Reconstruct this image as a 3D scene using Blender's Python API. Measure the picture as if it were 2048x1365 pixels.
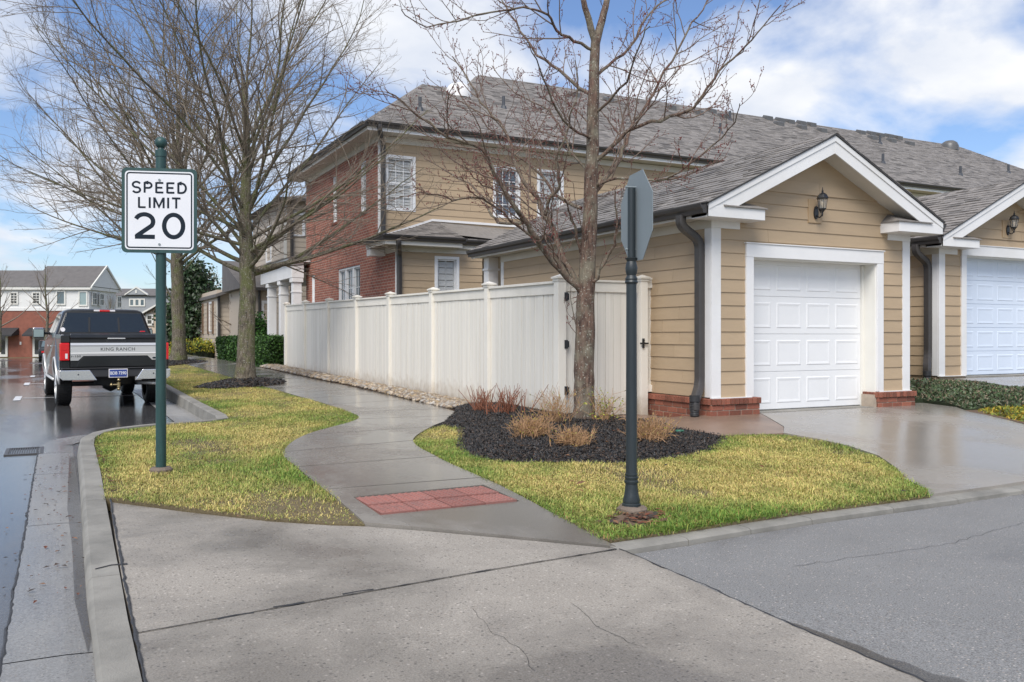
import bpy, bmesh, math, random
import numpy as np
from mathutils import Vector, Matrix
from mathutils.geometry import delaunay_2d_cdt
for o in list(bpy.data.objects): bpy.data.objects.remove(o)
SC = bpy.context.scene
COL = SC.collection
R = math.radians
# ------------------------------------------------------------------ camera
FPX, CXP, HYP, CAMH = 1772.0, 1024.0, 672.0, 1.40          # focal length, centre and horizon in photo pixels, eye height
YAW = math.atan(909/1772.0)
cam_d = bpy.data.cameras.new('camera'); cam = bpy.data.objects.new('camera', cam_d); COL.objects.link(cam)
cam_d.sensor_width = 36; cam_d.lens = 36*FPX/2048
cam_d.shift_y = (HYP-682.5)/2048
cam_d.clip_start = 0.05; cam_d.clip_end = 3000
cam.location = (0, 0, CAMH); cam.rotation_euler = (R(90), 0, -YAW)
SC.camera = cam
# ------------------------------------------------------------------ sky
SUN_EL, SUN_ROT = R(48), R(224)
W = bpy.data.worlds.new('World'); SC.world = W; W.use_nodes = True
nt = W.node_tree; nt.nodes.clear()
def N(tree, typ, **kw):
    n = tree.nodes.new(typ)
    for k, v in kw.items():
        if k.startswith('i_'): n.inputs[k[2:].replace('_', ' ')].default_value = v
        else: setattr(n, k, v)
    return n
sky = N(nt, 'ShaderNodeTexSky', sky_type='NISHITA', sun_disc=False, sun_elevation=SUN_EL, sun_rotation=SUN_ROT, air_density=1.0, dust_density=0.6, ozone_density=1.6)
tc = N(nt, 'ShaderNodeTexCoord')
sep = N(nt, 'ShaderNodeSeparateXYZ'); nt.links.new(tc.outputs['Generated'], sep.inputs[0])
zz = N(nt, 'ShaderNodeMath', operation='MAXIMUM'); zz.inputs[1].default_value = 0.0; nt.links.new(sep.outputs['Z'], zz.inputs[0])
za = N(nt, 'ShaderNodeMath', operation='ADD'); za.inputs[1].default_value = 0.30; nt.links.new(zz.outputs[0], za.inputs[0])
dx = N(nt, 'ShaderNodeMath', operation='DIVIDE'); nt.links.new(sep.outputs['X'], dx.inputs[0]); nt.links.new(za.outputs[0], dx.inputs[1])
dy = N(nt, 'ShaderNodeMath', operation='DIVIDE'); nt.links.new(sep.outputs['Y'], dy.inputs[0]); nt.links.new(za.outputs[0], dy.inputs[1])
cv = N(nt, 'ShaderNodeCombineXYZ', i_Z=18.96); nt.links.new(dx.outputs[0], cv.inputs[0]); nt.links.new(dy.outputs[0], cv.inputs[1])
n1 = N(nt, 'ShaderNodeTexNoise', i_Scale=1.9, i_Detail=9.0, i_Roughness=0.52, i_Distortion=0.25); nt.links.new(cv.outputs[0], n1.inputs['Vector'])
rmp = N(nt, 'ShaderNodeValToRGB'); nt.links.new(n1.outputs['Fac'], rmp.inputs[0])
rmp.color_ramp.elements[0].position = 0.45; rmp.color_ramp.elements[0].color = (0, 0, 0, 1)
rmp.color_ramp.elements[1].position = 0.58; rmp.color_ramp.elements[1].color = (1, 1, 1, 1)
n2 = N(nt, 'ShaderNodeTexNoise', i_Scale=2.6, i_Detail=6.0, i_Roughness=0.55); nt.links.new(cv.outputs[0], n2.inputs['Vector'])
ccol = N(nt, 'ShaderNodeValToRGB'); nt.links.new(n2.outputs['Fac'], ccol.inputs[0])
ccol.color_ramp.elements[0].position = 0.3; ccol.color_ramp.elements[0].color = (3.7, 4.1, 4.9, 1)
ccol.color_ramp.elements[1].position = 0.62; ccol.color_ramp.elements[1].color = (5.7, 5.75, 5.85, 1)
skm = N(nt, 'ShaderNodeMix', data_type='RGBA', blend_type='MULTIPLY'); skm.inputs['Factor'].default_value = 1.0
nt.links.new(sky.outputs[0], skm.inputs['A']); skm.inputs['B'].default_value = (.67, .73, .86, 1)
mx = N(nt, 'ShaderNodeMix', data_type='RGBA'); nt.links.new(rmp.outputs[0], mx.inputs['Factor'])
nt.links.new(skm.outputs['Result'], mx.inputs['A']); nt.links.new(ccol.outputs[0], mx.inputs['B'])
bg = N(nt, 'ShaderNodeBackground', i_Strength=0.10); nt.links.new(mx.outputs['Result'], bg.inputs['Color'])
wo = N(nt, 'ShaderNodeOutputWorld'); nt.links.new(bg.outputs[0], wo.inputs[0])
# ------------------------------------------------------------------ sun behind thin cloud
sd = bpy.data.lights.new('sun', 'SUN'); sd.energy = 2.0; sd.angle = R(35); sd.color = (1.0, 0.96, 0.90)
so = bpy.data.objects.new('sun', sd); COL.objects.link(so)
az = SUN_ROT                                                  # sky sun azimuth measured clockwise from +Y
sv = Vector((math.sin(az)*math.cos(SUN_EL), math.cos(az)*math.cos(SUN_EL), math.sin(SUN_EL)))
so.rotation_euler = sv.to_track_quat('Z', 'Y').to_euler()
SC.view_settings.view_transform = 'Standard'; SC.view_settings.look = 'None'
SC.view_settings.exposure = 0.85; SC.view_settings.gamma = 1.0; SC.view_settings.use_curve_mapping = False
SC.render.engine = 'CYCLES'
# ------------------------------------------------------------------ helpers
S_, C_ = math.sin(YAW), math.cos(YAW)
def ray(u, v):
    a = (u-CXP)/FPX; return Vector((S_+C_*a, C_-S_*a, (HYP-v)/FPX))
def atd(u, v, d): return Vector((0, 0, CAMH))+ray(u, v)*d
def aty(u, v, y): r = ray(u, v); return Vector((0, 0, CAMH))+r*(y/r.y)
def atx(u, v, x): r = ray(u, v); return Vector((0, 0, CAMH))+r*(x/r.x)
def clamp(t, a=0.0, b=1.0): return max(a, min(b, t))
def zg(x, y):                                                # height of the verge between street, alley and fence
    a = clamp((x-.35)/6.0); b = .06+.05*clamp((y-4.8)/2)
    z = b+a*(.0125*min(30, max(0, y-5))+.04*clamp((y-4.8)/4))
    w = clamp((x-6.4)/1.2)*clamp((10.2-y)/.6)
    return z*(1-w)+(zdrive(x, y)-.02)*w if w > 0 else z
def zdrive(x, y): s = clamp((y-4.95)/4.7); return .065+.265*(.4*s+.6*s*s*(3-2*s))+.02*max(0, x-9)*clamp((y-4.95)/3)*clamp((9.4-y)/2)+.025*max(0, x-7.5)*clamp((6.5-y)/1.5)
def zr(y): return -.0085*max(0, y-30)                        # street falls gently away
class MB:
    def __init__(s): s.v = []; s.f = []; s.c = []
    def add(s, vs, fs, col=None):
        b = len(s.v); s.v += [tuple(q) for q in vs]; s.f += [tuple(i+b for i in f) for f in fs]
        if col is not None: s.c += [col]*len(vs)
        return s
    def box(s, x0, x1, y0, y1, z0, z1, col=None):
        return s.add([(x0,y0,z0),(x1,y0,z0),(x1,y1,z0),(x0,y1,z0),(x0,y0,z1),(x1,y0,z1),(x1,y1,z1),(x0,y1,z1)],
                     [(3,2,1,0),(4,5,6,7),(0,1,5,4),(1,2,6,5),(2,3,7,6),(3,0,4,7)], col)
    def prism(s, pts, off, col=None):                         # polygon pushed along off
        n = len(pts); off = Vector(off); p = [Vector(q) for q in pts]
        nr = Vector((0, 0, 0))
        for i in range(n): nr += p[i].cross(p[(i+1) % n])
        if nr.dot(off) > 0: p = p[::-1]
        q = [a+off for a in p]
        return s.add(p+q, [tuple(range(n)), tuple(range(2*n-1, n-1, -1))]+[((i+1) % n, i, n+i, n+(i+1) % n) for i in range(n)], col)
    def tube(s, path, rad, n=8, prof=None, cap=True, col=None, up=None):
        P = [Vector(p) for p in path]; m = len(P)
        if not hasattr(rad, '__len__'): rad = [rad]*m
        if prof is None: prof = [(math.cos(2*math.pi*k/n), math.sin(2*math.pi*k/n)) for k in range(n)]
        n = len(prof); vs = []; X = None
        for i in range(m):
            t = (P[min(i+1, m-1)]-P[max(i-1, 0)])
            if t.length < 1e-9: t = Vector((0, 0, 1))
            t.normalize()
            if X is None:
                ref = Vector(up) if up else (Vector((0, 0, 1)) if abs(t.z) < .9 else Vector((1, 0, 0)))
                X = ref.cross(t); 
                if X.length < 1e-6: X = Vector((1, 0, 0)).cross(t)
            X = X-t*X.dot(t); X.normalize(); Y = t.cross(X)
            vs += [P[i]+(X*a+Y*b)*rad[i] for a, b in prof]
        fs = [(i*n+k, i*n+(k+1) % n, (i+1)*n+(k+1) % n, (i+1)*n+k) for i in range(m-1) for k in range(n)]
        if cap: fs += [tuple(range(n-1, -1, -1)), tuple((m-1)*n+k for k in range(n))]
        return s.add(vs, fs, col)
    def lathe(s, prof, c=(0, 0, 0), n=16, col=None):
        m = len(prof); vs = [(c[0]+r*math.cos(2*math.pi*k/n), c[1]+r*math.sin(2*math.pi*k/n), c[2]+z) for r, z in prof for k in range(n)]
        fs = [(i*n+k, i*n+(k+1) % n, (i+1)*n+(k+1) % n, (i+1)*n+k) for i in range(m-1) for k in range(n)]
        fs += [tuple(range(n-1, -1, -1)), tuple((m-1)*n+k for k in range(n))]
        return s.add(vs, fs, col)
    def mesh(s, name, smooth=False, mat=None):
        me = bpy.data.meshes.new(name); me.from_pydata(s.v, [], s.f)
        if s.c and len(s.c) == len(s.v):
            a = me.color_attributes.new('Col', 'FLOAT_COLOR', 'POINT')
            a.data.foreach_set('color', np.array([(c[0], c[1], c[2], 1) for c in s.c], dtype=np.float32).ravel())
        if smooth:
            me.polygons.foreach_set('use_smooth', [True]*len(me.polygons))
        if mat is not None: me.materials.append(MAT[mat] if isinstance(mat, str) else mat)
        me.update(); return me
def smooth_by_angle(me, deg=35):
    bm = bmesh.new(); bm.from_mesh(me)
    for f in bm.faces: f.smooth = True
    for e in bm.edges:
        e.smooth = not (len(e.link_faces) == 2 and e.calc_face_angle(0) > R(deg))
    bm.to_mesh(me); bm.free()
def link(name, data, parent=None, loc=None, kind=None):
    o = bpy.data.objects.new(name, data); COL.objects.link(o)
    if loc is not None: o.location = loc
    if parent is not None:
        o.parent = parent
        if parent.parent is None: o.matrix_parent_inverse = Matrix.Translation(parent.location).inverted()
    if kind: o['kind'] = kind
    return o
def tag(o, label, cat, group=None):
    o['label'] = label; o['category'] = cat
    if group: o['group'] = group
    return o
def thing(name, label, cat, loc=(0, 0, 0), group=None):
    o = bpy.data.objects.new(name, None); COL.objects.link(o); o.location = loc; o.empty_display_size = .2
    return tag(o, label, cat, group)
def part(name, mb, mat, parent=None, smooth=False, angle=None, kind=None, bevel=0, label=None):
    me = mb.mesh(name, smooth, mat)
    if angle: smooth_by_angle(me, angle)
    o = link(name, me, parent, kind=kind)
    if bevel:
        m = o.modifiers.new('b', 'BEVEL'); m.width = bevel; m.segments = 2; m.limit_method = 'ANGLE'; m.angle_limit = R(40)
    if label: o['label'] = label
    return o
def piece(name, me, parent, loc, scale=(1, 1, 1), rot=None):
    o = bpy.data.objects.new(name, me); COL.objects.link(o)
    o.location = loc; o.scale = scale
    if rot is not None: o.rotation_euler = rot
    o.parent = parent
    if parent.parent is None and parent.type == 'EMPTY': o.matrix_parent_inverse = Matrix.Translation(parent.location).inverted()
    return o
def bevel_box(name, mat, b=.06, sx=1, sy=1, sz=1):                  # unit box, chamfered by sx,sy,sz fractions
    bm = bmesh.new(); bmesh.ops.create_cube(bm, size=1.0)
    bmesh.ops.bevel(bm, geom=bm.edges[:], offset=b, segments=1, affect='EDGES')
    me = bpy.data.meshes.new(name); bm.to_mesh(me); bm.free(); me.materials.append(MAT[mat]); return me
def text_part(name, s, size, mat, parent, origin, xdir, ydir, ext=.002, bold=0.0, sx=1.0, align='CENTER', space=1.0, fit=None):
    cu = bpy.data.curves.new('t', 'FONT'); cu.body = s; cu.size = size; cu.align_x = align; cu.align_y = 'CENTER'
    cu.extrude = ext; cu.offset = bold; cu.space_character = space; cu.resolution_u = 6
    to = bpy.data.objects.new('t', cu); COL.objects.link(to)
    bpy.context.view_layer.update()
    me = bpy.data.meshes.new_from_object(to.evaluated_get(bpy.context.evaluated_depsgraph_get()))
    bpy.data.objects.remove(to); bpy.data.curves.remove(cu)
    if fit:
        xs_ = [v_.co.x for v_ in me.vertices]; sx = fit/(max(xs_)-min(xs_)); mc = (max(xs_)+min(xs_))/2
        for v_ in me.vertices: v_.co.x -= mc
    X = Vector(xdir).normalized(); Y = Vector(ydir).normalized(); Z = X.cross(Y)
    M4 = Matrix((( X.x*sx, Y.x, Z.x, origin[0]), (X.y*sx, Y.y, Z.y, origin[1]), (X.z*sx, Y.z, Z.z, origin[2]), (0, 0, 0, 1)))
    me.transform(M4); me.name = name; me.materials.clear(); me.materials.append(MAT[mat])
    return link(name, me, parent)
# ------------------------------------------------------------------ materials
MAT = {}
def newmat(name):
    m = bpy.data.materials.new(name); m.use_nodes = True; t = m.node_tree
    b = t.nodes['Principled BSDF']; MAT[name] = m; return m, t, b
def L(t, a, b): t.links.new(a, b)
def coords(t, kind='obj', scale=(1, 1, 1), rnd=False):
    tcn = N(t, 'ShaderNodeTexCoord'); out = tcn.outputs['Object']
    if kind == 'world': g = N(t, 'ShaderNodeNewGeometry'); out = g.outputs['Position']
    mp = N(t, 'ShaderNodeMapping'); mp.inputs['Scale'].default_value = scale; L(t, out, mp.inputs['Vector'])
    if rnd:
        oi = N(t, 'ShaderNodeObjectInfo'); ml = N(t, 'ShaderNodeMath', operation='MULTIPLY'); ml.inputs[1].default_value = 37.0
        L(t, oi.outputs['Random'], ml.inputs[0]); L(t, ml.outputs[0], mp.inputs['Location'])
    return mp.outputs[0]
def noise(t, vec, scale, detail=4, rough=.55, dist=0):
    n = N(t, 'ShaderNodeTexNoise', i_Scale=scale, i_Detail=detail, i_Roughness=rough, i_Distortion=dist); L(t, vec, n.inputs['Vector']); return n.outputs['Fac']
def ramp(t, fac, stops):
    r = N(t, 'ShaderNodeValToRGB'); L(t, fac, r.inputs[0]); e = r.color_ramp.elements
    while len(e) < len(stops): e.new(.5)
    for k, (p, c) in zip(e, stops):
        k.position = p; k.color = (c, c, c, 1) if not hasattr(c, '__len__') else (c[0], c[1], c[2], 1)
    return r.outputs[0]
def mix(t, fac, a, b, mode='MIX'):
    m = N(t, 'ShaderNodeMix', data_type='RGBA', blend_type=mode)
    for s_, v_ in (('Factor', fac), ('A', a), ('B', b)):
        if hasattr(v_, 'is_linked'): L(t, v_, m.inputs[s_])
        elif hasattr(v_, '__len__'): m.inputs[s_].default_value = (v_[0], v_[1], v_[2], 1)
        else: m.inputs[s_].default_value = v_
    return m.outputs['Result']
def bump(t, b, h, strength=.3, dist=.01):
    n = N(t, 'ShaderNodeBump', i_Strength=strength, i_Distance=dist); L(t, h, n.inputs['Height']); L(t, n.outputs[0], b.inputs['Normal'])
def simple(name, col, rough=.5, var=.08, vs=6.0, vscale=(1, 1, 1), bp=0.0, bs=60.0, metal=0.0, rnd=0.0, spec=None, kind='obj', dirt=None, ds=1.5):
    m, t, b = newmat(name); v = coords(t, kind, vscale, rnd > 0)
    f = noise(t, v, vs, 5)
    c = mix(t, f, tuple(k*(1-var*2) for k in col), tuple(min(1, k*(1+var*2)) for k in col))
    if dirt:
        c = mix(t, ramp(t, noise(t, v, ds, 6, .65), [(.45, 0), (.75, dirt[3])]), c, dirt[:3])
    if rnd:
        oi = N(t, 'ShaderNodeObjectInfo'); rr = ramp(t, oi.outputs['Random'], [(0, 1-rnd), (1, 1+rnd)]); c = mix(t, 1.0, c, rr, 'MULTIPLY')
    L(t, c, b.inputs['Base Color']); b.inputs['Roughness'].default_value = rough; b.inputs['Metallic'].default_value = metal
    if spec is not None: b.inputs['Specular IOR Level'].default_value = spec
    if bp: bump(t, b, noise(t, v, bs, 4), bp, .01)
    return m
SIDING = (.45, .335, .215)
simple('siding', SIDING, .55, .045, 3, (1, 1, 5), .12, 60, rnd=.05)
simple('siding_far', (.50, .42, .33), .6, .05, 3, (1, 1, 5), .1, 50, rnd=.04)
simple('white', (.78, .77, .76), .45, .025, 3, dirt=(.55, .52, .46, .35), ds=.8)
simple('fence_white', (.80, .76, .68), .5, .05, 2.2, (1, 1, .35), .06, 40, rnd=.035, dirt=(.55, .52, .44, .45), ds=1.6)
simple('door_white', (.80, .80, .80), .4, .02, 3)
simple('door_blue_white', (.66, .735, .85), .4, .02, 3)
simple('jamb', (.76, .74, .68), .5, .03, 3)
simple('gutter', (.055, .05, .048), .4, .12, 5)
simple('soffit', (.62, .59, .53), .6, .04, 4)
simple('black_metal', (.018, .019, .022), .35, .2, 8)
simple('green_metal', (.022, .062, .058), .42, .25, 4, (6, 6, .8), .1, 30)
simple('dark_pole', (.022, .030, .034), .42, .35, 3, (8, 8, .7), .12, 30)
simple('alu', (.215, .25, .265), .55, .05, 3)
simple('sign_white', (.74, .74, .76), .4, .02, 4)
simple('sign_ink', (.010, .018, .028), .65, .1, 6, spec=.2)
simple('brick', (.27, .088, .054), .75, .28, 9, (1, 1, 1), .4, 45, rnd=.34, dirt=(.15, .095, .06, .8), ds=3)
simple('mortar', (.40, .33, .26), .9, .15, 12, bp=.4, bs=90)
simple('kerb', (.265, .25, .22), .6, .2, 2.5, bp=.4, bs=110, dirt=(.12, .115, .10, .85), ds=2.2, kind='world')
simple('concrete_old', (.17, .13, .10), .75, .2, 5, bp=.5, bs=60)
simple('tile_red', (.32, .135, .11), .6, .16, 5, bp=.3, bs=90, rnd=.16, dirt=(.14, .09, .08, .8), ds=5)
simple('rubber', (.012, .012, .013), .6, .2, 8, bp=.2, bs=60)
simple('seal', (.03, .03, .032), .5, .3, 12, bp=.5, bs=40)
simple('paint_white', (.72, .72, .72), .4, .08, 4, dirt=(.35, .35, .36, .7), ds=2)
simple('rock', (.30, .235, .165), .7, .2, 4, bp=.4, bs=20)
simple('trim_tan', (.42, .30, .18), .55, .05, 4)
simple('window_frame', (.80, .80, .80), .4, .02, 4)
simple('slat_blue', (.20, .24, .30), .5, .05, 4)
simple('shutter_slat', (.85, .86, .85), .5, .03, 4)
simple('brass', (.42, .33, .18), .35, .1, 4, metal=1.0)
simple('plate_blue', (.03, .06, .25), .4, .2, 20)
simple('dark_inside', (.02, .022, .025), .7, .1, 4)
simple('plastic_dark', (.03, .03, .032), .5, .1, 6)
simple('vent_grey', (.11, .108, .105), .35, .1, 4)
simple('pipe_dark', (.06, .065, .075), .5, .1, 4)
simple('stem_red', (.26, .10, .055), .7, .2, 8)
simple('stem_tan', (.42, .25, .13), .75, .25, 8)
simple('bud', (.20, .035, .03), .6, .3, 12)
simple('leaf_brown', (.20, .075, .03), .6, .35, 6)
simple('valve_green', (.02, .16, .10), .45, .1, 6)
simple('stone_pad', (.25, .17, .125), .38, .2, 1.6, bp=.3, bs=50, dirt=(.10, .07, .055, .6), ds=1.2, kind='world')
simple('far_white', (.70, .69, .66), .6, .05, 1.5, (1, 1, 6))
simple('far_grey', (.30, .31, .32), .6, .05, 1.5)
simple('far_tan', (.55, .44, .33), .6, .05, 1.5)
simple('far_brick', (.24, .085, .055), .8, .2, 3)
simple('far_roof', (.13, .12, .115), .8, .15, 2.5)
simple('far_trim', (.70, .68, .62), .5, .03, 2)
simple('awning', (.03, .03, .032), .7, .15, 4)
simple('wood_shutter', (.16, .10, .06), .6, .1, 6)
simple('soil', (.13, .085, .055), .9, .3, 6, bp=.5, bs=60, kind='world')
def glass(name, col=(.08, .10, .11), rough=.04, alpha=1.0, warm=None):
    m, t, b = newmat(name); b.inputs['Base Color'].default_value = (*col, 1); b.inputs['Roughness'].default_value = rough
    b.inputs['Specular IOR Level'].default_value = .8
    if alpha < 1: b.inputs['Alpha'].default_value = alpha
    return m
glass('glass', (.05, .06, .065), .03, .16); glass('glass_dark', (.02, .022, .025), .03); glass('glass_truck', (.022, .027, .029), .02, .9)
glass('glass_far', (.10, .14, .16), .05); glass('glass_mirror', (.25, .33, .33), .03); glass('glass_lamp', (.5, .5, .48), .05, .3)
m, t, b = newmat('chrome'); b.inputs['Base Color'].default_value = (.72, .72, .73, 1); b.inputs['Metallic'].default_value = .8; b.inputs['Roughness'].default_value = .2
m, t, b = newmat('silver'); b.inputs['Base Color'].default_value = (.68, .67, .65, 1); b.inputs['Metallic'].default_value = .45; b.inputs['Roughness'].default_value = .3
m, t, b = newmat('truck_paint'); v = coords(t, 'obj'); L(t, ramp(t, noise(t, v, 2, 5), [(.3, (.010, .011, .013)), (.8, (.022, .023, .025))]), b.inputs['Base Color'])
b.inputs['Roughness'].default_value = .3; b.inputs['Specular IOR Level'].default_value = .3; b.inputs['Coat Weight'].default_value = .45; b.inputs['Coat Roughness'].default_value = .06
m, t, b = newmat('lamp_red'); b.inputs['Base Color'].default_value = (.62, .015, .02, 1); b.inputs['Roughness'].default_value = .12
m, t, b = newmat('lamp_white'); b.inputs['Base Color'].default_value = (.75, .72, .72, 1); b.inputs['Roughness'].default_value = .12
m, t, b = newmat('bulb'); b.inputs['Base Color'].default_value = (.75, .62, .45, 1); b.inputs['Roughness'].default_value = .3
def attr_mat(name, rough=.7, bp=0, bs=40, spec=.3, trans=0.0, cvar=.12, cs=9):
    m, t, b = newmat(name); a = N(t, 'ShaderNodeAttribute', attribute_name='Col'); v = coords(t, 'world')
    c = mix(t, 1.0, a.outputs['Color'], ramp(t, noise(t, v, cs, 4), [(.25, 1-cvar*2), (.75, 1+cvar*2)]), 'MULTIPLY')
    L(t, c, b.inputs['Base Color']); b.inputs['Roughness'].default_value = rough; b.inputs['Specular IOR Level'].default_value = spec
    if trans: b.inputs['Subsurface Weight'].default_value = 0.0
    if bp: bump(t, b, noise(t, v, bs, 4), bp, .01)
    return m
attr_mat('shingle_attr', .62, .35, 150, .4); attr_mat('foliage', .55, 0, 40, .35, cvar=.15, cs=2.5); attr_mat('grass_blade', .6, 0, 40, .25, cvar=.1, cs=3)
attr_mat('rock_attr', .5, .3, 30, .5); attr_mat('mulch_attr', .45, .3, 60, .5)
def shingle_obj():
    m, t, b = newmat('shingle'); v = coords(t, 'world'); oi = N(t, 'ShaderNodeObjectInfo')
    c = ramp(t, oi.outputs['Random'], [(0, (.125, .114, .105)), (.15, (.20, .183, .168)), (.7, (.25, .229, .21)), (1, (.29, .267, .245))])
    c = mix(t, 1.0, c, ramp(t, noise(t, v, 9, 4), [(.25, .8), (.75, 1.2)]), 'MULTIPLY')
    L(t, c, b.inputs['Base Color']); b.inputs['Roughness'].default_value = .62; bump(t, b, noise(t, v, 150, 3), .35, .01)
shingle_obj()
def bark(name, c1, c2, c3, moss, sc=6):
    m, t, b = newmat(name); v = coords(t, 'obj', (1, 1, .22)); v2 = coords(t, 'obj')
    c = mix(t, ramp(t, noise(t, v, sc*4, 6, .65), [(.35, 0), (.65, 1)]), c1, c2)
    c = mix(t, ramp(t, noise(t, v2, sc*.6, 5, .6), [(.45, 0), (.62, moss)]), c, c3)
    c = mix(t, ramp(t, noise(t, v2, sc*6, 4, .6), [(.60, 0), (.64, .8)]), c, (.44, .43, .36))
    L(t, c, b.inputs['Base Color']); b.inputs['Roughness'].default_value = .85
    bump(t, b, noise(t, v, sc*4, 6, .7), 1.0, .05)
bark('bark_maple', (.05, .028, .022), (.23, .145, .105), (.27, .25, .18), .65)
bark('bark_moss', (.05, .04, .028), (.235, .195, .14), (.125, .14, .04), .75)
simple('twig', (.21, .17, .13), .8, .25, 3)
simple('twig_red', (.18, .13, .10), .8, .25, 3)
# mud splash along the foot of the fence boards
t = MAT['fence_white'].node_tree; b = t.nodes['Principled BSDF']; gg = N(t, 'ShaderNodeNewGeometry'); sz = N(t, 'ShaderNodeSeparateXYZ'); L(t, gg.outputs['Position'], sz.inputs[0])
nz = N(t, 'ShaderNodeMath', operation='MULTIPLY_ADD'); L(t, noise(t, gg.outputs['Position'], 7, 5), nz.inputs[0]); nz.inputs[1].default_value = -.55; L(t, sz.outputs['Z'], nz.inputs[2])
old = b.inputs['Base Color'].links[0].from_socket; L(t, mix(t, ramp(t, nz.outputs[0], [(.0, .55), (.32, 0)]), old, (.36, .26, .16)), b.inputs['Base Color'])
# ---- wet ground
def wet(name, c1, c2, sp, rlo, rhi, wscale, wpos=(.4, .62), grit=140, gb=.35, stretch=(1, 1, 1), dark=.6, spot=None, peb=.0):
    m, t, b = newmat(name); v = coords(t, 'world'); vs = coords(t, 'world', stretch)
    w = ramp(t, noise(t, vs, wscale, 6, .6, .3), [(wpos[0], 1), (wpos[1], 0)])                # 1 = wet film
    c = mix(t, noise(t, v, 1.3, 7, .65), c1, c2)
    g = noise(t, v, grit, 3, .7)
    c = mix(t, 1.0, c, ramp(t, g, [(.25, 1-sp), (.75, 1+sp)]), 'MULTIPLY')
    if peb:
        vo = N(t, 'ShaderNodeTexVoronoi', i_Scale=peb); L(t, v, vo.inputs['Vector'])
        sc_ = N(t, 'ShaderNodeSeparateColor'); L(t, vo.outputs['Color'], sc_.inputs[0])
        c = mix(t, ramp(t, vo.outputs['Distance'], [(.18, .75), (.30, 0)]), c, ramp(t, sc_.outputs[0], [(0, (.05, .048, .048)), (.3, (.16, .14, .12)), (.7, (.34, .29, .24)), (1, (.62, .56, .50))]))
        vo2 = N(t, 'ShaderNodeTexVoronoi', i_Scale=peb*.28); L(t, v, vo2.inputs['Vector']); c = mix(t, ramp(t, vo2.outputs['Distance'], [(.06, .5), (.11, 0)]), c, (.07, .065, .06))
    if spot: c = mix(t, ramp(t, noise(t, v, spot[3], 6, .6), [(.55, 0), (.72, spot[4])]), c, spot[:3])
    c = mix(t, w, c, mix(t, 1.0, c, (dark, dark, dark), 'MULTIPLY'))
    L(t, c, b.inputs['Base Color'])
    L(t, ramp(t, w, [(0, rhi), (1, rlo)]), b.inputs['Roughness'])
    hs = N(t, 'ShaderNodeMath', operation='MULTIPLY'); L(t, g, hs.inputs[0])
    L(t, ramp(t, w, [(0, 1), (1, .25)]), hs.inputs[1])
    bump(t, b, hs.outputs[0], gb, .006)
    b.inputs['IOR'].default_value = 1.4
    return m
wet('asphalt_street', (.10, .10, .104), (.15, .15, .153), .55, .07, .42, .45, (.52, .74), 120, .3, (1, .25, 1), .62)
wet('asphalt_alley', (.17, .168, .165), (.25, .247, .242), .8, .30, .65, .5, (.28, .46), 130, .45, dark=.6, peb=48)
wet('apron', (.265, .238, .205), (.385, .35, .305), .42, .20, .65, .55, (.40, .56), 120, .45, (1, 1, 1), .58, peb=38)
wet('gutter_pan', (.26, .255, .245), (.37, .36, .34), .50, .20, .55, .6, (.46, .68), 110, .4, (1.4, .3, 1), .62, peb=55)
wet('path', (.22, .20, .175), (.31, .285, .25), .22, .13, .46, .8, (.50, .70), 150, .25, (1, .7, 1), .62)
wet('drive', (.29, .265, .235), (.38, .35, .31), .20, .2, .45, .45, (.46, .66), 160, .2, (1, 1, 1), .7, spot=(.24, .15, .09, .7, .35))
wet('lawn_soil', (.10, .08, .045), (.17, .13, .07), .35, .6, .85, .8, (.2, .3), 60, .6)
wet('far_ground', (.10, .11, .05), (.16, .15, .07), .3, .6, .8, .3, (.2, .3), 20, .3)
# ---- house brick laid on walls facing the street
m, t, b = newmat('wall_brick'); v = coords(t, 'obj'); sx = N(t, 'ShaderNodeSeparateXYZ'); L(t, v, sx.inputs[0])
ad = N(t, 'ShaderNodeMath', operation='ADD'); L(t, sx.outputs['X'], ad.inputs[0]); L(t, sx.outputs['Y'], ad.inputs[1])
cb = N(t, 'ShaderNodeCombineXYZ'); L(t, ad.outputs[0], cb.inputs[0]); L(t, sx.outputs['Z'], cb.inputs[1])
bt = N(t, 'ShaderNodeTexBrick', offset=.5, i_Scale=1.0, i_Mortar_Size=.007, i_Mortar_Smooth=.15, i_Bias=0.0, i_Brick_Width=.215, i_Row_Height=.0745)
L(t, cb.outputs[0], bt.inputs['Vector']); bt.inputs['Color1'].default_value = (.38, .125, .075, 1); bt.inputs['Color2'].default_value = (.26, .085, .055, 1); bt.inputs['Mortar'].default_value = (.46, .38, .31, 1)
c = mix(t, 1.0, bt.outputs['Color'], ramp(t, noise(t, v, 5, 5), [(.25, .7), (.75, 1.25)]), 'MULTIPLY')
L(t, c, b.inputs['Base Color']); b.inputs['Roughness'].default_value = .8
iv = N(t, 'ShaderNodeMath', operation='SUBTRACT'); iv.inputs[0].default_value = 1; L(t, bt.outputs['Fac'], iv.inputs[1]); bump(t, b, iv.outputs[0], .8, .008)
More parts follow.
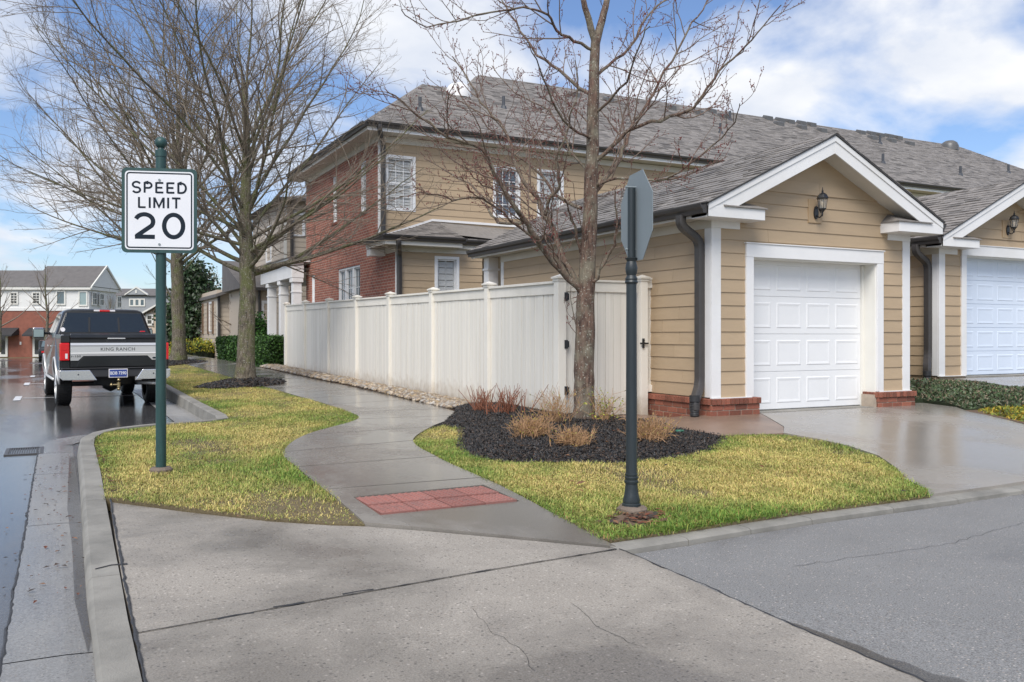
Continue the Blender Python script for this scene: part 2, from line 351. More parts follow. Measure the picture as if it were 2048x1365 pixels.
# ================================================================== ground
def inpoly(px, py, poly):
    px = np.asarray(px, float); py = np.asarray(py, float); c = np.zeros(px.shape, bool); n = len(poly)
    for i in range(n):
        x0, y0 = poly[i]; x1, y1 = poly[(i+1) % n]
        if y0 == y1: continue
        c ^= ((y0 > py) != (y1 > py)) & (px < (x1-x0)*(py-y0)/(y1-y0)+x0)
    return c
def edge_dist(px, py, poly):
    px = np.asarray(px, float); py = np.asarray(py, float); d = np.full(px.shape, 1e9); n = len(poly)
    for i in range(n):
        ax, ay = poly[i]; bx, by = poly[(i+1) % n]; vx, vy = bx-ax, by-ay; l2 = vx*vx+vy*vy+1e-12
        tt = np.clip(((px-ax)*vx+(py-ay)*vy)/l2, 0, 1); d = np.minimum(d, np.hypot(px-ax-tt*vx, py-ay-tt*vy))
    return d
def densify(poly, step):
    out = []
    for i in range(len(poly)):
        a, b = poly[i], poly[(i+1) % len(poly)]; n = max(1, int(math.hypot(b[0]-a[0], b[1]-a[1])/step))
        out += [(a[0]+(b[0]-a[0])*k/n, a[1]+(b[1]-a[1])*k/n) for k in range(n)]
    return out
def sheet(name, poly, zf, mat, parent=None, grid=.35, skirt=.1, kind='structure'):
    poly = densify(poly, grid*1.2); xs = [p[0] for p in poly]; ys = [p[1] for p in poly]
    gx, gy = np.meshgrid(np.arange(min(xs)+grid/2, max(xs), grid), np.arange(min(ys)+grid/2, max(ys), grid)); gx = gx.ravel(); gy = gy.ravel()
    ok = inpoly(gx, gy, poly)&(edge_dist(gx, gy, poly) > grid*.35)
    pts = [Vector(p) for p in poly]+[Vector((a, b_)) for a, b_ in zip(gx[ok], gy[ok])]
    n = len(poly)
    res = delaunay_2d_cdt(pts, [(i, (i+1) % n) for i in range(n)], [list(range(n))], 1, 1e-5)
    vs = [(p.x, p.y, zf(p.x, p.y)) for p in res[0]]; fs = [tuple(f) for f in res[2]]
    mb = MB(); fs2 = []
    for f in fs:
        a, b_, c_ = (Vector(vs[i]) for i in f[:3])
        fs2.append(f if (b_-a).cross(c_-a).z > 0 else f[::-1])
    mb.add(vs, fs2)
    if skirt:
        b0 = len(mb.v); m = len(poly)
        top = [(x, y, zf(x, y)) for x, y in poly]; mb.v += top+[(x, y, z-skirt) for x, y, z in top]
        A = sum(poly[i][0]*poly[(i+1) % m][1]-poly[(i+1) % m][0]*poly[i][1] for i in range(m))
        for i in range(m):
            j = (i+1) % m; q = (b0+i, b0+m+i, b0+m+j, b0+j); mb.f.append(q if A > 0 else q[::-1])
    return part(name, mb, mat, parent, smooth=not skirt, kind=None if parent else kind, angle=30 if skirt else None)
def strip_sheet(name, x0, x1, ys, zf, mat, parent=None):
    mb = MB(); mb.add([(x, y, zf(y)) for y in ys for x in (x0, x1)], [(2*i, 2*i+1, 2*i+3, 2*i+2) for i in range(len(ys)-1)])
    return part(name, mb, mat, parent, kind=None if parent else 'structure')
strip_sheet('ground', -400, 700, [-80, 0, 30, 60, 100, 150, 800], lambda y: zr(min(y, 90))-.07, 'far_ground')
YS = list(range(-20, 31, 5))+[40, 50, 60, 70, 80]
strip_sheet('road', -16, 2.3, YS, lambda y: zr(y)-.004, 'asphalt_street')
strip_sheet('cross_street', -60, 60, [69, 72, 76, 80, 84], lambda y: zr(y)+.0, 'asphalt_street')
# gutter pans
def joint_y(a, b, st): return list(np.arange(a, b, st))+[b]
gp = strip_sheet('gutter_pan', -.21, .16, [-12, -4, 0, 1.4], lambda y: .0005, 'gutter_pan')
ysj = [1.4, 4.34, 7.4, 10.1, 11.9, 12.7]
for a, b_ in zip(ysj[:-1], ysj[1:]):
    mb = MB(); nn = 6
    mb.add([(x, a+.006+(b_-a-.012)*k/nn, .004+.010*clamp((.16-x)/.37)*0-.008*(x > .05)) for k in range(nn+1) for x in (-.21, .03, .17)],
           [(3*k+j, 3*k+j+1, 3*k+j+4, 3*k+j+3) for k in range(nn) for j in (0, 1)])
    part('concrete_slab', mb, 'gutter_pan', gp)
mb = MB()
arc = [(.17, 12.7), (.28, 13.0), (.5, 13.3), (.85, 13.55), (1.4, 13.68), (1.95, 13.72), (2.2, 13.9)]
arco = [(-.20, 12.7), (-.1, 13.3), (.2, 13.75), (.7, 14.1), (1.3, 14.3), (1.6, 14.4), (1.68, 14.6)]
mb.add([(*p, .003) for q in zip(arco, arc) for p in q], [(2*k, 2*k+1, 2*k+3, 2*k+2) for k in range(6)]); part('concrete_slab', mb, 'gutter_pan', gp)
for k in range(9):
    a = 14.0+k*3.05; mb = MB(); mb.add([(1.68, a+.006, .004), (2.3, a+.006, -.006), (2.32, a+3.04, -.006), (1.70, a+3.04, .004)], [(0, 1, 2, 3)]); part('concrete_slab', mb, 'gutter_pan', gp)
# kerb round the bulb-out
KO = [(.14, 3.6), (.14, 4.6), (.15, 5.4), (.16, 6.3), (.18, 7.75), (.20, 9.2), (.21, 10.4), (.22, 11.5), (.26, 12.3), (.40, 12.9), (.66, 13.3), (1.05, 13.52), (1.5, 13.6), (1.95, 13.62), (2.12, 13.75), (2.17, 14.3), (2.17, 17), (2.19, 18.8), (2.22, 22), (2.25, 25), (2.28, 28), (2.3, 31), (2.32, 34), (2.34, 37), (2.36, 40)]
def zap(x, y): s = clamp((y-3)/3.5); return .012+.07*s*s*(3-2*s)-.01*clamp((x-2.2)/1)
def ktop(x, y): 
    s = clamp((y-7.2)/1.6); return (zap(.4, y)+.004)*(1-s)+(zg(x, y)+.02)*s
kerb = thing('kerb', '', ''); del kerb['label']; del kerb['category']; kerb['kind'] = 'structure'
cuts = [0, 2, 4, 6, 8, 10, 12, 14, 16, 18, 19, 20, 21, 22, 23, 24]
def offs(P, i, d):
    a = Vector(P[max(0, i-1)]); b_ = Vector(P[min(len(P)-1, i+1)]); t_ = (b_-a).normalized(); return (P[i][0]+t_.y*d, P[i][1]-t_.x*d)
KI = [offs(KO, i, .165) for i in range(len(KO))]
for c0, c1 in zip(cuts[:-1], cuts[1:]):
    mb = MB(); idx = list(range(c0, c1+1)); n = len(idx)
    for j, i in enumerate(idx):
        o, q = Vector(KO[i]), Vector(KI[i])
        if j == n-1: d_ = (Vector(KO[i])-Vector(KO[i-1])).normalized()*.008; o = o-d_; q = q-d_
        zt = ktop(*KO[i]); e = (q-o)*.12
        mb.v += [(o.x-.02*(zt > .05), o.y, -.03), (o.x, o.y, max(-.01, zt-.018)), (o.x+e.x, o.y+e.y, zt), (q.x-e.x*.3, q.y-e.y*.3, zt), (q.x, q.y, -.05)]
    mb.f = [(5*j+k, 5*j+k+1, 5*j+k+6, 5*j+k+5) for j in range(n-1) for k in range(4)]
    mb.f = [f[::-1] for f in mb.f]
    mb.f += [(0, 1, 2, 3, 4), tuple(5*(n-1)+k for k in (4, 3, 2, 1, 0))]
    part('kerb_stone', mb, 'kerb', kerb, angle=40)
# concrete apron across the alley mouth
cj = [(.33, 4.40), (1.38, 4.53), (3.20, 4.74)]
apron = sheet('apron', [(.315, 4.41), (1.38, 4.54), (3.18, 4.745), (1.905, 5.93), (1.7, 6.06), (1.34, 6.38), (.86, 7.0), (.372, 7.7), (.335, 6.3), (.315, 5.2)], zap, 'apron', grid=.3)
sheet('concrete_slab', [(.312, 4.385), (.31, 3.6), (.30, -4), (3.05, -4), (3.12, 2.4), (3.16, 3.3), (3.19, 3.9), (3.21, 4.72), (1.38, 4.515)], zap, 'apron', apron, grid=.3)
sheet('gutter_crossing', [(.16, 3.62), (.16, -4), (.295, -4), (.30, 3.6)], lambda x, y: .010, 'gutter_pan', grid=.4)
# alley
def zal(x, y): return .025*max(0, x-7.5)-.012*clamp((4.0-x)/1.0)*clamp((3.6-y)/1)
sheet('alley', [(3.21, 4.70), (3.19, 3.9), (3.16, 3.3), (3.12, 2.4), (3.05, -4), (60, -4), (60, 5.05), (7.6, 5.0), (6.7, 4.86), (5.9, 4.84), (5.0, 4.83), (4.3, 4.78), (3.77, 4.72)], zal, 'asphalt_alley', grid=.9, skirt=.03)
AKO = [(3.18, 4.70), (3.77, 4.74), (4.36, 4.79), (5.0, 4.84), (5.9, 4.86), (6.7, 4.88), (7.6, 4.90), (9, 4.92), (12, 4.95), (16, 4.98), (24, 5.0)]
ak = thing('alley_kerb', '', ''); del ak['label']; del ak['category']; ak['kind'] = 'structure'
for a, b_ in zip(AKO[:-1], AKO[1:]):
    mb = MB(); A0, B0 = Vector((*a, 0)), Vector((*b_, 0)); t_ = (B0-A0).normalized(); nrm = Vector((-t_.y, t_.x, 0))*.155
    za_, zb_ = zal(*a)+.04, zal(*b_)+.04; B0 = B0-t_*.006
    for p, z in ((A0, za_), (B0, zb_)):
        mb.v += [(p.x, p.y, z-.09), (p.x+nrm.x*.05, p.y+nrm.y*.05, z-.012), (p.x+nrm.x*.2, p.y+nrm.y*.2, z), (p.x+nrm.x, p.y+nrm.y, z+.004), (p.x+nrm.x, p.y+nrm.y, z-.1)]
    mb.f = [(k, k+5, k+6, k+1) for k in range(4)]+[(4, 3, 2, 1, 0), (5, 6, 7, 8, 9)]
    part('kerb_stone', mb, 'kerb', ak, angle=40)
# curving sidewalk of slabs
PL = [(1.90, 5.95), (1.96, 7.2), (2.04, 8.5), (2.16, 9.6), (2.75, 11.0), (3.85, 12.4), (4.05, 13.5), (4.12, 14.9)]
PR = [(3.20, 4.76), (3.35, 7.1), (3.46, 8.45), (3.70, 9.75), (4.40, 10.92), (5.25, 12.0), (5.50, 13.0), (5.55, 14.9)]
for k in range(1, 22): PL.append((4.12, 14.9+1.5*k)); PR.append((5.62, 14.9+1.5*k))
def cr(P, i, t_):
    p0, p1, p2, p3 = (Vector(P[clamp(k, 0, len(P)-1)]) for k in (i-1, i, i+1, i+2))
    return .5*((2*p1)+(-p0+p2)*t_+(2*p0-5*p1+4*p2-p3)*t_*t_+(-p0+3*p1-3*p2+p3)*t_**3)
def zpath(x, y): k = clamp((y-4.7)/1.6); return (zap(x, y)+.006)*(1-k)+(zg(x, y)+.012)*k
path = thing('sidewalk', '', ''); del path['label']; del path['category']; path['kind'] = 'structure'
TX0, TX1, TY0, TY1 = 2.08, 3.19, 6.12, 6.76
LEDGE, REDGE = [], []
for i in range(len(PL)-1):
    ns = 8 if i < 7 else 2
    Ls = [cr(PL, i, k/ns) for k in range(ns+1)]; Rs = [cr(PR, i, k/ns) for k in range(ns+1)]
    LEDGE += [tuple(p) for p in Ls[:-1]]; REDGE += [tuple(p) for p in Rs[:-1]]
    g = .014; d0 = (Ls[1]-Ls[0]).normalized()*g; d1 = (Ls[-1]-Ls[-2]).normalized()*g
    Ls[0] = Ls[0]+d0; Rs[0] = Rs[0]+d0; Ls[-1] = Ls[-1]-d1; Rs[-1] = Rs[-1]-d1
    if i == 0:
        ring = [tuple(p) for p in Rs]+[tuple(p) for p in Ls[::-1]]
        # slab with the tactile inset left open: four surrounding strips
        yb, yt = TY0-.012, TY1+.012; xl, xr = TX0-.012, TX1+.012
        def clip(poly, f):
            out = []
            for a, b_ in zip(poly, poly[1:]+poly[:1]):
                fa, fb = f(a), f(b_)
                if fa >= 0: out.append(a)
                if (fa >= 0) != (fb >= 0): s = fa/(fa-fb); out.append((a[0]+(b_[0]-a[0])*s, a[1]+(b_[1]-a[1])*s))
            return out
        for q in (clip(ring, lambda p: yb-p[1]), clip(ring, lambda p: p[1]-yt), clip(clip(clip(ring, lambda p: p[1]-yb), lambda p: yt-p[1]), lambda p: xl-p[0]), clip(clip(clip(ring, lambda p: p[1]-yb), lambda p: yt-p[1]), lambda p: p[0]-xr)):
            if len(q) > 2: sheet('concrete_slab', q, zpath, 'path', path, grid=.35)
        sheet('concrete_slab', [(xl, yb), (xr, yb), (xr, yt), (xl, yt)], lambda x, y: zpath(x, y)-.02, 'path', path, grid=.5, skirt=.02)
    else:
        sheet('concrete_slab', [tuple(p) for p in Rs]+[tuple(p) for p in Ls[::-1]], zpath, 'path', path, grid=.4 if i < 8 else .8)
tac = thing('tactile_paving', 'red tactile warning tiles set in the curved sidewalk at the alley', 'paving', (2.63, 6.44, zg(2.6, 6.4)))
def tactile():
    mb = MB(); w = .132; mb.box(-w, w, -.155, .155, -.02, .0)
    for a in range(5):
        for b_ in range(6):
            mb.lathe([(.013, 0), (.011, .006), (.005, .0085)], (-w+.026+a*.0525, -.13+b_*.052, 0), 6)
    return mb.mesh('tactile_tile', False, 'tile_red')
tm_ = tactile()
for a in range(4):
    for b_ in range(2):
        x, y = TX0+.138+a*.2775, TY0+.16+b_*.32
        o_ = piece('tile', tm_, tac, (x, y, zpath(x, y)+.001-.002*((a*3+b_) % 3)), (1.02, 1, 1), (0.006*((a+b_) % 3-1), 0.004*((a*2+b_) % 3-1), 0))
# lawns
LAWN_L = [(.40, 7.72), (.86, 7.03), (1.34, 6.4), (1.7, 6.07)]+[p for p in LEDGE if p[1] < 44]+[(2.52, 44)]+[KI[i] for i in range(len(KI)-1, 13, -1)]+[KI[i] for i in range(13, 3, -1)]
LAWN_R = [(3.26, 4.87)]+[p for p in REDGE if 4.9 < p[1] < 10.85]+[(4.59, 10.98), (4.72, 10.6), (4.04, 9.1), (3.82, 8.37), (3.97, 7.86), (4.3, 7.66), (4.62, 7.45), (4.99, 7.31), (5.34, 7.28), (5.88, 7.36), (6.4, 7.64), (6.79, 7.96), (6.97, 8.18), (7.72, 7.92), (7.82, 7.5), (7.84, 7.07), (7.69, 6.52), (7.32, 5.99), (6.92, 5.57), (6.73, 5.2), (6.5, 5.0), (5.9, 4.985), (5.0, 4.97), (4.36, 4.93), (3.77, 4.88)]
MULCH = [(4.59, 10.98), (4.72, 10.6), (4.04, 9.1), (3.82, 8.37), (3.97, 7.86), (4.3, 7.66), (4.62, 7.45), (4.99, 7.31), (5.34, 7.28), (5.88, 7.36), (6.4, 7.64), (6.79, 7.96), (6.97, 8.18), (6.94, 8.54), (6.9, 9.0), (7.0, 9.6), (7.05, 10.72), (6.33, 10.78), (6.27, 13.2), (5.85, 13.25), (5.55, 12.6), (5.25, 12.0)]
sheet('lawn', LAWN_L, lambda x, y: zg(x, y)-.005, 'lawn_soil', grid=.4)
sheet('lawn', LAWN_R, lambda x, y: zg(x, y)-.005, 'lawn_soil', grid=.3)
def zmulch(x, y):
    d = float(edge_dist(np.array([x]), np.array([y]), MULCH[:15]+[(7.0, 13.3), (5.5, 13.3)])[0]); return zg(x, y)+.10*(1-math.exp(-d/.35))-.01
sheet('mulch_bed', MULCH, zmulch, 'soil', grid=.22)
# stamped stone pad, driveways
sheet('stone_pad', [(6.97, 8.17), (7.70, 7.92), (8.06, 8.29), (8.72, 9.42), (8.72, 9.75), (7.7, 9.75), (7.7, 11.2), (7.0, 11.2), (7.05, 10.72), (7.0, 9.6), (6.9, 9.0), (6.94, 8.54)], lambda x, y: zg(x, y)+.016, 'stone_pad', grid=.35)
sheet('driveway', [(6.52, 5.03), (6.72, 5.2), (6.91, 5.58), (7.31, 6.0), (7.68, 6.53), (7.83, 7.07), (7.81, 7.5), (7.71, 7.93), (8.07, 8.29), (8.74, 9.45), (8.74, 9.95), (11.2, 9.95), (12.3, 9.6), (12.15, 8.9), (11.75, 8.4), (11.3, 7.2), (11.6, 5.12)], zdrive, 'drive', grid=.35, skirt=.35)
sheet('driveway', [(14.1, 5.2), (14.35, 10.62), (17.1, 10.62), (17.8, 5.2)], lambda x, y: .15+.49*clamp((y-5.2)/5.2), 'drive', grid=.6)
def ribbon(name, pts, w, mat, parent, zf, jit=.0, lift=.003, seed=1):
    rg = random.Random(seed); P = []
    for a, b_ in zip(pts[:-1], pts[1:]):
        n = max(1, int((Vector(b_)-Vector(a)).length/.06)); P += [(a[0]+(b_[0]-a[0])*k/n, a[1]+(b_[1]-a[1])*k/n) for k in range(n)]
    P.append(pts[-1]); P = [(x+rg.gauss(0, jit), y+rg.gauss(0, jit)) for x, y in P]; mb = MB()
    for i, p in enumerate(P):
        ww = w*(.5+rg.random()); a, b_ = offs(P, i, ww/2), offs(P, i, -ww/2); mb.v += [(*a, zf(*a)+lift), (*p, zf(*p)+lift+w*.15), (*b_, zf(*b_)+lift)]
    mb.f = [f for i in range(len(P)-1) for f in ((3*i, 3*i+3, 3*i+4, 3*i+1), (3*i+1, 3*i+4, 3*i+5, 3*i+2))]
    mb.f = [f[::-1] for f in mb.f]
    return part(name, mb, mat, parent)
ribbon('joint_seal', [(.375, 7.75), (.345, 6.3), (.325, 5.2), (.315, 4.3), (.31, 3.6), (.30, 2.5)], .013, 'seal', apron, lambda x, y: max(zap(x, y), ktop(x, y)), .002, .004, 3)
ribbon('joint_seal', [(.345, 4.40), (1.38, 4.53), (3.2, 4.735)], .008, 'seal', apron, zap, .003, .0025, 4)
ribbon('joint_seal', [(3.20, 4.73), (3.2, 3.9), (3.165, 3.3), (3.13, 2.66), (3.1, 2.0)], .012, 'seal', apron, lambda x, y: max(zap(x, y), zal(x, y)), .004, .003, 5)
ribbon('joint_seal', [(-.21, 12.6), (-.21, 6.5), (-.215, 4.3), (-.215, 2)], .014, 'seal', gp, lambda x, y: .003, .0035, .002, 6)
for sd_, pts in ((7, [(1.86, 4.05), (1.80, 3.75), (1.83, 3.5), (1.75, 3.2)]), (8, [(2.35, 3.9), (2.28, 3.5), (2.33, 3.2)])): ribbon('crack', pts, .0022, 'seal', apron, zap, .009, .002, sd_)
for sd_, c0 in ((9, (.77, 4.44)), (10, (1.42, 4.56)), (11, (1.05, 4.5))):
    ribbon('crack', [(c0[0]-.08, c0[1]-.004), (c0[0]+.08, c0[1]+.014)], .018, 'seal', apron, zap, .007, .001, sd_)
ribbon('crack', [(4.0, 4.0), (5.2, 3.95), (6.5, 4.15), (8.5, 4.3)], .003, 'seal', apron, zal, .012, .003, 12)
ribbon('crack', [(.19, 5.55), (.28, 5.62), (.36, 5.60)], .02, 'seal', kerb, lambda x, y: ktop(x, y), .006, .002, 13)
# painted bay marks
mk = thing('bay_marking', 'white painted parking bay marks on the wet street', 'road marking', (-.78, 22.8, 0))
for y0 in (21.9, 28.6, 35.3):
    mb = MB(); mb.add([(-.86, y0, zr(y0)+.004), (-.72, y0, zr(y0)+.004), (-.72, y0+1.5, zr(y0+1.5)+.004), (-.86, y0+1.5, zr(y0+1.5)+.004)], [(0, 1, 2, 3)]); part('dash', mb, 'paint_white', mk)
    mb = MB(); mb.add([(-.70, y0+.7, zr(y0)+.004), (1.66, y0+.7, zr(y0)+.004), (1.66, y0+.8, zr(y0)+.004), (-.70, y0+.8, zr(y0)+.004)], [(0, 1, 2, 3)]); part('line', mb, 'paint_white', mk)
# drain
dg = thing('drain_grate', 'rectangular slotted iron drain grate in the street beside the gutter', 'drain', (-.35, 12.2, 0))
mb = MB()
for x0, x1, y0, y1 in ((-.56, -.52, 11.9, 12.6), (-.19, -.15, 11.9, 12.6), (-.52, -.19, 11.9, 11.94), (-.52, -.19, 12.56, 12.6)): mb.box(x0, x1, y0, y1, -.02, .009)
part('frame', mb, 'gutter', dg)
for k in range(13): mb = MB(); mb.box(-.515+k*.0255, -.502+k*.0255, 11.94, 12.56, -.02, .006); part('bar', mb, 'gutter', dg)
# puddle lying along the apron joint
m, t, b = newmat('water'); v = coords(t, 'world'); b.inputs['Base Color'].default_value = (.07, .06, .05, 1); b.inputs['Roughness'].default_value = .06; b.inputs['IOR'].default_value = 1.33; b.inputs['Alpha'].default_value = .45
bump(t, b, noise(t, v, 26, 3), .10, .01)
sheet('puddle', [(3.13, 2.3), (3.14, 2.6), (3.15, 2.8), (3.165, 3.0), (3.18, 3.25), (3.20, 3.2), (3.215, 3.0), (3.235, 2.86), (3.22, 2.7), (3.25, 2.62), (3.24, 2.48), (3.29, 2.40), (3.27, 2.2), (3.2, 2.1)], lambda x, y: zal(x, y)+.004, 'water', grid=.3, skirt=0)
sheet('puddle', [(.145, 4.6), (.15, 6), (.165, 8), (.19, 10), (.20, 11.6), (.12, 11.4), (.09, 9.5), (.07, 8), (.085, 6.5), (.08, 5.2), (.12, 4.3)], lambda x, y: .0045, 'water', grid=.3, skirt=0)
# ================================================================== building helpers
def clip_poly(poly, f):
    out = []
    for a, b_ in zip(poly, poly[1:]+poly[:1]):
        fa, fb = f(a), f(b_)
        if fa >= 0: out.append(a)
        if (fa >= 0) != (fb >= 0): s = fa/(fa-fb); out.append((a[0]+(b_[0]-a[0])*s, a[1]+(b_[1]-a[1])*s))
    return out
def rect_minus(r, h):                                           # rectangles (u0,u1,z0,z1)
    u0, u1, z0, z1 = r; a0, a1, c0, c1 = h
    if a0 >= u1 or a1 <= u0 or c0 >= z1 or c1 <= z0: return [r]
    o = []
    if c0 > z0: o.append((u0, u1, z0, c0))
    if c1 < z1: o.append((u0, u1, c1, z1))
    m0, m1 = max(z0, c0), min(z1, c1)
    if a0 > u0: o.append((u0, a0, m0, m1))
    if a1 < u1: o.append((a1, u1, m0, m1))
    return o
def planks(parent, axis, pos, out, u0, u1, z0, z1, expo, holes=(), clips=(), mat='siding', joints=2.6, seed=1):
    """lap siding; axis 'y': wall plane y=pos, u=x; axis 'x': wall plane x=pos, u=y; out=-1/+1 outward sign"""
    rg = random.Random(seed); z = z0
    def P(u, zz, d): return (u, pos+out*d, zz) if axis == 'y' else (pos+out*d, u, zz)
    while z < z1-.02:
        zt = min(z+expo, z1); cutsu = [u0]; c = u0+rg.uniform(.5, joints)
        while c < u1-.3: cutsu.append(c); c += joints*rg.uniform(.8, 1.4)
        cutsu.append(u1)
        for a, b_ in zip(cutsu[:-1], cutsu[1:]):
            rects = [(a+.002, b_-.002, z, zt)]
            for h in holes: rects = [q for r in rects for q in rect_minus(r, h)]
            groups = []                                           # pieces left of / right of an opening become planks of their own
            for r in sorted(rects):
                for g in groups:
                    if any(abs(r[0]-q[1]) < .01 or abs(r[1]-q[0]) < .01 or (r[0] < q[1] and r[1] > q[0]) for q in g): g.append(r); break
                else: groups.append([r])
            for g in groups:
                mb = MB()
                for r in g:
                    poly = [(r[0], r[2]), (r[1], r[2]), (r[1], r[3]), (r[0], r[3])]
                    for cf in clips: poly = clip_poly(poly, cf) if poly else poly
                    if len(poly) < 3 or max(p[0] for p in poly)-min(p[0] for p in poly) < .02: continue
                    fr = [P(u, zz, .020-.013*(zz-z)/expo) for u, zz in poly]; bk = [P(u, zz, .0) for u, zz in poly]
                    n = len(poly); A = (axis == 'y') == (out < 0)
                    fs = [tuple(range(n)), tuple(range(2*n-1, n-1, -1))]+[((i+1) % n, i, n+i, n+(i+1) % n) for i in range(n)]
                    mb.add(fr+bk, fs if A else [f[::-1] for f in fs])
                if mb.v: part('plank', mb, mat, parent)
        z = zt
class Plane:                                                    # maps (u, z, depth out of the wall) to world boxes
    def __init__(s, axis, pos, out): s.a, s.p, s.o = axis, pos, out
    def box(s, mb, u0, u1, z0, z1, d0, d1):
        q0, q1 = sorted((s.p+s.o*d0, s.p+s.o*d1))
        if s.a == 'y': mb.box(u0, u1, q0, q1, z0, z1)
        else: mb.box(q0, q1, u0, u1, z0, z1)
        return mb
def window(parent, pl, u0, u1, z0, z1, trim=.09, cols=3, rows=2, split=.5, slats=0, sill=True, inner='dark_inside', glassm='glass', blind='shutter_slat', rec=.05, label=None):
    mb = MB()
    for a in ((u0-trim, u0, z0-trim*.6, z1+trim), (u1, u1+trim, z0-trim*.6, z1+trim), (u0, u1, z1, z1+trim), (u0, u1, z0-trim*.6, z0)): pl.box(mb, *a, -.03, .032)
    w = part('window', mb, 'window_frame', parent, label=label)
    zs = z0+(z1-z0)*split; mb = MB(); s = .035
    for a0, a1 in ((z0, zs), (zs, z1)):
        for a in ((u0, u0+s, a0, a1), (u1-s, u1, a0, a1), (u0+s, u1-s, a0, a0+s), (u0+s, u1-s, a1-s, a1)): pl.box(mb, *a, -.05, -.015 if a0 == zs else -.03)
    part('sash', mb, 'window_frame', w)
    mb = MB()
    for a0, a1 in ((z0+s, zs-s), (zs+s, z1-s)):
        for k in range(1, cols): c = u0+s+(u1-u0-2*s)*k/cols; pl.box(mb, c-.009, c+.009, a0, a1, -.044, -.024)
        for k in range(1, rows): c = a0+(a1-a0)*k/rows; pl.box(mb, u0+s, u1-s, c-.009, c+.009, -.043, -.023)
    if mb.v: part('muntin', mb, 'window_frame', w)
    for a0, a1 in ((z0+s, zs-s), (zs+s, z1-s)): mb = MB(); pl.box(mb, u0+s, u1-s, a0, a1, -.048, -.036); part('pane', mb, glassm, w)
    mb = MB(); pl.box(mb, u0, u1, z0, z1, -.26, -.25); pl.box(mb, u0, u0+.01, z0, z1, -.25, -.05); pl.box(mb, u1-.01, u1, z0, z1, -.25, -.05); part('inner_reveal', mb, inner, w)
    if slats:
        mb = MB()
        for k in range(slats):
            zc = z0+.05+(z1-z0-.1)*(k+.5)/slats; h = (z1-z0-.1)/slats*.47
            if pl.a == 'y':
                yo = pl.p-pl.o*.066; mb.prism([(u0+.05, yo-.012, zc-h), (u0+.05, yo+.006, zc+h), (u0+.05, yo+.012, zc+h), (u0+.05, yo-.006, zc-h)], (u1-u0-.1, 0, 0))
            else:
                xo = pl.p-pl.o*.066; mb.prism([(xo-.012, u0+.05, zc-h), (xo+.006, u0+.05, zc+h), (xo+.012, u0+.05, zc+h), (xo-.006, u0+.05, zc-h)], (0, u1-u0-.1, 0))
        for a in ((u0+.01, u0+.06), (u1-.06, u1-.01), ((u0+u1)/2-.02, (u0+u1)/2+.02)): pl.box(mb, *a, z0+.01, z1-.01, -.085, -.056)
        part('blind', mb, blind, w)
    if sill: mb = MB(); pl.box(mb, u0-trim-.03, u1+trim+.03, z0-trim*.6-.05, z0-trim*.6-.002, -.02, .055); part('sill', mb, 'window_frame' if trim > .05 else 'brick', w)
    return w
def shingle_tone(rg):
    k = rg.random(); base = .175+.09*k-(.05 if k < .14 else 0)
    return (base*1.06, base*.965, base*.885)
def shingles(parent, O, U, V, rows, expo, left, right, w=(.16, .36), seed=1, n_obj=0, prefer=None, thick=.017, mat='shingle_attr'):
    """O: origin on the eave line, U along the eave, V up the slope (unit); left(v), right(v): u range; the n_obj tabs nearest `prefer` become objects"""
    rg = random.Random(seed); U = Vector(U).normalized(); V = Vector(V).normalized(); Nn = U.cross(V)
    if Nn.z < 0: Nn = -Nn
    O = Vector(O); tabs = []
    for r in range(rows):
        v0 = r*expo; a = max(left(v0), left(v0+expo)); b_ = min(right(v0), right(v0+expo)); u = a-rg.uniform(0, .2)
        while u < b_:
            ww = rg.uniform(*w); u0, u1 = max(u, a), min(u+ww, b_)
            if u1-u0 > .03: tabs.append((u0, u1, v0+rg.uniform(-.004, .004), thick*(.55+rg.random()*.9)))
            u += ww
    cen = lambda t_: O+U*((t_[0]+t_[1])/2)+V*t_[2]
    if n_obj and prefer is not None: tabs.sort(key=lambda t_: (cen(t_)-prefer).length)
    mb = MB(); um = None
    Xo = V.cross(Nn); Mr = Matrix((Xo, V, Nn)).transposed()
    if n_obj:
        q = MB(); q.add([(-.5, 0, -.5), (.5, 0, -.5), (.5, 1.25, -.5), (-.5, 1.25, -.5), (-.5, 0, .5), (.5, 0, .5), (.5, 1.25, -.4), (-.5, 1.25, -.4)], [(3, 2, 1, 0), (4, 5, 6, 7), (0, 1, 5, 4), (1, 2, 6, 5), (2, 3, 7, 6), (3, 0, 4, 7)]); um = q.mesh('shingle', False, 'shingle')
        eul = Mr.to_euler()
    for i, t_ in enumerate(tabs):
        u0, u1, v0, th = t_
        if i < n_obj:
            c = O+U*((u0+u1)/2)+V*v0+Nn*(th*.5); piece('shingle', um, parent, c, (u1-u0-.003, expo, th), eul)
        else:
            A = O+U*(u0+.0015)+V*v0; B = O+U*(u1-.0015)+V*v0; C = B+V*expo*1.2; D = A+V*expo*1.2; h = Nn*th; h2 = Nn*.0015
            mb.add([A, B, C, D, A+h, B+h, C+h2, D+h2], [(4, 5, 6, 7), (0, 1, 5, 4), (1, 2, 6, 5), (3, 0, 4, 7)], shingle_tone(rg))
    if mb.v: part('shingles', mb, mat, parent, kind='stuff')
def gutter_run(mb, A, B, outv, h=.125, w=.12):                    # K-style gutter between two points, outv = outward unit
    A, B, o = Vector(A), Vector(B), Vector(outv); up = Vector((0, 0, 1))
    prof = [(0, 0), (0, -h), (w*.55, -h), (w*.66, -h*.62), (w*.9, -h*.42), (w, -h*.12), (w, 0), (w-.012, 0), (w-.014, -.02), (w*.5, -.025)]
    mb.prism([A+o*a+up*b_ for a, b_ in prof], B-A)
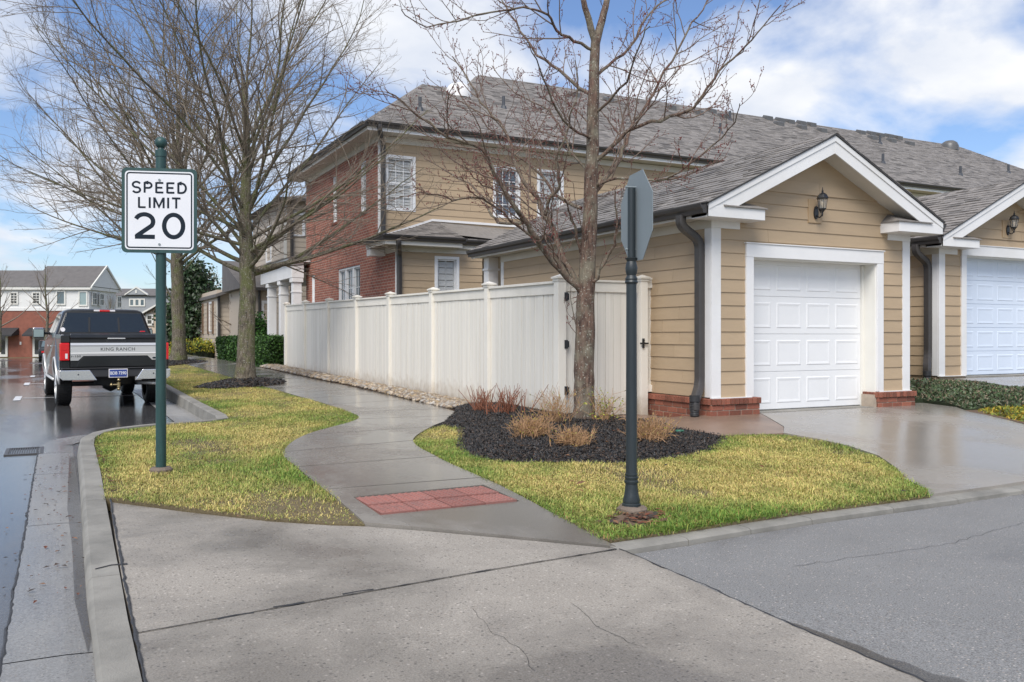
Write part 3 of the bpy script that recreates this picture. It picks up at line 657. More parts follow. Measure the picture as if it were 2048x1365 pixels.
def downspout(mb, path, wx=.055, wy=.045):
    pr = [(wx, wy*.6), (wx*.8, wy), (-wx*.8, wy), (-wx, wy*.6), (-wx, -wy*.6), (-wx*.8, -wy), (wx*.8, -wy), (wx, -wy*.6)]
    mb.tube(path, 1.0, prof=pr)
def arc_pts(pts, k=4, r=.08):                                     # round the corners of a polyline
    P = [Vector(p) for p in pts]; out = [P[0]]
    for a, b_, c_ in zip(P[:-2], P[1:-1], P[2:]):
        d0 = (a-b_).normalized()*min(r, (a-b_).length*.45); d1 = (c_-b_).normalized()*min(r, (c_-b_).length*.45)
        for i in range(k+1): t_ = i/k; out.append((b_+d0)*(1-t_)**2+b_*2*t_*(1-t_)+(b_+d1)*t_*t_)
    return out+[P[-1]]
BRICK = None
def brick_wall(parent, x0, x1, y0, y1, z0, z1, faces, cap=.082, course=.076, seed=1):
    """brick plinth; faces: list of ('y',ypos,-1,u0,u1) / ('x',xpos,sign,u0,u1)"""
    global BRICK
    if BRICK is None: BRICK = bevel_box('brick', 'brick', .05)
    rg = random.Random(seed); mb = MB(); mb.box(x0+.007, x1-.007, y0+.007, y1-.007, z0-.08, z1-.02); part('mortar_core', mb, 'mortar', parent)
    nc = int(round((z1-z0-cap)/course)); hh = (z1-z0-cap)/max(1, nc)
    for ax, pos, sg, u0, u1 in faces:
        for r in range(nc):
            z = z0+hh*(r+.5); u = u0-(.0 if r % 2 == 0 else .105)
            while u < u1-.01:
                a, b_ = max(u, u0), min(u+.21, u1)
                if b_-a > .025:
                    d = .045; p = pos-sg*(d-.001*rg.random()*4)
                    if ax == 'y': piece('brick', BRICK, parent, ((a+b_)/2, p, z), (b_-a-.010, .09, hh-.010))
                    else: piece('brick', BRICK, parent, (p, (a+b_)/2, z), (.09, b_-a-.010, hh-.010))
                u += .21
        n = max(1, int(round((u1-u0)/.075))); st = (u1-u0)/n                              # rowlock cap
        for k in range(n):
            c = u0+st*(k+.5); p = pos-sg*(.06-.025)
            if ax == 'y': piece('brick', BRICK, parent, (c, p, z1-cap/2+rg.uniform(-.001, .001)), (st-.009, .13, cap-.004))
            else: piece('brick', BRICK, parent, (p, c, z1-cap/2+rg.uniform(-.001, .001)), (.13, st-.009, cap-.004))
# ================================================================== garages
def garage(name, label, X0, yf, yb, zfl, rows, seed, ybg, nsh, side_end=None, lamp_label=''):
    """X0 left wall plane, yf front plane; width and roof as measured on the near garage"""
    Wd = 3.865; X1 = X0+Wd; xc = X0+Wd/2; oh = .345; yo = yf-.35; zb = zfl+(.235 if zfl < .5 else .03)          # zb: top of plinth
    g = thing(name, label, 'garage', (xc, yf, zfl-.1))
    d0, d1 = X0+.71, X0+3.15; dt = 2.49 if zfl < .5 else 2.86                                # door opening
    sl = .487; ez = 3.13; az_ = ez+sl*(xc-(X0-oh))                                              # eave z at tip, apex z
    def roofz(x): return az_-sl*abs(x-xc)
    # walls behind the siding
    mb = MB(); wz = 3.0
    mb.box(X0+.01, d0-.004, yf, yf+.29, zfl-.1, wz); mb.box(d1+.004, X1-.01, yf, yf+.29, zfl-.1, wz); mb.box(d0-.003, d1+.003, yf+.001, yf+.288, dt+.004, wz-.001)
    mb.prism([(X0+.01, yf, wz), (X1-.01, yf, wz), (X1-.01, yf, roofz(X1)-.17), (xc, yf, az_-.17), (X0+.01, yf, roofz(X0)-.17)], (0, .2, 0))
    mb.box(X0+.01, X0+.16, yf+.29, yb, zfl-.1, wz); mb.box(X1-.16, X1-.01, yf+.29, yb, zfl-.1, wz); mb.box(X0+.01, X1-.01, yb-.15, yb-.005, zfl-.1, wz)
    mb.prism([(X0+.01, yb-.15, wz), (X1-.01, yb-.15, wz), (xc, yb-.15, az_-.17)], (0, .14, 0))
    part('wall', mb, 'siding', g)
    zt = az_-.12
    lamp = (xc+.10, 3.24 if zfl < .5 else 3.44)
    hole = [(d0-.13, d1+.13, zfl-.2, dt+.19)]
    lb = (lamp[0]-.28, lamp[0]-.02, lamp[1]-.21, lamp[1]+.13); hole.append(lb)
    planks(g, 'y', yf, -1, X0+.14, X1-.14, zb, zt, .1795, hole, [lambda p: roofz(p[0])-.20-p[1]], seed=seed, joints=9)
    planks(g, 'x', X0, -1, yf+.10, yb-.1, zb, 2.86, .1795, (), (), seed=seed+1, joints=1.9)
    # lamp board
    mb = MB(); mb.box(lb[0], lb[1], yf-.03, yf, lb[2], lb[3]); part('mounting_board', mb, 'trim_tan', g, bevel=.004)
    # trim
    mb = MB(); mb.box(d0-.135, d1+.135, yf-.045, yf-.0, dt, dt+.185); mb.box(d0-.15, d1+.15, yf-.06, yf, dt+.185, dt+.20); part('door_header', mb, 'white', g, bevel=.003)
    for a, b_ in ((d0-.135, d0), (d1, d1+.135)): mb = MB(); mb.box(a, b_, yf-.042, yf, zb-.005, dt-.002); part('door_casing', mb, 'white', g, bevel=.003)
    mb = MB(); mb.box(d0-.003, d0+.012, yf-.004, yf+.285, zfl, dt-.013); mb.box(d1-.012, d1+.003, yf-.004, yf+.285, zfl, dt-.013); mb.box(d0-.002, d1+.002, yf-.004, yf+.285, dt-.012, dt+.003); mb.box(d1-.05, d1-.0125, yf+.20, yf+.284, zfl, dt-.02); mb.box(d0+.0125, d0+.03, yf+.20, yf+.284, zfl, dt-.02); part('jamb', mb, 'jamb', g)
    for a, b_ in ((X0-.022, X0+.14), (X1-.14, X1+.022)): mb = MB(); mb.box(a, b_, yf-.026, yf-.001, zb, 2.86); part('corner_board', mb, 'white', g, bevel=.003)
    for a in (yf+.0, yb-.12): mb = MB(); mb.box(X0-.024, X0-.001, a, a+.12, zb, 2.86); part('corner_board', mb, 'white', g, bevel=.003)
    mb = MB(); mb.box(X0-.028, X0-.001, yf-.02, yb, 2.86, 2.985); part('frieze_board', mb, 'soffit', g)
    for a, b_ in ((X0-.024, X0+.47), (X1-.47, X1+.024)): mb = MB(); mb.box(a, b_, yf-.032, yf-.001, 2.86, 2.985); part('frieze_block', mb, 'white', g, bevel=.003)
    for a, b_ in ((X0-oh+.02, X0), (X1, X1+oh-.02)): part('eave_soffit', MB().box(a, b_, yo+.03, ybg, 2.987, 3.0), 'soffit', g)
    for a in (X0-oh, X1+oh-.02): part('eave_fascia', MB().box(a, a+.02, yo+.03, ybg, 2.97, 3.12), 'white', g)
    # rake boards, returns, rake soffit
    for s in (-1, 1):
        xt = xc+s*(Wd/2+oh)
        mb = MB(); mb.prism([(xt, yo, ez-.005), (xc, yo, az_-.005), (xc, yo, az_-.255), (xt-s*.30, yo, ez+.30*sl-.255), (xt-s*.02, yo, ez-.175), (xt, yo, ez-.175)], (0, .025, 0)); part('rake_board', mb, 'white', g, bevel=.003)
        mb = MB(); mb.prism([(xt, yo-.014, ez-.006), (xc, yo-.014, az_-.006), (xc, yo-.014, az_-.085), (xt, yo-.014, ez-.085)], (0, .016, 0)); part('rake_trim', mb, 'white', g, bevel=.003)
        mb = MB(); mb.prism([(xt-s*.3, yo+.025, ez+.3*sl-.20), (xc, yo+.025, az_-.20), (xc, yo+.025, az_-.18), (xt-s*.3, yo+.025, ez+.3*sl-.18)], (0, yf-yo-.0, 0)); part('rake_soffit', mb, 'soffit', g)
        xa = xt-s*.965
        mb = MB(); mb.box(min(xt, xa), max(xt, xa), yo-.006, yf+.0, 2.955, 3.10); rt = part('cornice_return', mb, 'white', g, bevel=.003)
        mb = MB(); q = [(xa+s*-.03, yo-.03, 3.10), (xt-s*.25, yo-.03, 3.10), (xt-s*.3, yf, 3.24), (xa+s*.16, yf, 3.24)]; mb.prism(q, (0, 0, .014)); mb.prism([(xa-s*.03, yo-.03, 3.10), (xa+s*.16, yf, 3.235), (xa, yf, 3.10)], (0, 0, .012)); part('return_cap', mb, 'shingle', rt)
    # roof deck with shingles
    mb = MB(); y0r, y1r = yo-.03, ybg
    for s in (-1, 1):
        xt = xc+s*(Wd/2+oh+.02); zt_ = az_-sl*(Wd/2+oh+.02)
        mb.prism([(xt, y0r, zt_), (xc, y0r, az_), (xc, y0r, az_+.022), (xt, y0r, zt_+.022)], (0, y1r-y0r, 0))
    roof = part('roof', mb, 'gutter', g)
    cosv = Vector((1, 0, sl)).normalized(); xt = X0-oh-.035; zt_ = roofz(xt)+.022
    Ls = (xc-xt)*math.sqrt(1+sl*sl); nr = int(Ls/.142)
    shingles(roof, (xt, y0r-.006, zt_), (0, 1, 0), cosv, nr, Ls/nr, lambda v_: 0, lambda v_: y1r-y0r+.012, seed=seed+5, n_obj=nsh, prefer=Vector((0, 0, 1.4)))
    cosw = Vector((-1, 0, sl)).normalized(); xt2 = X1+oh+.035
    shingles(roof, (xt2, y0r-.006, zt_), (0, 1, 0), cosw, nr, Ls/nr, lambda v_: 0, lambda v_: y1r-y0r+.012, seed=seed+6)
    mb = MB(); rg = random.Random(seed)
    y = y0r-.01
    while y < y1r:
        c = shingle_tone(rg); mb.prism([(xc-.15, y, az_+.022-.15*sl+.016), (xc, y, az_+.046), (xc+.15, y, az_+.022-.15*sl+.016), (xc+.15, y, az_+.022-.15*sl+.006), (xc, y, az_+.034), (xc-.15, y, az_+.022-.15*sl+.006)], (0, .16, -.004), c); y += .142
    part('ridge_cap', mb, 'shingle_attr', roof, kind='stuff')
    # gutters and downspout
    mb = MB(); gutter_run(mb, (X0-oh, yo+.02, 3.125), (X0-oh, ybg, 3.125), (-1, 0, 0)); part('gutter', mb, 'gutter', g)
    mb = MB(); gutter_run(mb, (X1+oh, yo+.02, 3.125), (X1+oh, ybg, 3.125), (1, 0, 0)); part('gutter', mb, 'gutter', g)
    ys_ = yf+.16; xw = X0-.075
    dp = arc_pts([(X0-oh-.05, ys_, 3.02), (X0-oh-.05, ys_, 2.88), (xw, ys_, 2.70), (xw, ys_, zfl+.40), (xw-.19, ys_-.13, zfl+.20), (xw-.19, ys_-.13, zfl+.08)], 5, .12)
    mb = MB(); downspout(mb, dp, .062, .05); ds = part('downspout', mb, 'gutter', g, angle=40)
    mb = MB(); prof = []
    for k in range(9): prof += [(.058, k*.021), (.066, k*.021+.008), (.058, k*.021+.016)]
    mb.lathe([(.05, -.03)]+prof+[(.072, .19), (.072, .27), (.06, .275)], (xw-.19, ys_-.13, zg(xw, ys_)+.02 if zfl < .5 else zfl-.15), 14); part('drain_boot', mb, 'plastic_dark', ds, angle=50)
    # plinth of bricks
    zp = zfl-.10
    for a, b_ in ((X0-.03, d0-.04), (d1+.04, X1+.03)): part('plinth_flashing', MB().box(a, b_, yf-.05, yf-.0, zb-.012, zb), 'white', g)
    if zfl < .5:
        q = part('brick_plinth', MB().box(X0-.04, d0+.07, yf-.04, yf+.2, zp-.1, zb-.05), 'mortar', g)
        brick_wall(q, X0-.065, d0+.085, yf-.07, yf+.25, zp, zb-.012, [('y', yf-.07, -1, X0-.065, d0+.085), ('x', d0+.085, 1, yf-.07, yf+.2)], seed=seed)
        q2 = part('brick_plinth', MB().box(X0-.04, X0+.1, yf+.26, yb, zp-.1, zb-.05), 'mortar', g)
        brick_wall(q2, X0-.065, X0+.1, yf+.255, yb, zp, zb-.012, [('x', X0-.065, -1, yf-.06, min(yb, yf+2.2))], seed=seed+2)
        q3 = part('brick_plinth', MB().box(d1-.07, X1+.04, yf-.04, yf+.2, zp-.1, zb-.05), 'mortar', g)
        brick_wall(q3, d1-.02, X1+.09, yf-.07, yf+.25, zp, zb-.012, [('y', yf-.07, -1, d1-.02, X1+.09), ('x', d1-.02, -1, yf-.07, yf+.2)], seed=seed+3)
    # sectional door
    dm = 'door_white' if zfl < .5 else 'door_blue_white'
    yd = yf+.235; mb = MB(); mb.box(d0+.012, d1-.012, yd+.012, yd+.03, zfl+.01, dt-.0); door = part('garage_door', mb, dm, g)
    H = dt+.02-zfl-.015; hs = H/rows; x0, x1 = d0+.032, d1-.052
    for r in range(rows):
        za_ = zfl+.015+hs*r; mb = MB(); mb.box(x0, x1, yd, yd+.012, za_+.003, za_+hs-.003); part('door_section', mb, dm, door, bevel=.003)
        pw = (x1-x0)/4
        for k in range(4):
            a, b_ = x0+pw*k+.055, x0+pw*(k+1)-.055; c_, e_ = za_+hs*.16, za_+hs*.84; mb = MB(); vs = []
            for ins, dd in ((0, .0005), (.012, -.007), (.026, -.006), (.05, -.002), (.055, -.002)):
                vs += [(a+ins, yd+dd, c_+ins), (b_-ins, yd+dd, c_+ins), (b_-ins, yd+dd, e_-ins), (a+ins, yd+dd, e_-ins)]
            mb.add(vs, [(4*j+i, 4*j+(i+1) % 4, 4*j+4+(i+1) % 4, 4*j+4+i) for j in range(4) for i in range(4)]+[(16, 17, 18, 19)]); part('raised_panel', mb, dm, door)
    mb = MB(); mb.box(d0-.0, d1, yf-.03, yd+.05, zfl-.12, zfl+.004); part('threshold', mb, 'kerb', g)
    # wall lantern
    lx, lz = lamp; lt = thing('wall_lantern', lamp_label, 'lantern', (lx-.15, yf-.03, lz-.12), 'lanterns on the garage gables')
    mb = MB(); pr = [(lx-.15+.05*math.cos(a)*(1 if abs(math.cos(a)) > 0 else 1), lz-.05+.115*math.sin(a)) for a in [2*math.pi*k/12 for k in range(12)]]
    mb.prism([(x, yf-.03, z) for x, z in pr], (0, -.03, 0)); part('back_plate', mb, 'black_metal', lt, bevel=.006)
    ly = yf-.19; mb = MB(); cxl = lx-.15
    mb.tube(arc_pts([(cxl, yf-.06, lz-.10), (cxl, yf-.12, lz-.15), (cxl, ly+.02, lz-.12), (cxl, ly, lz-.06)], 4, .05), .011, 6); mb.tube(arc_pts([(cxl, yf-.06, lz+.02), (cxl, yf-.10, lz+.05), (cxl, yf-.12, lz-.02), (cxl, yf-.16, lz-.07)], 4, .03), .008, 6); part('scroll_arm', mb, 'black_metal', lt, smooth=True)
    mb = MB(); mb.lathe([(.004, -.13), (.012, -.09), (.010, -.07), (.022, -.05), (.045, -.02), (.062, .0), (.060, .006)], (cxl, ly, lz), 6); part('base_cup', mb, 'black_metal', lt)
    mb = MB(); mb.lathe([(.088, .165), (.105, .175), (.095, .19), (.075, .235), (.045, .262), (.018, .275), (.015, .295), (.022, .30), (.010, .315), (.006, .35), (.002, .37)], (cxl, ly, lz), 6); part('cap', mb, 'black_metal', lt)
    mb = MB()
    for k in range(6):
        a = 2*math.pi*k/6; mb.tube([(cxl+.058*math.cos(a), ly+.058*math.sin(a), lz), (cxl+.084*math.cos(a), ly+.084*math.sin(a), lz+.172)], .006, 4)
    part('cage', mb, 'black_metal', lt)
    mb = MB(); mb.lathe([(.052, .002), (.077, .168)], (cxl, ly, lz), 6); part('lamp_glass', mb, 'glass_lamp', lt)
    mb = MB(); mb.lathe([(.012, .005), (.014, .05), (.028, .075), (.033, .105), (.02, .14), (.004, .15)], (cxl, ly, lz), 10); part('bulb', mb, 'bulb', lt, smooth=True)
    lt.scale = (.84, .84, .84); lt.location.z += .0
    return g
G1 = garage('garage', 'tan lap sided garage with dark downspout standing behind the mulch bed tree', 7.872, 9.43, 15.79, .325, 4, 11, 16.5, 300, lamp_label='black wall lantern on the gable of the nearer garage')
G2 = garage('garage', 'tan garage at the right picture edge with bluish white door behind junipers', 13.96, 10.57, 17.0, .655, 5, 31, 17.5, 0, lamp_label='black wall lantern on the gable of the farther garage')
# ================================================================== fence
FX = 6.30
FY = [10.80, 13.10, 15.53, 17.95, 20.30, 22.72, 25.18, 27.55]
def fz(y): return .255+.0105*(y-15.5)+.008
fence = thing('fence', 'long white board fence with capped posts beside the wet sidewalk', 'fence', (FX, 19, fz(19)))
POST = None
def post(parent, x, y, zb_, zt_, w=.065):
    mb = MB(); mb.box(x-w, x+w, y-w, y+w, zb_-.15, zt_); p = part('post', mb, 'fence_white', parent, bevel=.004)
    mb = MB(); c = w+.03
    mb.box(x-w-.012, x+w+.012, y-w-.012, y+w+.012, zt_-.035, zt_+.001); mb.box(x-c, x+c, y-c, y+c, zt_+.002, zt_+.025)
    mb.add([(x-c, y-c, zt_+.0255), (x+c, y-c, zt_+.0255), (x+c, y+c, zt_+.0255), (x-c, y+c, zt_+.0255), (x, y, zt_+.065)], [(0, 1, 4), (1, 2, 4), (2, 3, 4), (3, 0, 4), (3, 2, 1, 0)]); part('post_cap', mb, 'fence_white', p)
    return p
BOARD = bevel_box('fence_board', 'fence_white', .02)
for i, y in enumerate(FY): post(fence, FX, y, fz(y), fz(y)+1.99)
rgf = random.Random(5)
for a, b_ in zip(FY[:-1], FY[1:]):
    a0, b0 = a+.066, b_-.066; n = 16; st = (b0-a0)/n
    for k in range(n):
        y = a0+st*(k+.5); z0 = fz(y)-.06; z1 = fz(y)+1.80
        piece('board', BOARD, fence, (FX+.006+rgf.uniform(-.004, .003), y, (z0+z1)/2), (.02, st-(.006 if rgf.random() < .55 else .015), z1-z0))
    za_, zb_ = fz(a0), fz(b0)
    for nm, h0, h1, d0, d1 in (('rail', 1.775, 1.925, -.022, .03), ('top_cap', 1.926, 1.962, -.05, .05)):
        mb = MB(); mb.prism([(FX+d0, a0, za_+h0), (FX+d0, b0, zb_+h0), (FX+d0, b0, zb_+h1), (FX+d0, a0, za_+h1)], (d1-d0, 0, 0)); part(nm, mb, 'fence_white', fence, bevel=.003)
    mb = MB(); mb.prism([(FX+.018, a0, za_+.05), (FX+.018, b0, zb_+.05), (FX+.018, b0, zb_+.15), (FX+.018, a0, za_+.15)], (.03, 0, 0)); part('rail', mb, 'fence_white', fence)
# gate between corner post and garage
gate = thing('gate', 'white board gate with black hinges and latch between fence corner and garage', 'gate', (7.0, 10.8, .33))
GY = 10.80; g0, g1 = FX+.075, 7.60; n = 9; st = (g1-g0)/n; zb_ = .33
for k in range(n): piece('board', BOARD, gate, (g0+st*(k+.5), GY+.004+rgf.uniform(-.0015, .0015), zb_+.83), (st-.006, .02, 1.82))
for h0, h1, d0, d1, nm in ((1.70, 1.84, -.03, .025, 'rail'), (1.842, 1.872, -.05, .04, 'top_cap')):
    mb = MB(); mb.box(g0, g1, GY+d0, GY+d1, zb_+h0, zb_+h1); part(nm, mb, 'fence_white', gate, bevel=.003)
for h in (.30, .95, 1.62):
    mb = MB(); mb.box(FX+.035, FX+.085, GY-.078, GY-.064, zb_+h-.06, zb_+h+.06); mb.box(FX+.07, FX+.115, GY-.063, GY-.032, zb_+h-.045, zb_+h+.045); part('hinge', mb, 'black_metal', gate)
gp2 = thing('gate_post', 'white capped post joining the gate to the garage wall', 'post', (7.70, 10.8, .3))
post(gp2, 7.70, GY-.01, .34, 2.24, .062)
for xx in (7.80, 7.845): piece('board', BOARD, gp2, (xx, GY+.01, 1.42), (.042, .03, 1.55))
for h0, h1, d, nm in ((1.78, 1.90, .03, 'rail'), (1.902, 1.93, .04, 'top_cap'), (.24, .34, .03, 'rail')): mb = MB(); mb.box(7.765, 7.87, GY-d-.01, GY+.03, .33+h0, .33+h1); part(nm, mb, 'fence_white', gp2)
mb = MB(); mb.box(7.655, 7.685, GY-.095, GY-.074, 1.22, 1.36); mb.box(7.60, 7.75, GY-.105, GY-.096, 1.275, 1.30); mb.lathe([(.012, 0), (.016, .01), (.008, .02)], (7.67, GY-.10, 1.325), 8); part('latch', mb, 'black_metal', gate)
# small fence between the two garages
sf = thing('fence', 'short white board fence panel in the gap between the two garages', 'fence', (12.9, 12.3, .5))
for k in range(16): piece('board', BOARD, sf, (11.80+k*.14, 12.3, 1.42), (.134, .02, 1.75))
mb = MB(); mb.box(11.74, 13.95, 12.26, 12.33, 2.29, 2.42); part('rail', mb, 'fence_white', sf)
# ================================================================== main house
HX, HY0, HY1 = 7.40, 22.0, 29.5
EZ, PITCH, EY = 6.83, .56, 21.55
def onroof(u, v):
    d = ray(u, v); t_ = (EZ-PITCH*EY-CAMH)/(d.z-PITCH*d.y); return Vector((0, 0, CAMH))+d*t_
house = thing('townhouse', 'long two storey house with brick end wall, tan siding and grey shingle roof', 'house', (12, 25, .3))
# brick end wall with window openings (x plane facing the street)
wins_b = [(23.05, 23.58, 4.78, 6.15), (25.83, 26.32, 4.80, 6.18), (23.58, 25.74, 1.25, 3.37), (28.40, 28.84, 1.3, 3.38)]
rects = [(22.0, HY1, .2, 6.62)]
for w in wins_b: rects = [q for r in rects for q in rect_minus(r, w)]
mb = MB()
for a, b_, c_, d_ in rects: mb.box(HX, HX+.10, a, b_, c_, d_)
part('brick_wall', mb, 'wall_brick', house)
mb = MB(); mb.box(HX+.001, HX+.10, 20.70, 21.999, .2, 3.52); part('brick_wall', mb, 'wall_brick', house)
plb = Plane('x', HX+.06, -1)
for k, w in enumerate(wins_b):
    if k == 2:
        t3 = (w[1]-w[0])/3
        for j in range(3): window(house, plb, w[0]+t3*j+.05, w[0]+t3*(j+1)-.05, w[2]+.03, w[3]-.06, trim=.05, cols=3, rows=2, split=.46, sill=False, glassm='glass_far')
    else: window(house, plb, w[0]+.045, w[1]-.045, w[2]+.03, w[3]-.05, trim=.045, cols=2, rows=3, split=.5, sill=False, slats=14)
    mb = MB(); n = max(2, int((w[1]-w[0])/.075)); st = (w[1]-w[0]+.1)/n
    for j in range(n): mb.box(HX-.03, HX+.05, w[0]-.05+st*j, w[0]-.05+st*(j+1)-.008, w[2]-.07, w[2]-.004)
    part('brick_sill', mb, 'brick', house, kind='stuff')
# rear wall upper storey
HXR = 40.0
mb = MB(); mb.box(HX+.101, 7.62, HY0+.02, HY0+.3, .2, 6.6)
w2 = [(7.64, 8.33, 4.72, 6.04), (10.77, 11.45, 4.72, 6.02), (12.15, 12.86, 4.72, 6.04), (15.6, 16.3, 4.72, 6.02)]
rects = [(HX+.101, HXR, .2, 6.6)]
for w in w2: rects = [q for r in rects for q in rect_minus(r, w)]
mb = MB()
for a, b_, c_, d_ in rects: mb.box(a, b_, HY0+.004, HY0+.15, c_, d_)
part('wall', mb, 'siding', house)
planks(house, 'y', HY0, -1, HX+.12, 19.0, 3.55, 6.42, .178, [(w[0]-.075, w[1]+.075, w[2]-.06, w[3]+.075) for w in w2], (), seed=71, joints=3.2)
planks(house, 'y', HY0, -1, 19.0, HXR-.02, .9, 6.42, .178, (), (), seed=72, joints=30)
plh = Plane('y', HY0, -1)
window(house, plh, *w2[0], trim=.08, cols=3, rows=2, slats=16, sill=False, inner='shutter_slat')
window(house, plh, *w2[1], trim=.08, cols=3, rows=2, slats=16, sill=False, blind='slat_blue')
window(house, plh, *w2[2], trim=.08, cols=1, rows=1, slats=9, sill=False, inner='soffit')
window(house, plh, *w2[3], trim=.08, cols=3, rows=2, slats=16, sill=False)
mb = MB(); mb.box(HX-.02, HX+.115, HY0-.028, HY0-.0, 3.5, 6.42); part('corner_board', mb, 'white', house)
mb = MB(); mb.box(HX-.022, HXR, HY0-.035, HY0-.001, 6.42, 6.58); part('frieze_board', mb, 'soffit', house)
mb = MB(); mb.box(HX-.035, HX-.001, HY0-.03, HY1, 6.44, 6.60); part('frieze_board', mb, 'soffit', house)
part('eave_soffit', MB().box(6.97, HXR+.4, EY, HY0, 6.60, 6.625), 'soffit', house)
part('eave_soffit', MB().box(6.97, HX, HY0+.001, HY1+.5, 6.601, 6.624), 'soffit', house)
part('eave_fascia', MB().box(6.95, HXR+.4, EY-.02, EY, 6.60, 6.80), 'white', house)
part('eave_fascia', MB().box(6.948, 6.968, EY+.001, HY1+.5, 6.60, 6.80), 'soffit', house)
mb = MB(); gutter_run(mb, (6.90, EY-.02, EZ-.01), (HXR+.5, EY-.02, EZ-.01), (0, -1, 0), .13, .13); part('gutter', mb, 'gutter', house)
mb = MB(); gutter_run(mb, (6.948, EY-.02, EZ-.012), (6.948, HY1+.5, EZ-.012), (-1, 0, 0), .13, .12); part('gutter', mb, 'gutter', house)
# roof deck: main plane P plus hip and back
def rp(x, y): return (x, y, EZ+PITCH*(y-EY)+.0)
pA, pB, pC, pD, pE, pF = rp(6.92, EY-.03), rp(10.1, 25.8), rp(11.5, 25.8), rp(13.1, 28.1), rp(38.4, 28.1), rp(41.0, EY-.03)
mb = MB(); yb1, yb2 = 30.05, 34.65
b1 = (6.92, yb1, EZ); b2 = (11.5, yb1, EZ); b3 = (13.1, yb2, EZ); b4 = (41, yb2, EZ)
mb.add([pA, pB, pC, pD, pE, pF, b1, b2, b3, b4], [(0, 5, 4, 3, 2, 1), (0, 1, 6), (1, 2, 7, 6), (2, 3, 8, 7), (3, 4, 9, 8), (5, 9, 4)])
roof = part('roof', mb, 'shingle', house)
Vs = Vector((0, 1, PITCH)).normalized(); q_ = math.sqrt(1+PITCH*PITCH)
def lb_(v):
    y = EY-.05+v/q_
    if y < 25.8: return (6.90+(y-EY+.05)*(10.1-6.9)/(25.8-EY+.05))-6.9
    return 11.5+(y-25.8)*(1.6/2.3)-6.9
def rb_(v): y = EY-.05+v/q_; return 41.02-(y-EY+.05)*(2.6/6.55)-6.9
Lr = (28.1-EY+.05)*q_; nr = int(Lr/.145)
shingles(roof, (6.9, EY-.05, EZ-.02+.012), (1, 0, 0), Vs, nr, Lr/nr, lb_, rb_, w=(.18, .42), seed=77, thick=.014)
mb = MB(); rg = random.Random(3)
def cap_line(A, B, w=.14, h=.03):
    A, B = Vector(A), Vector(B); n = int((B-A).length/.15); d = (B-A)/n; sdv = d.cross(Vector((0, 0, 1))).normalized()*w
    for i in range(n):
        a = A+d*i; c = shingle_tone(rg); e = d*1.1
        mb.add([a+sdv+Vector((0, 0, .005-w*.35)), a+Vector((0, 0, h)), a-sdv+Vector((0, 0, .005-w*.35)), a+e+sdv+Vector((0, 0, -w*.35)), a+e+Vector((0, 0, h-.01)), a+e-sdv+Vector((0, 0, -w*.35))], [(0, 3, 4, 1), (1, 4, 5, 2), (0, 1, 2)], c)
for A, B in ((pA, pB), (pB, pC), (pC, pD), (pD, pE), (pF, pE)): cap_line(A, B)
part('ridge_cap', mb, 'shingle_attr', roof, kind='stuff')
vents = [(1380+a/3.066, 140+b_/3.066) for a, b_ in ((475, 306), (550, 318), (543, 341), (610, 328), (680, 336), (683, 363), (742, 346), (807, 381), (1045, 393), (1107, 399), (1117, 426), (1162, 409), (1217, 415), (1233, 443), (1273, 426), (1345, 461))]+[(1099, 185), (1148, 194), (1216, 204), (1341, 219), (1396, 229), (1422, 226), (1445, 236)]
for u, v in vents:
    p = onroof(u, v); mb = MB(); w, l, h = .165, .17, .20
    z_ = lambda dy: p.z+PITCH*dy
    mb.add([(p.x-w, p.y-l, z_(-l)-.03), (p.x+w, p.y-l, z_(-l)-.03), (p.x+w, p.y+l, z_(l)), (p.x-w, p.y+l, z_(l)), (p.x-w*.95, p.y-l, z_(-l)+h), (p.x+w*.95, p.y-l, z_(-l)+h), (p.x+w*.8, p.y+l*.6, z_(l*.6)+h*.75), (p.x-w*.8, p.y+l*.6, z_(l*.6)+h*.75)], [(3, 2, 1, 0), (4, 5, 6, 7), (0, 1, 5, 4), (1, 2, 6, 5), (2, 3, 7, 6), (3, 0, 4, 7)])
    part('roof_vent', mb, 'vent_grey', roof, bevel=.012)
for u, v in ((1766, 328), (1921, 352), (2017, 347), (1441, 268), (1460, 242), (1007, 218), (840, 222), (1760, 289)):
    p = onroof(u, v); mb = MB(); mb.tube([(p.x, p.y, p.z-.1), (p.x, p.y, p.z+.38)], .05, 8); mb.lathe([(.12, -.06), (.075, .09), (.055, .1)], p, 8); part('vent_pipe', mb, 'pipe_dark', roof)
for u, v, mm in ((917, 188, 'white'), (1899, 296, 'vent_grey')):
    p = onroof(u, v); mb = MB(); mb.lathe([(.40, -.16), (.40, .07), (.33, .22), (.20, .31), (.05, .34)], p, 18); part('skylight_dome', mb, mm, roof, angle=50)
# corner downspout of the upper storey
mb = MB(); downspout(mb, arc_pts([(7.25, EY-.08, 6.75), (7.25, EY-.08, 6.62), (7.50, HY0-.07, 6.35), (7.50, HY0-.07, 4.02), (7.62, HY0-.16, 3.93)], 4, .10), .06, .05); part('downspout', mb, 'gutter', house, angle=40)
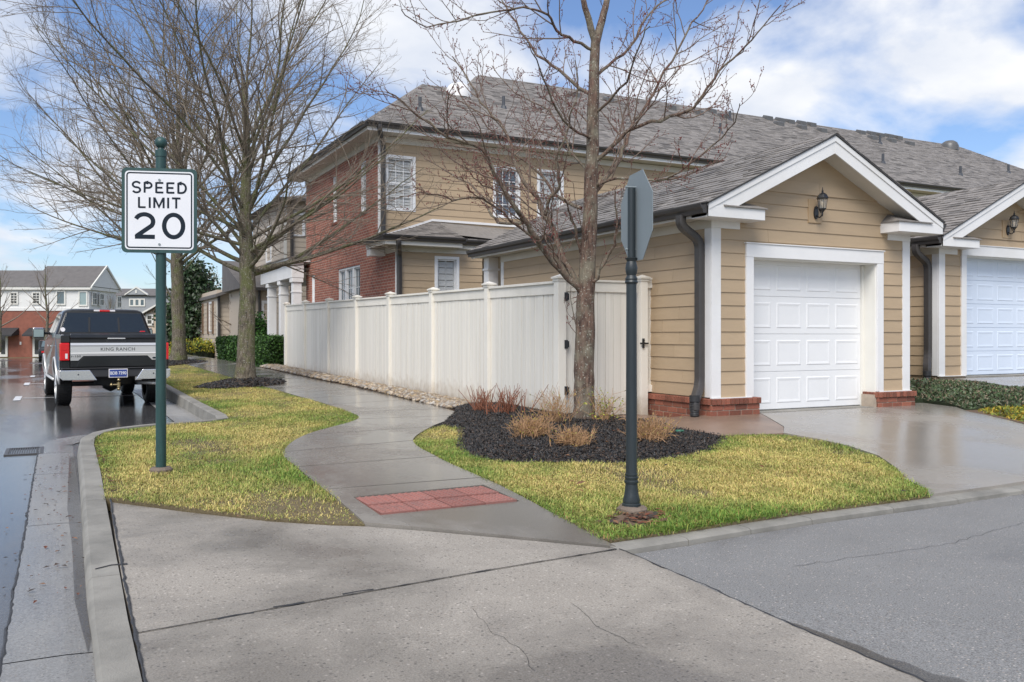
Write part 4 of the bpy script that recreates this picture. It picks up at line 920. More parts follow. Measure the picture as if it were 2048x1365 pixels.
# ---- one storey rear extension
ey = 20.70; wx = (8.50, 9.02, 1.35, 3.33)
rects = [(HX+.101, 9.75, .2, 3.55)]
for w in [wx]: rects = [q for r in rects for q in rect_minus(r, w)]
mb = MB()
for a, b_, c_, d_ in rects: mb.box(a, b_, ey+.004, ey+.12, c_, d_)
part('wall', mb, 'siding', house)
planks(house, 'y', ey, -1, HX+.12, 9.75, 1.7, 3.48, .1795, [(wx[0]-.07, wx[1]+.07, wx[2]-.05, wx[3]+.08)], (), seed=81, joints=5)
window(house, Plane('y', ey, -1), *wx, trim=.075, cols=1, rows=1, slats=12, split=.55, sill=False, inner='trim_tan')
part('corner_board', MB().box(HX-.01, HX+.115, ey-.022, ey, .3, 3.48), 'white', house)
part('frieze_board', MB().box(HX-.012, 9.75, ey-.03, ey-.001, 3.48, 3.60), 'soffit', house)
part('frieze_board', MB().box(HX-.03, HX-.001, ey-.028, 21.45, 3.46, 3.60), 'soffit', house)
part('cornice_return', MB().box(7.0, HX-.001, 21.46, 21.75, 3.42, 3.585), 'white', house)
part('eave_soffit', MB().box(7.0, 9.0, 20.28, ey, 3.60, 3.62), 'soffit', house)
part('eave_soffit', MB().box(9.001, 11.4, 20.62, 21.2, 3.601, 3.621), 'soffit', house)
part('eave_soffit', MB().box(7.0, HX, ey+.001, 21.75, 3.602, 3.622), 'soffit', house)
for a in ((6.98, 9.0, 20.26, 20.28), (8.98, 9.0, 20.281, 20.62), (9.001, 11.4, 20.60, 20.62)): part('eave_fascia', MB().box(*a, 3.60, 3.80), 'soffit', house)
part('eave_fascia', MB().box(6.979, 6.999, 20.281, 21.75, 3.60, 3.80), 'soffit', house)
for A, B, o in (((6.93, 20.26, 3.83), (9.05, 20.26, 3.83), (0, -1, 0)), ((9.0, 20.20, 3.831), (9.0, 20.61, 3.831), (1, 0, 0)), ((9.06, 20.60, 3.832), (11.4, 20.60, 3.832), (0, -1, 0)), ((6.98, 20.22, 3.833), (6.98, 21.72, 3.833), (-1, 0, 0))):
    mb = MB(); gutter_run(mb, A, B, o); part('gutter', mb, 'gutter', house)
mb = MB(); mb.add([(6.95, 20.23, 3.82), (9.05, 20.23, 3.82), (9.05, 20.6, 3.95), (11.4, 20.57, 3.82), (11.4, 22, 4.36), (8.9, 22, 4.42), (9.05, 22, 4.44), (6.95, 22.0, 3.83)], [(0, 1, 2, 6, 5), (2, 3, 4, 6), (0, 5, 7)]); lr = part('lower_roof', mb, 'shingle', house)
lv = Vector((0, 1.77, .6)).normalized()
shingles(lr, (6.95, 20.21, 3.825), (1, 0, 0), lv, 12, .15, lambda v_: v_*.95*1.08, lambda v_: 2.1, seed=91)
shingles(lr, (9.05, 20.56, 3.835), (1, 0, 0), Vector((0, 1.43, .53)).normalized(), 10, .15, lambda v_: 0, lambda v_: 2.35, seed=92)
mb = MB()
for a, b_ in (((7.42, 21.985, 3.93), (8.88, 21.985, 4.45)), ((8.88, 21.985, 4.45), (11.4, 21.985, 4.43))): mb.prism([a, b_, (b_[0], b_[1], b_[2]+.06), (a[0], a[1], a[2]+.06)], (0, -.03, 0))
part('wall_flashing', mb, 'white', house)
mb = MB(); downspout(mb, arc_pts([(7.30, 20.20, 3.74), (7.30, 20.20, 3.6), (7.47, ey-.07, 3.40), (7.47, ey-.07, .4)], 4, .1), .06, .05); part('downspout', mb, 'gutter', house, angle=40)
# ---- breezeway column at the back of the garage
cx_, cy_ = aty(982, 520, 16.2).x, 16.2
cl = thing('breezeway_column', 'square white column under the far end of the near garage eave', 'column', (cx_, cy_, .3))
part('shaft', MB().box(cx_-.11, cx_+.11, cy_-.11, cy_+.11, .1, 2.985), 'white', cl, bevel=.005); part('neck_band', MB().box(cx_-.13, cx_+.13, cy_-.13, cy_+.13, 2.72, 2.76), 'white', cl)
# ---- front porch with square columns
pc = thing('porch', 'white porch beam and roof at the far street end of the brick house', 'porch', (7.1, 31, .5))
part('porch_floor', MB().box(6.75, 9.6, 29.51, 34.2, .1, .50), 'kerb', pc); part('porch_beam', MB().box(6.80, 7.20, 29.0, 34.0, 3.30, 3.82), 'white', pc, bevel=.01); part('porch_beam', MB().box(7.201, 9.8, 33.6, 34.0, 3.30, 3.82), 'white', pc)
part('porch_cornice', MB().box(6.66, 9.9, 28.9, 34.15, 3.82, 3.93), 'white', pc); part('porch_ceiling', MB().box(7.2, 9.8, 29.5, 33.6, 3.5, 3.52), 'soffit', pc)
mb = MB(); mb.prism([(6.6, 28.85, 3.93), (9.9, 28.85, 3.93), (9.9, 28.85, 4.9)], (0, 5.4, 0)); part('porch_roof', mb, 'far_roof', pc)
for k, y in enumerate((29.2, 31.05, 32.95)):
    c = thing('porch_column', ('square white porch column nearest the brick wall', 'middle one of the three square white porch columns', 'farthest of the three square white porch columns')[k], 'column', (7.0, y, .5), 'porch columns')
    part('shaft', MB().box(6.86, 7.14, y-.14, y+.14, .5, 3.15), 'white', c, bevel=.006); part('capital', MB().box(6.81, 7.19, y-.19, y+.19, 3.15, 3.30), 'white', c, bevel=.02); part('neck_band', MB().box(6.84, 7.16, y-.16, y+.16, 2.82, 2.86), 'white', c)
part('door', MB().box(9.5, 9.6, 30.2, 31.2, .5, 2.7), 'glass_dark', pc); part('porch_wall', MB().box(9.601, 9.8, 29.5, 34, .5, 3.5), 'siding_far', pc)
# ================================================================== signs
sp = thing('speed_limit_sign', 'speed limit 20 sign on a green post with ball top, on the street verge', 'road sign', (.87, 8.91, zg(.87, 8.91)))
bx, by = .865, 8.91; bz = zg(bx, by)
mb = MB(); mb.lathe([(.10, -.08), (.105, .03), (.085, .05), (.05, .052)], (bx, by, bz), 10); part('footing', mb, 'concrete_old', sp)
mb = MB(); mb.lathe([(.047, -.05), (.047, 2.96), (.052, 2.962), (.052, 3.02), (.047, 3.022), (.03, 3.03), (.026, 3.045), (.026, 3.05)], (bx, by, bz), 20); part('post', mb, 'green_metal', sp, angle=40)
mb = MB(); mb.lathe([(.02, -.052)]+[(.056*math.cos(a), .056*math.sin(a)) for a in [R(-65+13*k) for k in range(12)]]+[(.004, .0565)], (bx, by, bz+3.095), 20); part('ball_finial', mb, 'green_metal', sp, smooth=True)
ang = R(-18.0)                                                 # panel turned slightly from the street axis
XD = Vector((math.cos(ang), math.sin(ang), 0)); ND = Vector((math.sin(ang), -math.cos(ang), 0)); UP = Vector((0, 0, 1))
SCN = Vector((bx, by, bz+2.45))+ND*.053
def rrect(w, h, r, n=6):
    return [(sx*(w-r)+r*math.cos(a), sy*(h-r)+r*math.sin(a)) for sx, sy, a0 in ((1, 1, 0), (-1, 1, 90), (-1, -1, 180), (1, -1, 270)) for a in [R(a0+90*k/n) for k in range(n+1)]]
def plate(name, w, h, r, d0, d1, mat, parent=sp, cen=SCN):
    mb = MB(); mb.prism([cen+XD*a+UP*b_+ND*d0 for a, b_ in rrect(w, h, r)], ND*(d1-d0)); return part(name, mb, mat, parent)
plate('backing_panel', .335, .395, .045, 0, .006, 'green_metal')
sf_ = plate('sign_face', .305, .365, .035, .0062, .0085, 'sign_white')
def ring(name, w, h, r, t_, d, mat, parent, cen=SCN, X=None, N_=None):
    X = X or XD; N_ = N_ or ND; o = rrect(w, h, r); i_ = rrect(w-t_, h-t_, max(.004, r-t_)); mb = MB(); n = len(o)
    mb.v = [tuple(cen+X*a+UP*b_+N_*d) for a, b_ in o]+[tuple(cen+X*a+UP*b_+N_*d) for a, b_ in i_]
    mb.f = [(k, (k+1) % n, n+(k+1) % n, n+k) for k in range(n)]; return part(name, mb, mat, parent)
ring('border_line', .293, .353, .03, .013, .0092, 'sign_ink', sf_)
fo = SCN+ND*.0088

def arcp(cx, cy, rx, ry, a0, a1, n=10): return [(cx+rx*math.cos(R(a0+(a1-a0)*k/n)), cy+ry*math.sin(R(a0+(a1-a0)*k/n))) for k in range(n+1)]
GL = {'S': (.72, [arcp(.36, .745, .30, .255-.0, 20, 270, 12)+arcp(.36, .255, .30, .255-.01, 90, -160, 12)]),
      'P': (.70, [[(.06, 0), (.06, 1)], [(.06, .945), (.36, .945)]+arcp(.36, .70, .26, .245, 90, -90, 10)+[(.06, .455)]]),
      'E': (.66, [[(.06, 0), (.06, 1)], [(.06, .945), (.64, .945)], [(.06, .50), (.56, .50)], [(.06, .055), (.64, .055)]]),
      'D': (.74, [[(.06, 0), (.06, 1)], [(.06, .945), (.32, .945)]+arcp(.32, .5, .36, .445, 90, -90, 12)+[(.06, .055)]]),
      'L': (.62, [[(.06, 0), (.06, 1)], [(.06, .055), (.60, .055)]]), 'I': (.14, [[(.07, 0), (.07, 1)]]),
      'M': (.88, [[(.06, 0), (.06, 1)], [(.82, 0), (.82, 1)], [(.08, .96), (.44, .12), (.80, .96)]]),
      'T': (.70, [[(.35, 0), (.35, 1)], [(.0, .945), (.70, .945)]]),
      '2': (.74, [arcp(.37, .66, .31, .285, 160, -35, 12)+[(.12, .10), (.10, .06)], [(.04, .055), (.74, .055)]]),
      '0': (.80, [arcp(.40, .5, .335, .445, 90, 450, 28)])}
def stroke_text(name, txt, hgt, width, thick, cen, parent):
    tot = sum(GL[c][0] for c in txt); gap = .24 if len(txt) > 2 else .26; full = tot+gap*(len(txt)-1); kx = width/full/hgt; x = -full/2; k_ = 0; mb = MB()
    for c in txt:
        for st in GL[c][1]:
            P = [Vector(((x+a)*kx*hgt, (b_-.5)*hgt)) for a, b_ in st]; n = len(P); k_ += 1; Lp, Rp = [], []; closed = (P[0]-P[-1]).length < 1e-4
            for i_ in range(n):
                d0 = (P[i_]-P[i_-1]).normalized() if i_ else ((P[1]-P[0]).normalized() if not closed else (P[0]-P[-2]).normalized()); d1 = (P[i_+1]-P[i_]).normalized() if i_ < n-1 else (d0 if not closed else (P[1]-P[0]).normalized())
                m_ = (d0+d1).normalized(); nn = Vector((-m_.y, m_.x)); w = thick/2/max(.5, m_.dot(d1)); Lp.append(P[i_]+nn*w); Rp.append(P[i_]-nn*w)
            dz = ND*(k_*.00012)
            mb.add([cen+XD*p.x+UP*p.y+dz for p in Lp+Rp], [(i_, n+i_, n+i_+1, i_+1) for i_ in range(n-1)])
        x += GL[c][0]+gap
    return part(name, mb, 'sign_ink', parent)
stroke_text('lettering', 'SPEED', .100, .485, .0185, fo+UP*.213, sf_)
stroke_text('lettering', 'LIMIT', .100, .375, .0185, fo+UP*.072, sf_)
stroke_text('lettering', '20', .235, .455, .040, fo-UP*.142, sf_)
for b_ in (.285, -.315): mb = MB(); mb.prism([fo+UP*(b_+.011*math.sin(a))+XD*.011*math.cos(a) for a in [2*math.pi*k/10 for k in range(10)]], ND*.006); part('bolt', mb, 'alu', sp)
# stop sign seen from behind
ss = thing('stop_sign', 'octagonal sign seen from behind on a dark ornamental post by the alley', 'road sign', (3.81, 5.47, zg(3.81, 5.47)))
px, py = 3.81, 5.475; pz = zg(px, py)-.01
mb = MB(); rg = random.Random(2); vs = []
n = 12
for z, r in ((-.1, .115), (.035, .11), (.06, .095), (.062, .03)): vs += [(px+.01+r*(1+rg.uniform(-.12, .12))*math.cos(2*math.pi*k/n), py+r*(1+rg.uniform(-.12, .12))*math.sin(2*math.pi*k/n), pz+z+(rg.uniform(-.012, .008) if z > 0 else 0)) for k in range(n)]
mb.add(vs, [(i*n+k, i*n+(k+1) % n, (i+1)*n+(k+1) % n, (i+1)*n+k) for i in range(3) for k in range(n)]+[tuple(3*n+k for k in range(n))]); part('footing', mb, 'concrete_old', ss)
mb = MB(); mb.lathe([(.070, .05), (.070, .075), (.064, .08), (.066, .10), (.055, .14), (.048, .19), (.046, .225), (.053, .23), (.054, .245), (.048, .25), (.048, .258), (.051, .265), (.051, .275), (.045, .28), (.048, .29), (.048, .298), (.042, .302)], (px, py, pz), 24); part('post_base', mb, 'dark_pole', ss, angle=35)
mb = MB(); mb.lathe([(.042, .295), (.0385, 1.72), (.0385, 1.725)], (px, py, pz), 20)
part('post', mb, 'dark_pole', ss, angle=35)
mb = MB(); mb.lathe([(.044, 1.715), (.050, 1.725), (.044, 1.74), (.047, 1.75), (.042, 1.76), (.034, 1.775), (.043, 1.80), (.046, 1.83), (.040, 1.86), (.034, 1.88), (.042, 1.895), (.047, 1.905), (.030, 1.91)], (px, py, pz), 20); part('post_collar', mb, 'dark_pole', ss, angle=35)
mb = MB(); mb.lathe([(.029, 1.90), (.029, 2.425), (.02, 2.43)], (px, py, pz), 16); part('upper_pole', mb, 'dark_pole', ss, angle=40)
oX = Vector((-.25, -.968, 0)); oN = Vector((.968, -.25, 0))    # panel direction; face turned to the far side of the alley
oc = Vector((px, py, pz+2.215))+oN*.036; Rr = .335/math.cos(R(22.5))*.985
mb = MB(); mb.prism([oc+oX*Rr*math.cos(R(22.5+45*k))+UP*Rr*math.sin(R(22.5+45*k)) for k in range(8)], oN*.004); op = part('octagon_panel', mb, 'alu', ss)
mb = MB(); mb.prism([oc+oN*.0042+oX*Rr*.97*math.cos(R(22.5+45*k))+UP*Rr*.97*math.sin(R(22.5+45*k)) for k in range(8)], oN*.001); part('red_face', mb, 'lamp_red', op)
for h in (.22, -.245): mb = MB(); c = oc+UP*h; mb.tube([c-oN*.085, c-oN*.0], .006, 6); mb.tube([c-oN*.080, c-oN*.072], .012, 6); part('bolt', mb, 'alu', ss)
# irrigation valve lid in the mulch
vv = Vector((6.55, 8.42, zg(6.55, 8.42)+.075)); mb = MB(); mb.lathe([(.055, -.06), (.055, .0), (.048, .012), (.02, .016)], vv, 12); tag(part('valve_box', mb, 'valve_green', None, angle=40), 'small round green valve lid at the edge of the black mulch', 'valve box')
# ================================================================== pickup truck
TX, TY = 1.0, 18.9
def T(x, y, z): return (TX+x, TY+y, z)
truck = thing('pickup_truck', 'black pickup truck with silver tailgate band parked at the kerb', 'pickup truck', (TX, TY+2.9, 0))
WR, WF, AR = 1.27, 4.95, .50
def side_prof():
    p = [(.06, 1.40), (.9, 1.43), (1.78, 1.43), (1.80, 1.41), (3.0, 1.41), (4.3, 1.40), (4.9, 1.36), (5.5, 1.28), (5.78, 1.18), (5.86, 1.0), (5.86, .62), (5.7, .55)]
    for yc in (WF, WR):
        p += [(yc+AR*math.cos(a), .46+AR*math.sin(a)) for a in [R(-2+184*k/14) for k in range(15)]]
        if yc == WF: p += [(WF-AR-.02, .46), (WR+AR+.02, .46)]
    p += [(.35, .60), (.06, .66), (.03, .9)]
    return p
def xs(z, y=2): return .985-.055*max(0, (z-1.0)/.45)**2-.06*max(0, (.85-z)/.4)**2-.10*max(0, (y-5.2)/.66)**2
for s in (-1, 1):
    pr = side_prof(); mb = MB(); n = len(pr)
    o = [T(s*xs(z, y), y, z) for y, z in pr]; i_ = [T(s*(xs(z, y)-.07), y, z) for y, z in pr]
    fs = [tuple(range(n)), tuple(range(2*n-1, n-1, -1))]+[((k+1) % n, k, n+k, n+(k+1) % n) for k in range(n)]
    mb.add(o+i_, fs if s < 0 else [f[::-1] for f in fs]); sd_ = part('body_side', mb, 'truck_paint', truck, bevel=.012)
    for yc in (WR, WF):
        mb = MB(); mb.tube([T(s*(xs(.46+AR*math.sin(a), yc)+.004), yc+AR*math.cos(a), .46+AR*math.sin(a)) for a in [R(-2+184*k/16) for k in range(17)]], .026, 6); part('wheel_arch', mb, 'silver', sd_, smooth=True)
    mb = MB(); mb.tube([T(s*.975, WR+AR, .50), T(s*.975, WF-AR, .50)], .03, 6); part('rocker_trim', mb, 'silver', sd_, smooth=True)
    for yy in (2.05, 3.05): mb = MB(); mb.box(*sorted((TX+s*.985, TX+s*1.012)), TY+yy, TY+yy+.22, 1.17, 1.20); part('door_handle', mb, 'chrome', sd_, bevel=.005)
part('underbody', MB().box(TX-.80, TX+.80, TY+.15, TY+5.7, .62, 1.36), 'plastic_dark', truck)
part('bed_cover', MB().box(TX-.90, TX+.90, TY+.07, TY+1.80, 1.33, 1.375), 'plastic_dark', truck)
mb = MB(); mb.add([T(-.93, 4.2, 1.40), T(.93, 4.2, 1.40), T(.90, 5.3, 1.32), T(-.90, 5.3, 1.32), T(.84, 5.80, 1.14), T(-.84, 5.80, 1.14), T(-.84, 5.85, .6), T(.84, 5.85, .6)], [(0, 1, 2, 3), (3, 2, 4, 5), (5, 4, 7, 6)]); part('hood', mb, 'truck_paint', truck)
# cab shell
def rr(w, y0, y1, z, r):
    o = []
    for cx, cy, a0 in ((w-r, y1-r, 0), (-w+r, y1-r, 90), (-w+r, y0+r, 180), (w-r, y0+r, 270)): o += [T(cx+r*math.cos(R(a0+90*k/5)), cy+r*math.sin(R(a0+90*k/5)), z) for k in range(6)]
    return o
lv = [(.945, 1.80, 4.45, 1.36, .10), (.94, 1.81, 4.38, 1.43, .10), (.79, 1.95, 3.62, 1.885, .10), (.755, 1.98, 3.52, 1.93, .12), (.69, 2.06, 3.40, 1.962, .14), (.55, 2.2, 3.25, 1.978, .16)]
mb = MB(); n = 24
for l in lv: mb.v += rr(*l)
mb.f = [(i*n+k, i*n+(k+1) % n, (i+1)*n+(k+1) % n, (i+1)*n+k) for i in range(len(lv)-1) for k in range(n)]+[tuple((len(lv)-1)*n+k for k in range(n))]
cab = part('cab', mb, 'truck_paint', truck, angle=45)
def yrear(z): return 1.81+(z-1.43)/(1.885-1.43)*.14
def wside(z): return .94-(z-1.43)/(1.885-1.43)*.15
def glass_quad(name, pts, mat='glass_truck', parent=cab, off=(0, -.006, 0)):
    mb = MB(); mb.prism([Vector(T(*p)) for p in pts], off); return part(name, mb, mat, parent, bevel=.002)
zb_, zt_ = 1.475, 1.885
rw = glass_quad('rear_window', [(-.845, yrear(zb_)-.002, zb_), (.845, yrear(zb_)-.002, zb_), (.715, yrear(zt_)-.002, zt_), (-.715, yrear(zt_)-.002, zt_)])
for a in (-.30, .28): glass_quad('window_bar', [(a-.018, yrear(zb_)-.009, zb_), (a+.018, yrear(zb_)-.009, zb_), (a*.97+.018, yrear(zt_)-.009, zt_-.02), (a*.97-.018, yrear(zt_)-.009, zt_-.02)], 'rubber', cab, (0, -.004, 0))
glass_quad('rear_seal', [(-.875, yrear(zb_-.03)-.001, zb_-.03), (.875, yrear(zb_-.03)-.001, zb_-.03), (.72, yrear(1.905)-.001, 1.905), (-.72, yrear(1.905)-.001, 1.905)], 'rubber', cab, (0, -.003, 0))
glass_quad('sticker', [(-.80+.045*math.cos(a), yrear(1.53+.045*math.sin(a))-.0095, 1.53+.045*math.sin(a)) for a in [2*math.pi*k/14 for k in range(14)]], 'lamp_white', rw, (0, -.002, 0))
glass_quad('sticker', [(.68, yrear(1.49)-.0095, 1.485), (.80, yrear(1.49)-.0095, 1.485), (.79, yrear(1.50)-.0095, 1.505), (.70, yrear(1.50)-.0095, 1.505)], 'lamp_red', rw, (0, -.002, 0))
for s in (-1, 1):
    for y0, y1, y2, y3 in ((2.10, 2.86, 2.86, 2.20), (2.94, 4.05, 3.52, 2.94)):
        glass_quad('side_window', [(s*(wside(1.47)+.003), y0, 1.47), (s*(wside(1.47)+.003), y1, 1.47), (s*(wside(1.86)+.003), y2, 1.86), (s*(wside(1.86)+.003), y3, 1.86)], 'glass_dark', cab, (s*.004, 0, 0))
glass_quad('windscreen', [(-.85, 4.36, 1.45), (.85, 4.36, 1.45), (.72, 3.60, 1.88), (-.72, 3.60, 1.88)], 'glass_dark', cab, (0, .01, .006))
bl = part('brake_light', MB().box(TX-.20, TX+.22, TY+1.955, TY+2.0, 1.915, 1.955), 'lamp_white', cab, bevel=.01); part('red_lens', MB().box(TX-.09, TX+.11, TY+1.945, TY+1.956, 1.917, 1.953), 'lamp_red', bl, bevel=.004)
# tailgate
tg = part('tailgate', MB().box(TX-.795, TX+.795, TY+.0, TY+.07, .79, 1.415), 'truck_paint', truck, bevel=.012)
mb = MB(); mb.prism([T(-.797, -.02, 1.43), T(-.797, -.03, 1.36), T(-.797, .0, 1.33), T(-.797, .06, 1.44)], (1.594, 0, 0)); part('tailgate_lip', mb, 'truck_paint', tg, bevel=.008)
mb = MB(); mb.add([T(*q) for q in ((-.795, -.012, 1.262), (.795, -.012, 1.262), (.795, -.028, 1.215), (-.795, -.028, 1.215), (.795, -.016, 1.20), (-.795, -.016, 1.20), (.795, -.016, 1.075), (-.795, -.016, 1.075), (.795, -.026, 1.06), (-.795, -.026, 1.06), (.795, -.014, .925), (.66, -.014, .925), (.575, -.020, 1.012), (-.575, -.020, 1.012), (-.66, -.014, .925), (-.795, -.014, .925))], [(0, 3, 2, 1), (3, 5, 4, 2), (5, 7, 6, 4), (7, 9, 8, 6), (9, 15, 14, 13, 12, 11, 10, 8)])
sb = part('silver_band', mb, 'silver', tg)
mb = MB(); mb.prism([T(-.56, -.014, 1.005), T(.56, -.014, 1.005), T(.645, -.014, .92), T(.70, -.014, .80), T(-.70, -.014, .80), T(-.645, -.014, .92)], (0, .014, 0)); part('lower_panel', mb, 'truck_paint', tg, bevel=.008)
for wd, xo_, ft in (('KING', -.175, .23), ('RANCH', .155, .34)): text_part('lettering', wd, .088, 'vent_grey', sb, T(.02+xo_, -.0175, 1.137), (1, 0, 0), (0, 0, 1), .001, .001, fit=ft, space=1.1)
text_part('model_badge', 'F-150', .05, 'vent_grey', sb, T(-.70, -.0215, 1.005), (1, 0, 0), (0, 0, 1), .001, .001, fit=.17)
mb = MB(); mb.prism([T(.70+.035*math.cos(a), -.0205, .965+.017*math.sin(a)) for a in [2*math.pi*k/12 for k in range(12)]], (0, -.003, 0)); part('emblem', mb, 'sign_ink', sb)
hd = part('handle_recess', MB().box(TX-.17, TX+.19, TY-.008, TY+.0, 1.275, 1.345), 'plastic_dark', tg, bevel=.004); part('handle', MB().box(TX-.15, TX+.17, TY-.034, TY-.009, 1.335, 1.36), 'silver', hd, bevel=.008)
for s in (-1, 1):
    xa, xb = sorted((TX+s*.975, TX+s*.81))
    tl = part('tail_light', MB().box(xa, xb, TY-.015, TY+.18, .925, 1.262), 'lamp_red', truck, bevel=.015)
    xa, xb = sorted((TX+s*.885, TX+s*.845)); part('reverse_lens', MB().box(xa, xb, TY-.019, TY-.012, .965, 1.06), 'lamp_white', tl)
    xa, xb = sorted((TX+s*.96, TX+s*.825)); part('upper_lens', MB().box(xa, xb, TY-.018, TY-.012, 1.12, 1.235), 'lamp_red', tl, bevel=.008)
    xa, xb = sorted((TX+s*.96, TX+s*.80)); part('bed_corner', MB().box(xa, xb, TY+.015, TY+.09, 1.264, 1.41), 'truck_paint', truck, bevel=.012); part('bed_corner', MB().box(xa, xb, TY+.02, TY+.09, .70, .923), 'truck_paint', truck, bevel=.01)
# bumper
bm_ = part('bumper', MB().box(TX-.95, TX+.95, TY-.10, TY+.10, .60, .765), 'plastic_dark', truck, bevel=.02)
for s in (-1, 1):
    mb = MB(); mb.prism([T(s*.985, -.135, .745), T(s*.985, -.135, .60), T(s*.93, -.135, .555), T(s*.34, -.135, .545), T(s*.47, -.135, .745)], (0, .035, 0)); part('chrome_end', mb, 'chrome', bm_, bevel=.012)
    mb = MB(); mb.prism([T(s*.985, -.135, .745), T(s*.985, -.135, .60), T(s*.985, .35, .62), T(s*.985, .35, .74)], (-s*.03, 0, 0)); part('chrome_side', mb, 'chrome', bm_, bevel=.01)
    mb = MB(); mb.prism([T(s*.67+.014*math.cos(a), -.137, .66+.014*math.sin(a)) for a in [2*math.pi*k/10 for k in range(10)]], (0, -.003, 0)); part('sensor', mb, 'plastic_dark', bm_)
part('bumper_step', MB().box(TX-.95, TX+.95, TY-.125, TY+.06, .766, .785), 'plastic_dark', bm_, bevel=.006)
lp = part('licence_plate', MB().box(TX-.14, TX+.20, TY-.125, TY-.115, .59, .76), 'lamp_white', truck, bevel=.004); part('plate_field', MB().box(TX-.125, TX+.185, TY-.1275, TY-.1252, .605, .745), 'plate_blue', lp)
text_part('lettering', 'BDB 7390', .085, 'sign_white', lp, T(.03, -.1285, .675), (1, 0, 0), (0, 0, 1), .0008, .0015, fit=.285)
mb = MB(); mb.tube([T(.03, .2, .48), T(.03, -.17, .48)], .03, 4); mb.lathe([(.03, -.10), (.03, .0)], T(.03, -.19, .50), 8); hm = part('tow_hitch', mb, 'brass', truck)
for c, ax in (((.03, -.19, .545), 0), ((-.10, -.19, .455), 1), ((.03, -.19, .37), 2)):
    mb = MB(); mb.lathe([(.03*math.cos(a)+.001, .03*math.sin(a)) for a in [R(-85+17*k) for k in range(11)]], T(*c), 10); part('tow_ball', mb, 'brass', hm, smooth=True)
mb = MB(); mb.tube([T(-.10, -.19, .455), T(.03, -.19, .455)], .016, 6); part('ball_neck', mb, 'brass', hm)
mb = MB(); mb.tube(arc_pts([T(.55, 1.5, .42), T(.55, .4, .46), T(.80, .12, .46)], 4, .15), .04, 8); part('exhaust', mb, 'silver', truck, smooth=True)
mb = MB(); mb.tube([T(-.80, WR, .42), T(.80, WR, .42)], .05, 8); mb.lathe([(.02, -.15), (.15, -.08), (.17, 0), (.15, .08), (.02, .15)], T(.05, WR, .40), 10); part('rear_axle', mb, 'plastic_dark', truck, smooth=True)
mb = MB(); mb.lathe([(.05, 0), (.36, .01), (.37, .1), (.36, .2), (.05, .2)], T(.05, .75, .42), 18); part('spare_tyre', mb, 'rubber', truck, angle=40)
# wheels
def wheel(cx, cy, s):
    z = .41; w0, w1 = cx-.14, cx+.14; ro = .41
    prof = [(.27, -.13), (.36, -.14), (.395, -.125), (.41, -.09), (.41, .09), (.395, .125), (.36, .14), (.27, .13)]
    n = 36; mb = MB(); mb.v = [T(cx+b_, cy+r*math.cos(2*math.pi*k/n), z+r*math.sin(2*math.pi*k/n)) for r, b_ in prof for k in range(n)]
    mb.f = [(i*n+k, (i+1)*n+k, (i+1)*n+(k+1) % n, i*n+(k+1) % n) for i in range(7) for k in range(n)]
    wl = part('wheel', mb, 'rubber', truck, angle=30)
    mb = MB()
    for k in range(30):                                         # tread blocks
        for r_ in (-.09, -.03, .03, .09):
            a = 2*math.pi*(k+(.5 if abs(r_) < .05 else 0))/30; c = Vector((0, math.cos(a), math.sin(a))); t_ = Vector((0, -math.sin(a), math.cos(a)))
            base = Vector(T(cx+r_, cy, z))+c*.405; X = Vector((.024, 0, 0)); q = [base-X-t_*.03, base+X-t_*.03, base+X+t_*.03, base-X+t_*.03]; mb.prism(q, c*.013)
    part('tread', mb, 'rubber', wl, kind='stuff')
    xo = cx+s*.10; mb = MB(); mb.v = [T(xo+s*d, cy+r*math.cos(2*math.pi*k/n), z+r*math.sin(2*math.pi*k/n)) for r, d in ((.285, .035), (.27, .035), (.255, -.03), (.255, -.16)) for k in range(n)]
    mb.f = [(i*n+k, i*n+(k+1) % n, (i+1)*n+(k+1) % n, (i+1)*n+k) for i in range(3) for k in range(n)]; rim = part('rim', mb, 'silver', wl)
    for k in range(6):
        a = 2*math.pi*k/6; mb = MB()
        for da in (-.16, .16): mb.tube([T(xo, cy+.05*math.cos(a), z+.05*math.sin(a)), T(xo+s*.015, cy+.265*math.cos(a+da), z+.265*math.sin(a+da))], [.035, .022], 5)
        part('spoke', mb, 'silver', wl)
    mb = MB(); mb.tube([T(xo-s*.02, cy, z), T(xo+s*.02, cy, z)], .06, 12); part('hub', mb, 'silver', wl)
for cx, s in ((-.835, -1), (.835, 1)):
    for cy in (WR, WF): wheel(cx, cy, s)
for s in (-1, 1):
    mb = MB(); mb.tube([T(s*.93, 3.95, 1.46), T(s*1.05, 3.92, 1.46)], .035, 6); mr = part('wing_mirror', mb, 'plastic_dark', truck)
    xa, xb = sorted((TX+s*1.03, TX+s*1.27)); part('mirror_shell', MB().box(xa, xb, TY+3.86, TY+4.02, 1.36, 1.56), 'truck_paint', mr, bevel=.035); part('mirror_cap', MB().box(xa+.012, xb-.012, TY+3.92, TY+4.03, 1.55, 1.585), 'chrome', mr, bevel=.02)
    part('mirror_glass', MB().box(xa+.02, xb-.02, TY+3.852, TY+3.859, 1.375, 1.545), 'glass_mirror', mr, bevel=.002)
truck.location = (TX-.17, TY+2.9, 0); truck.rotation_euler = (0, 0, R(3.6))
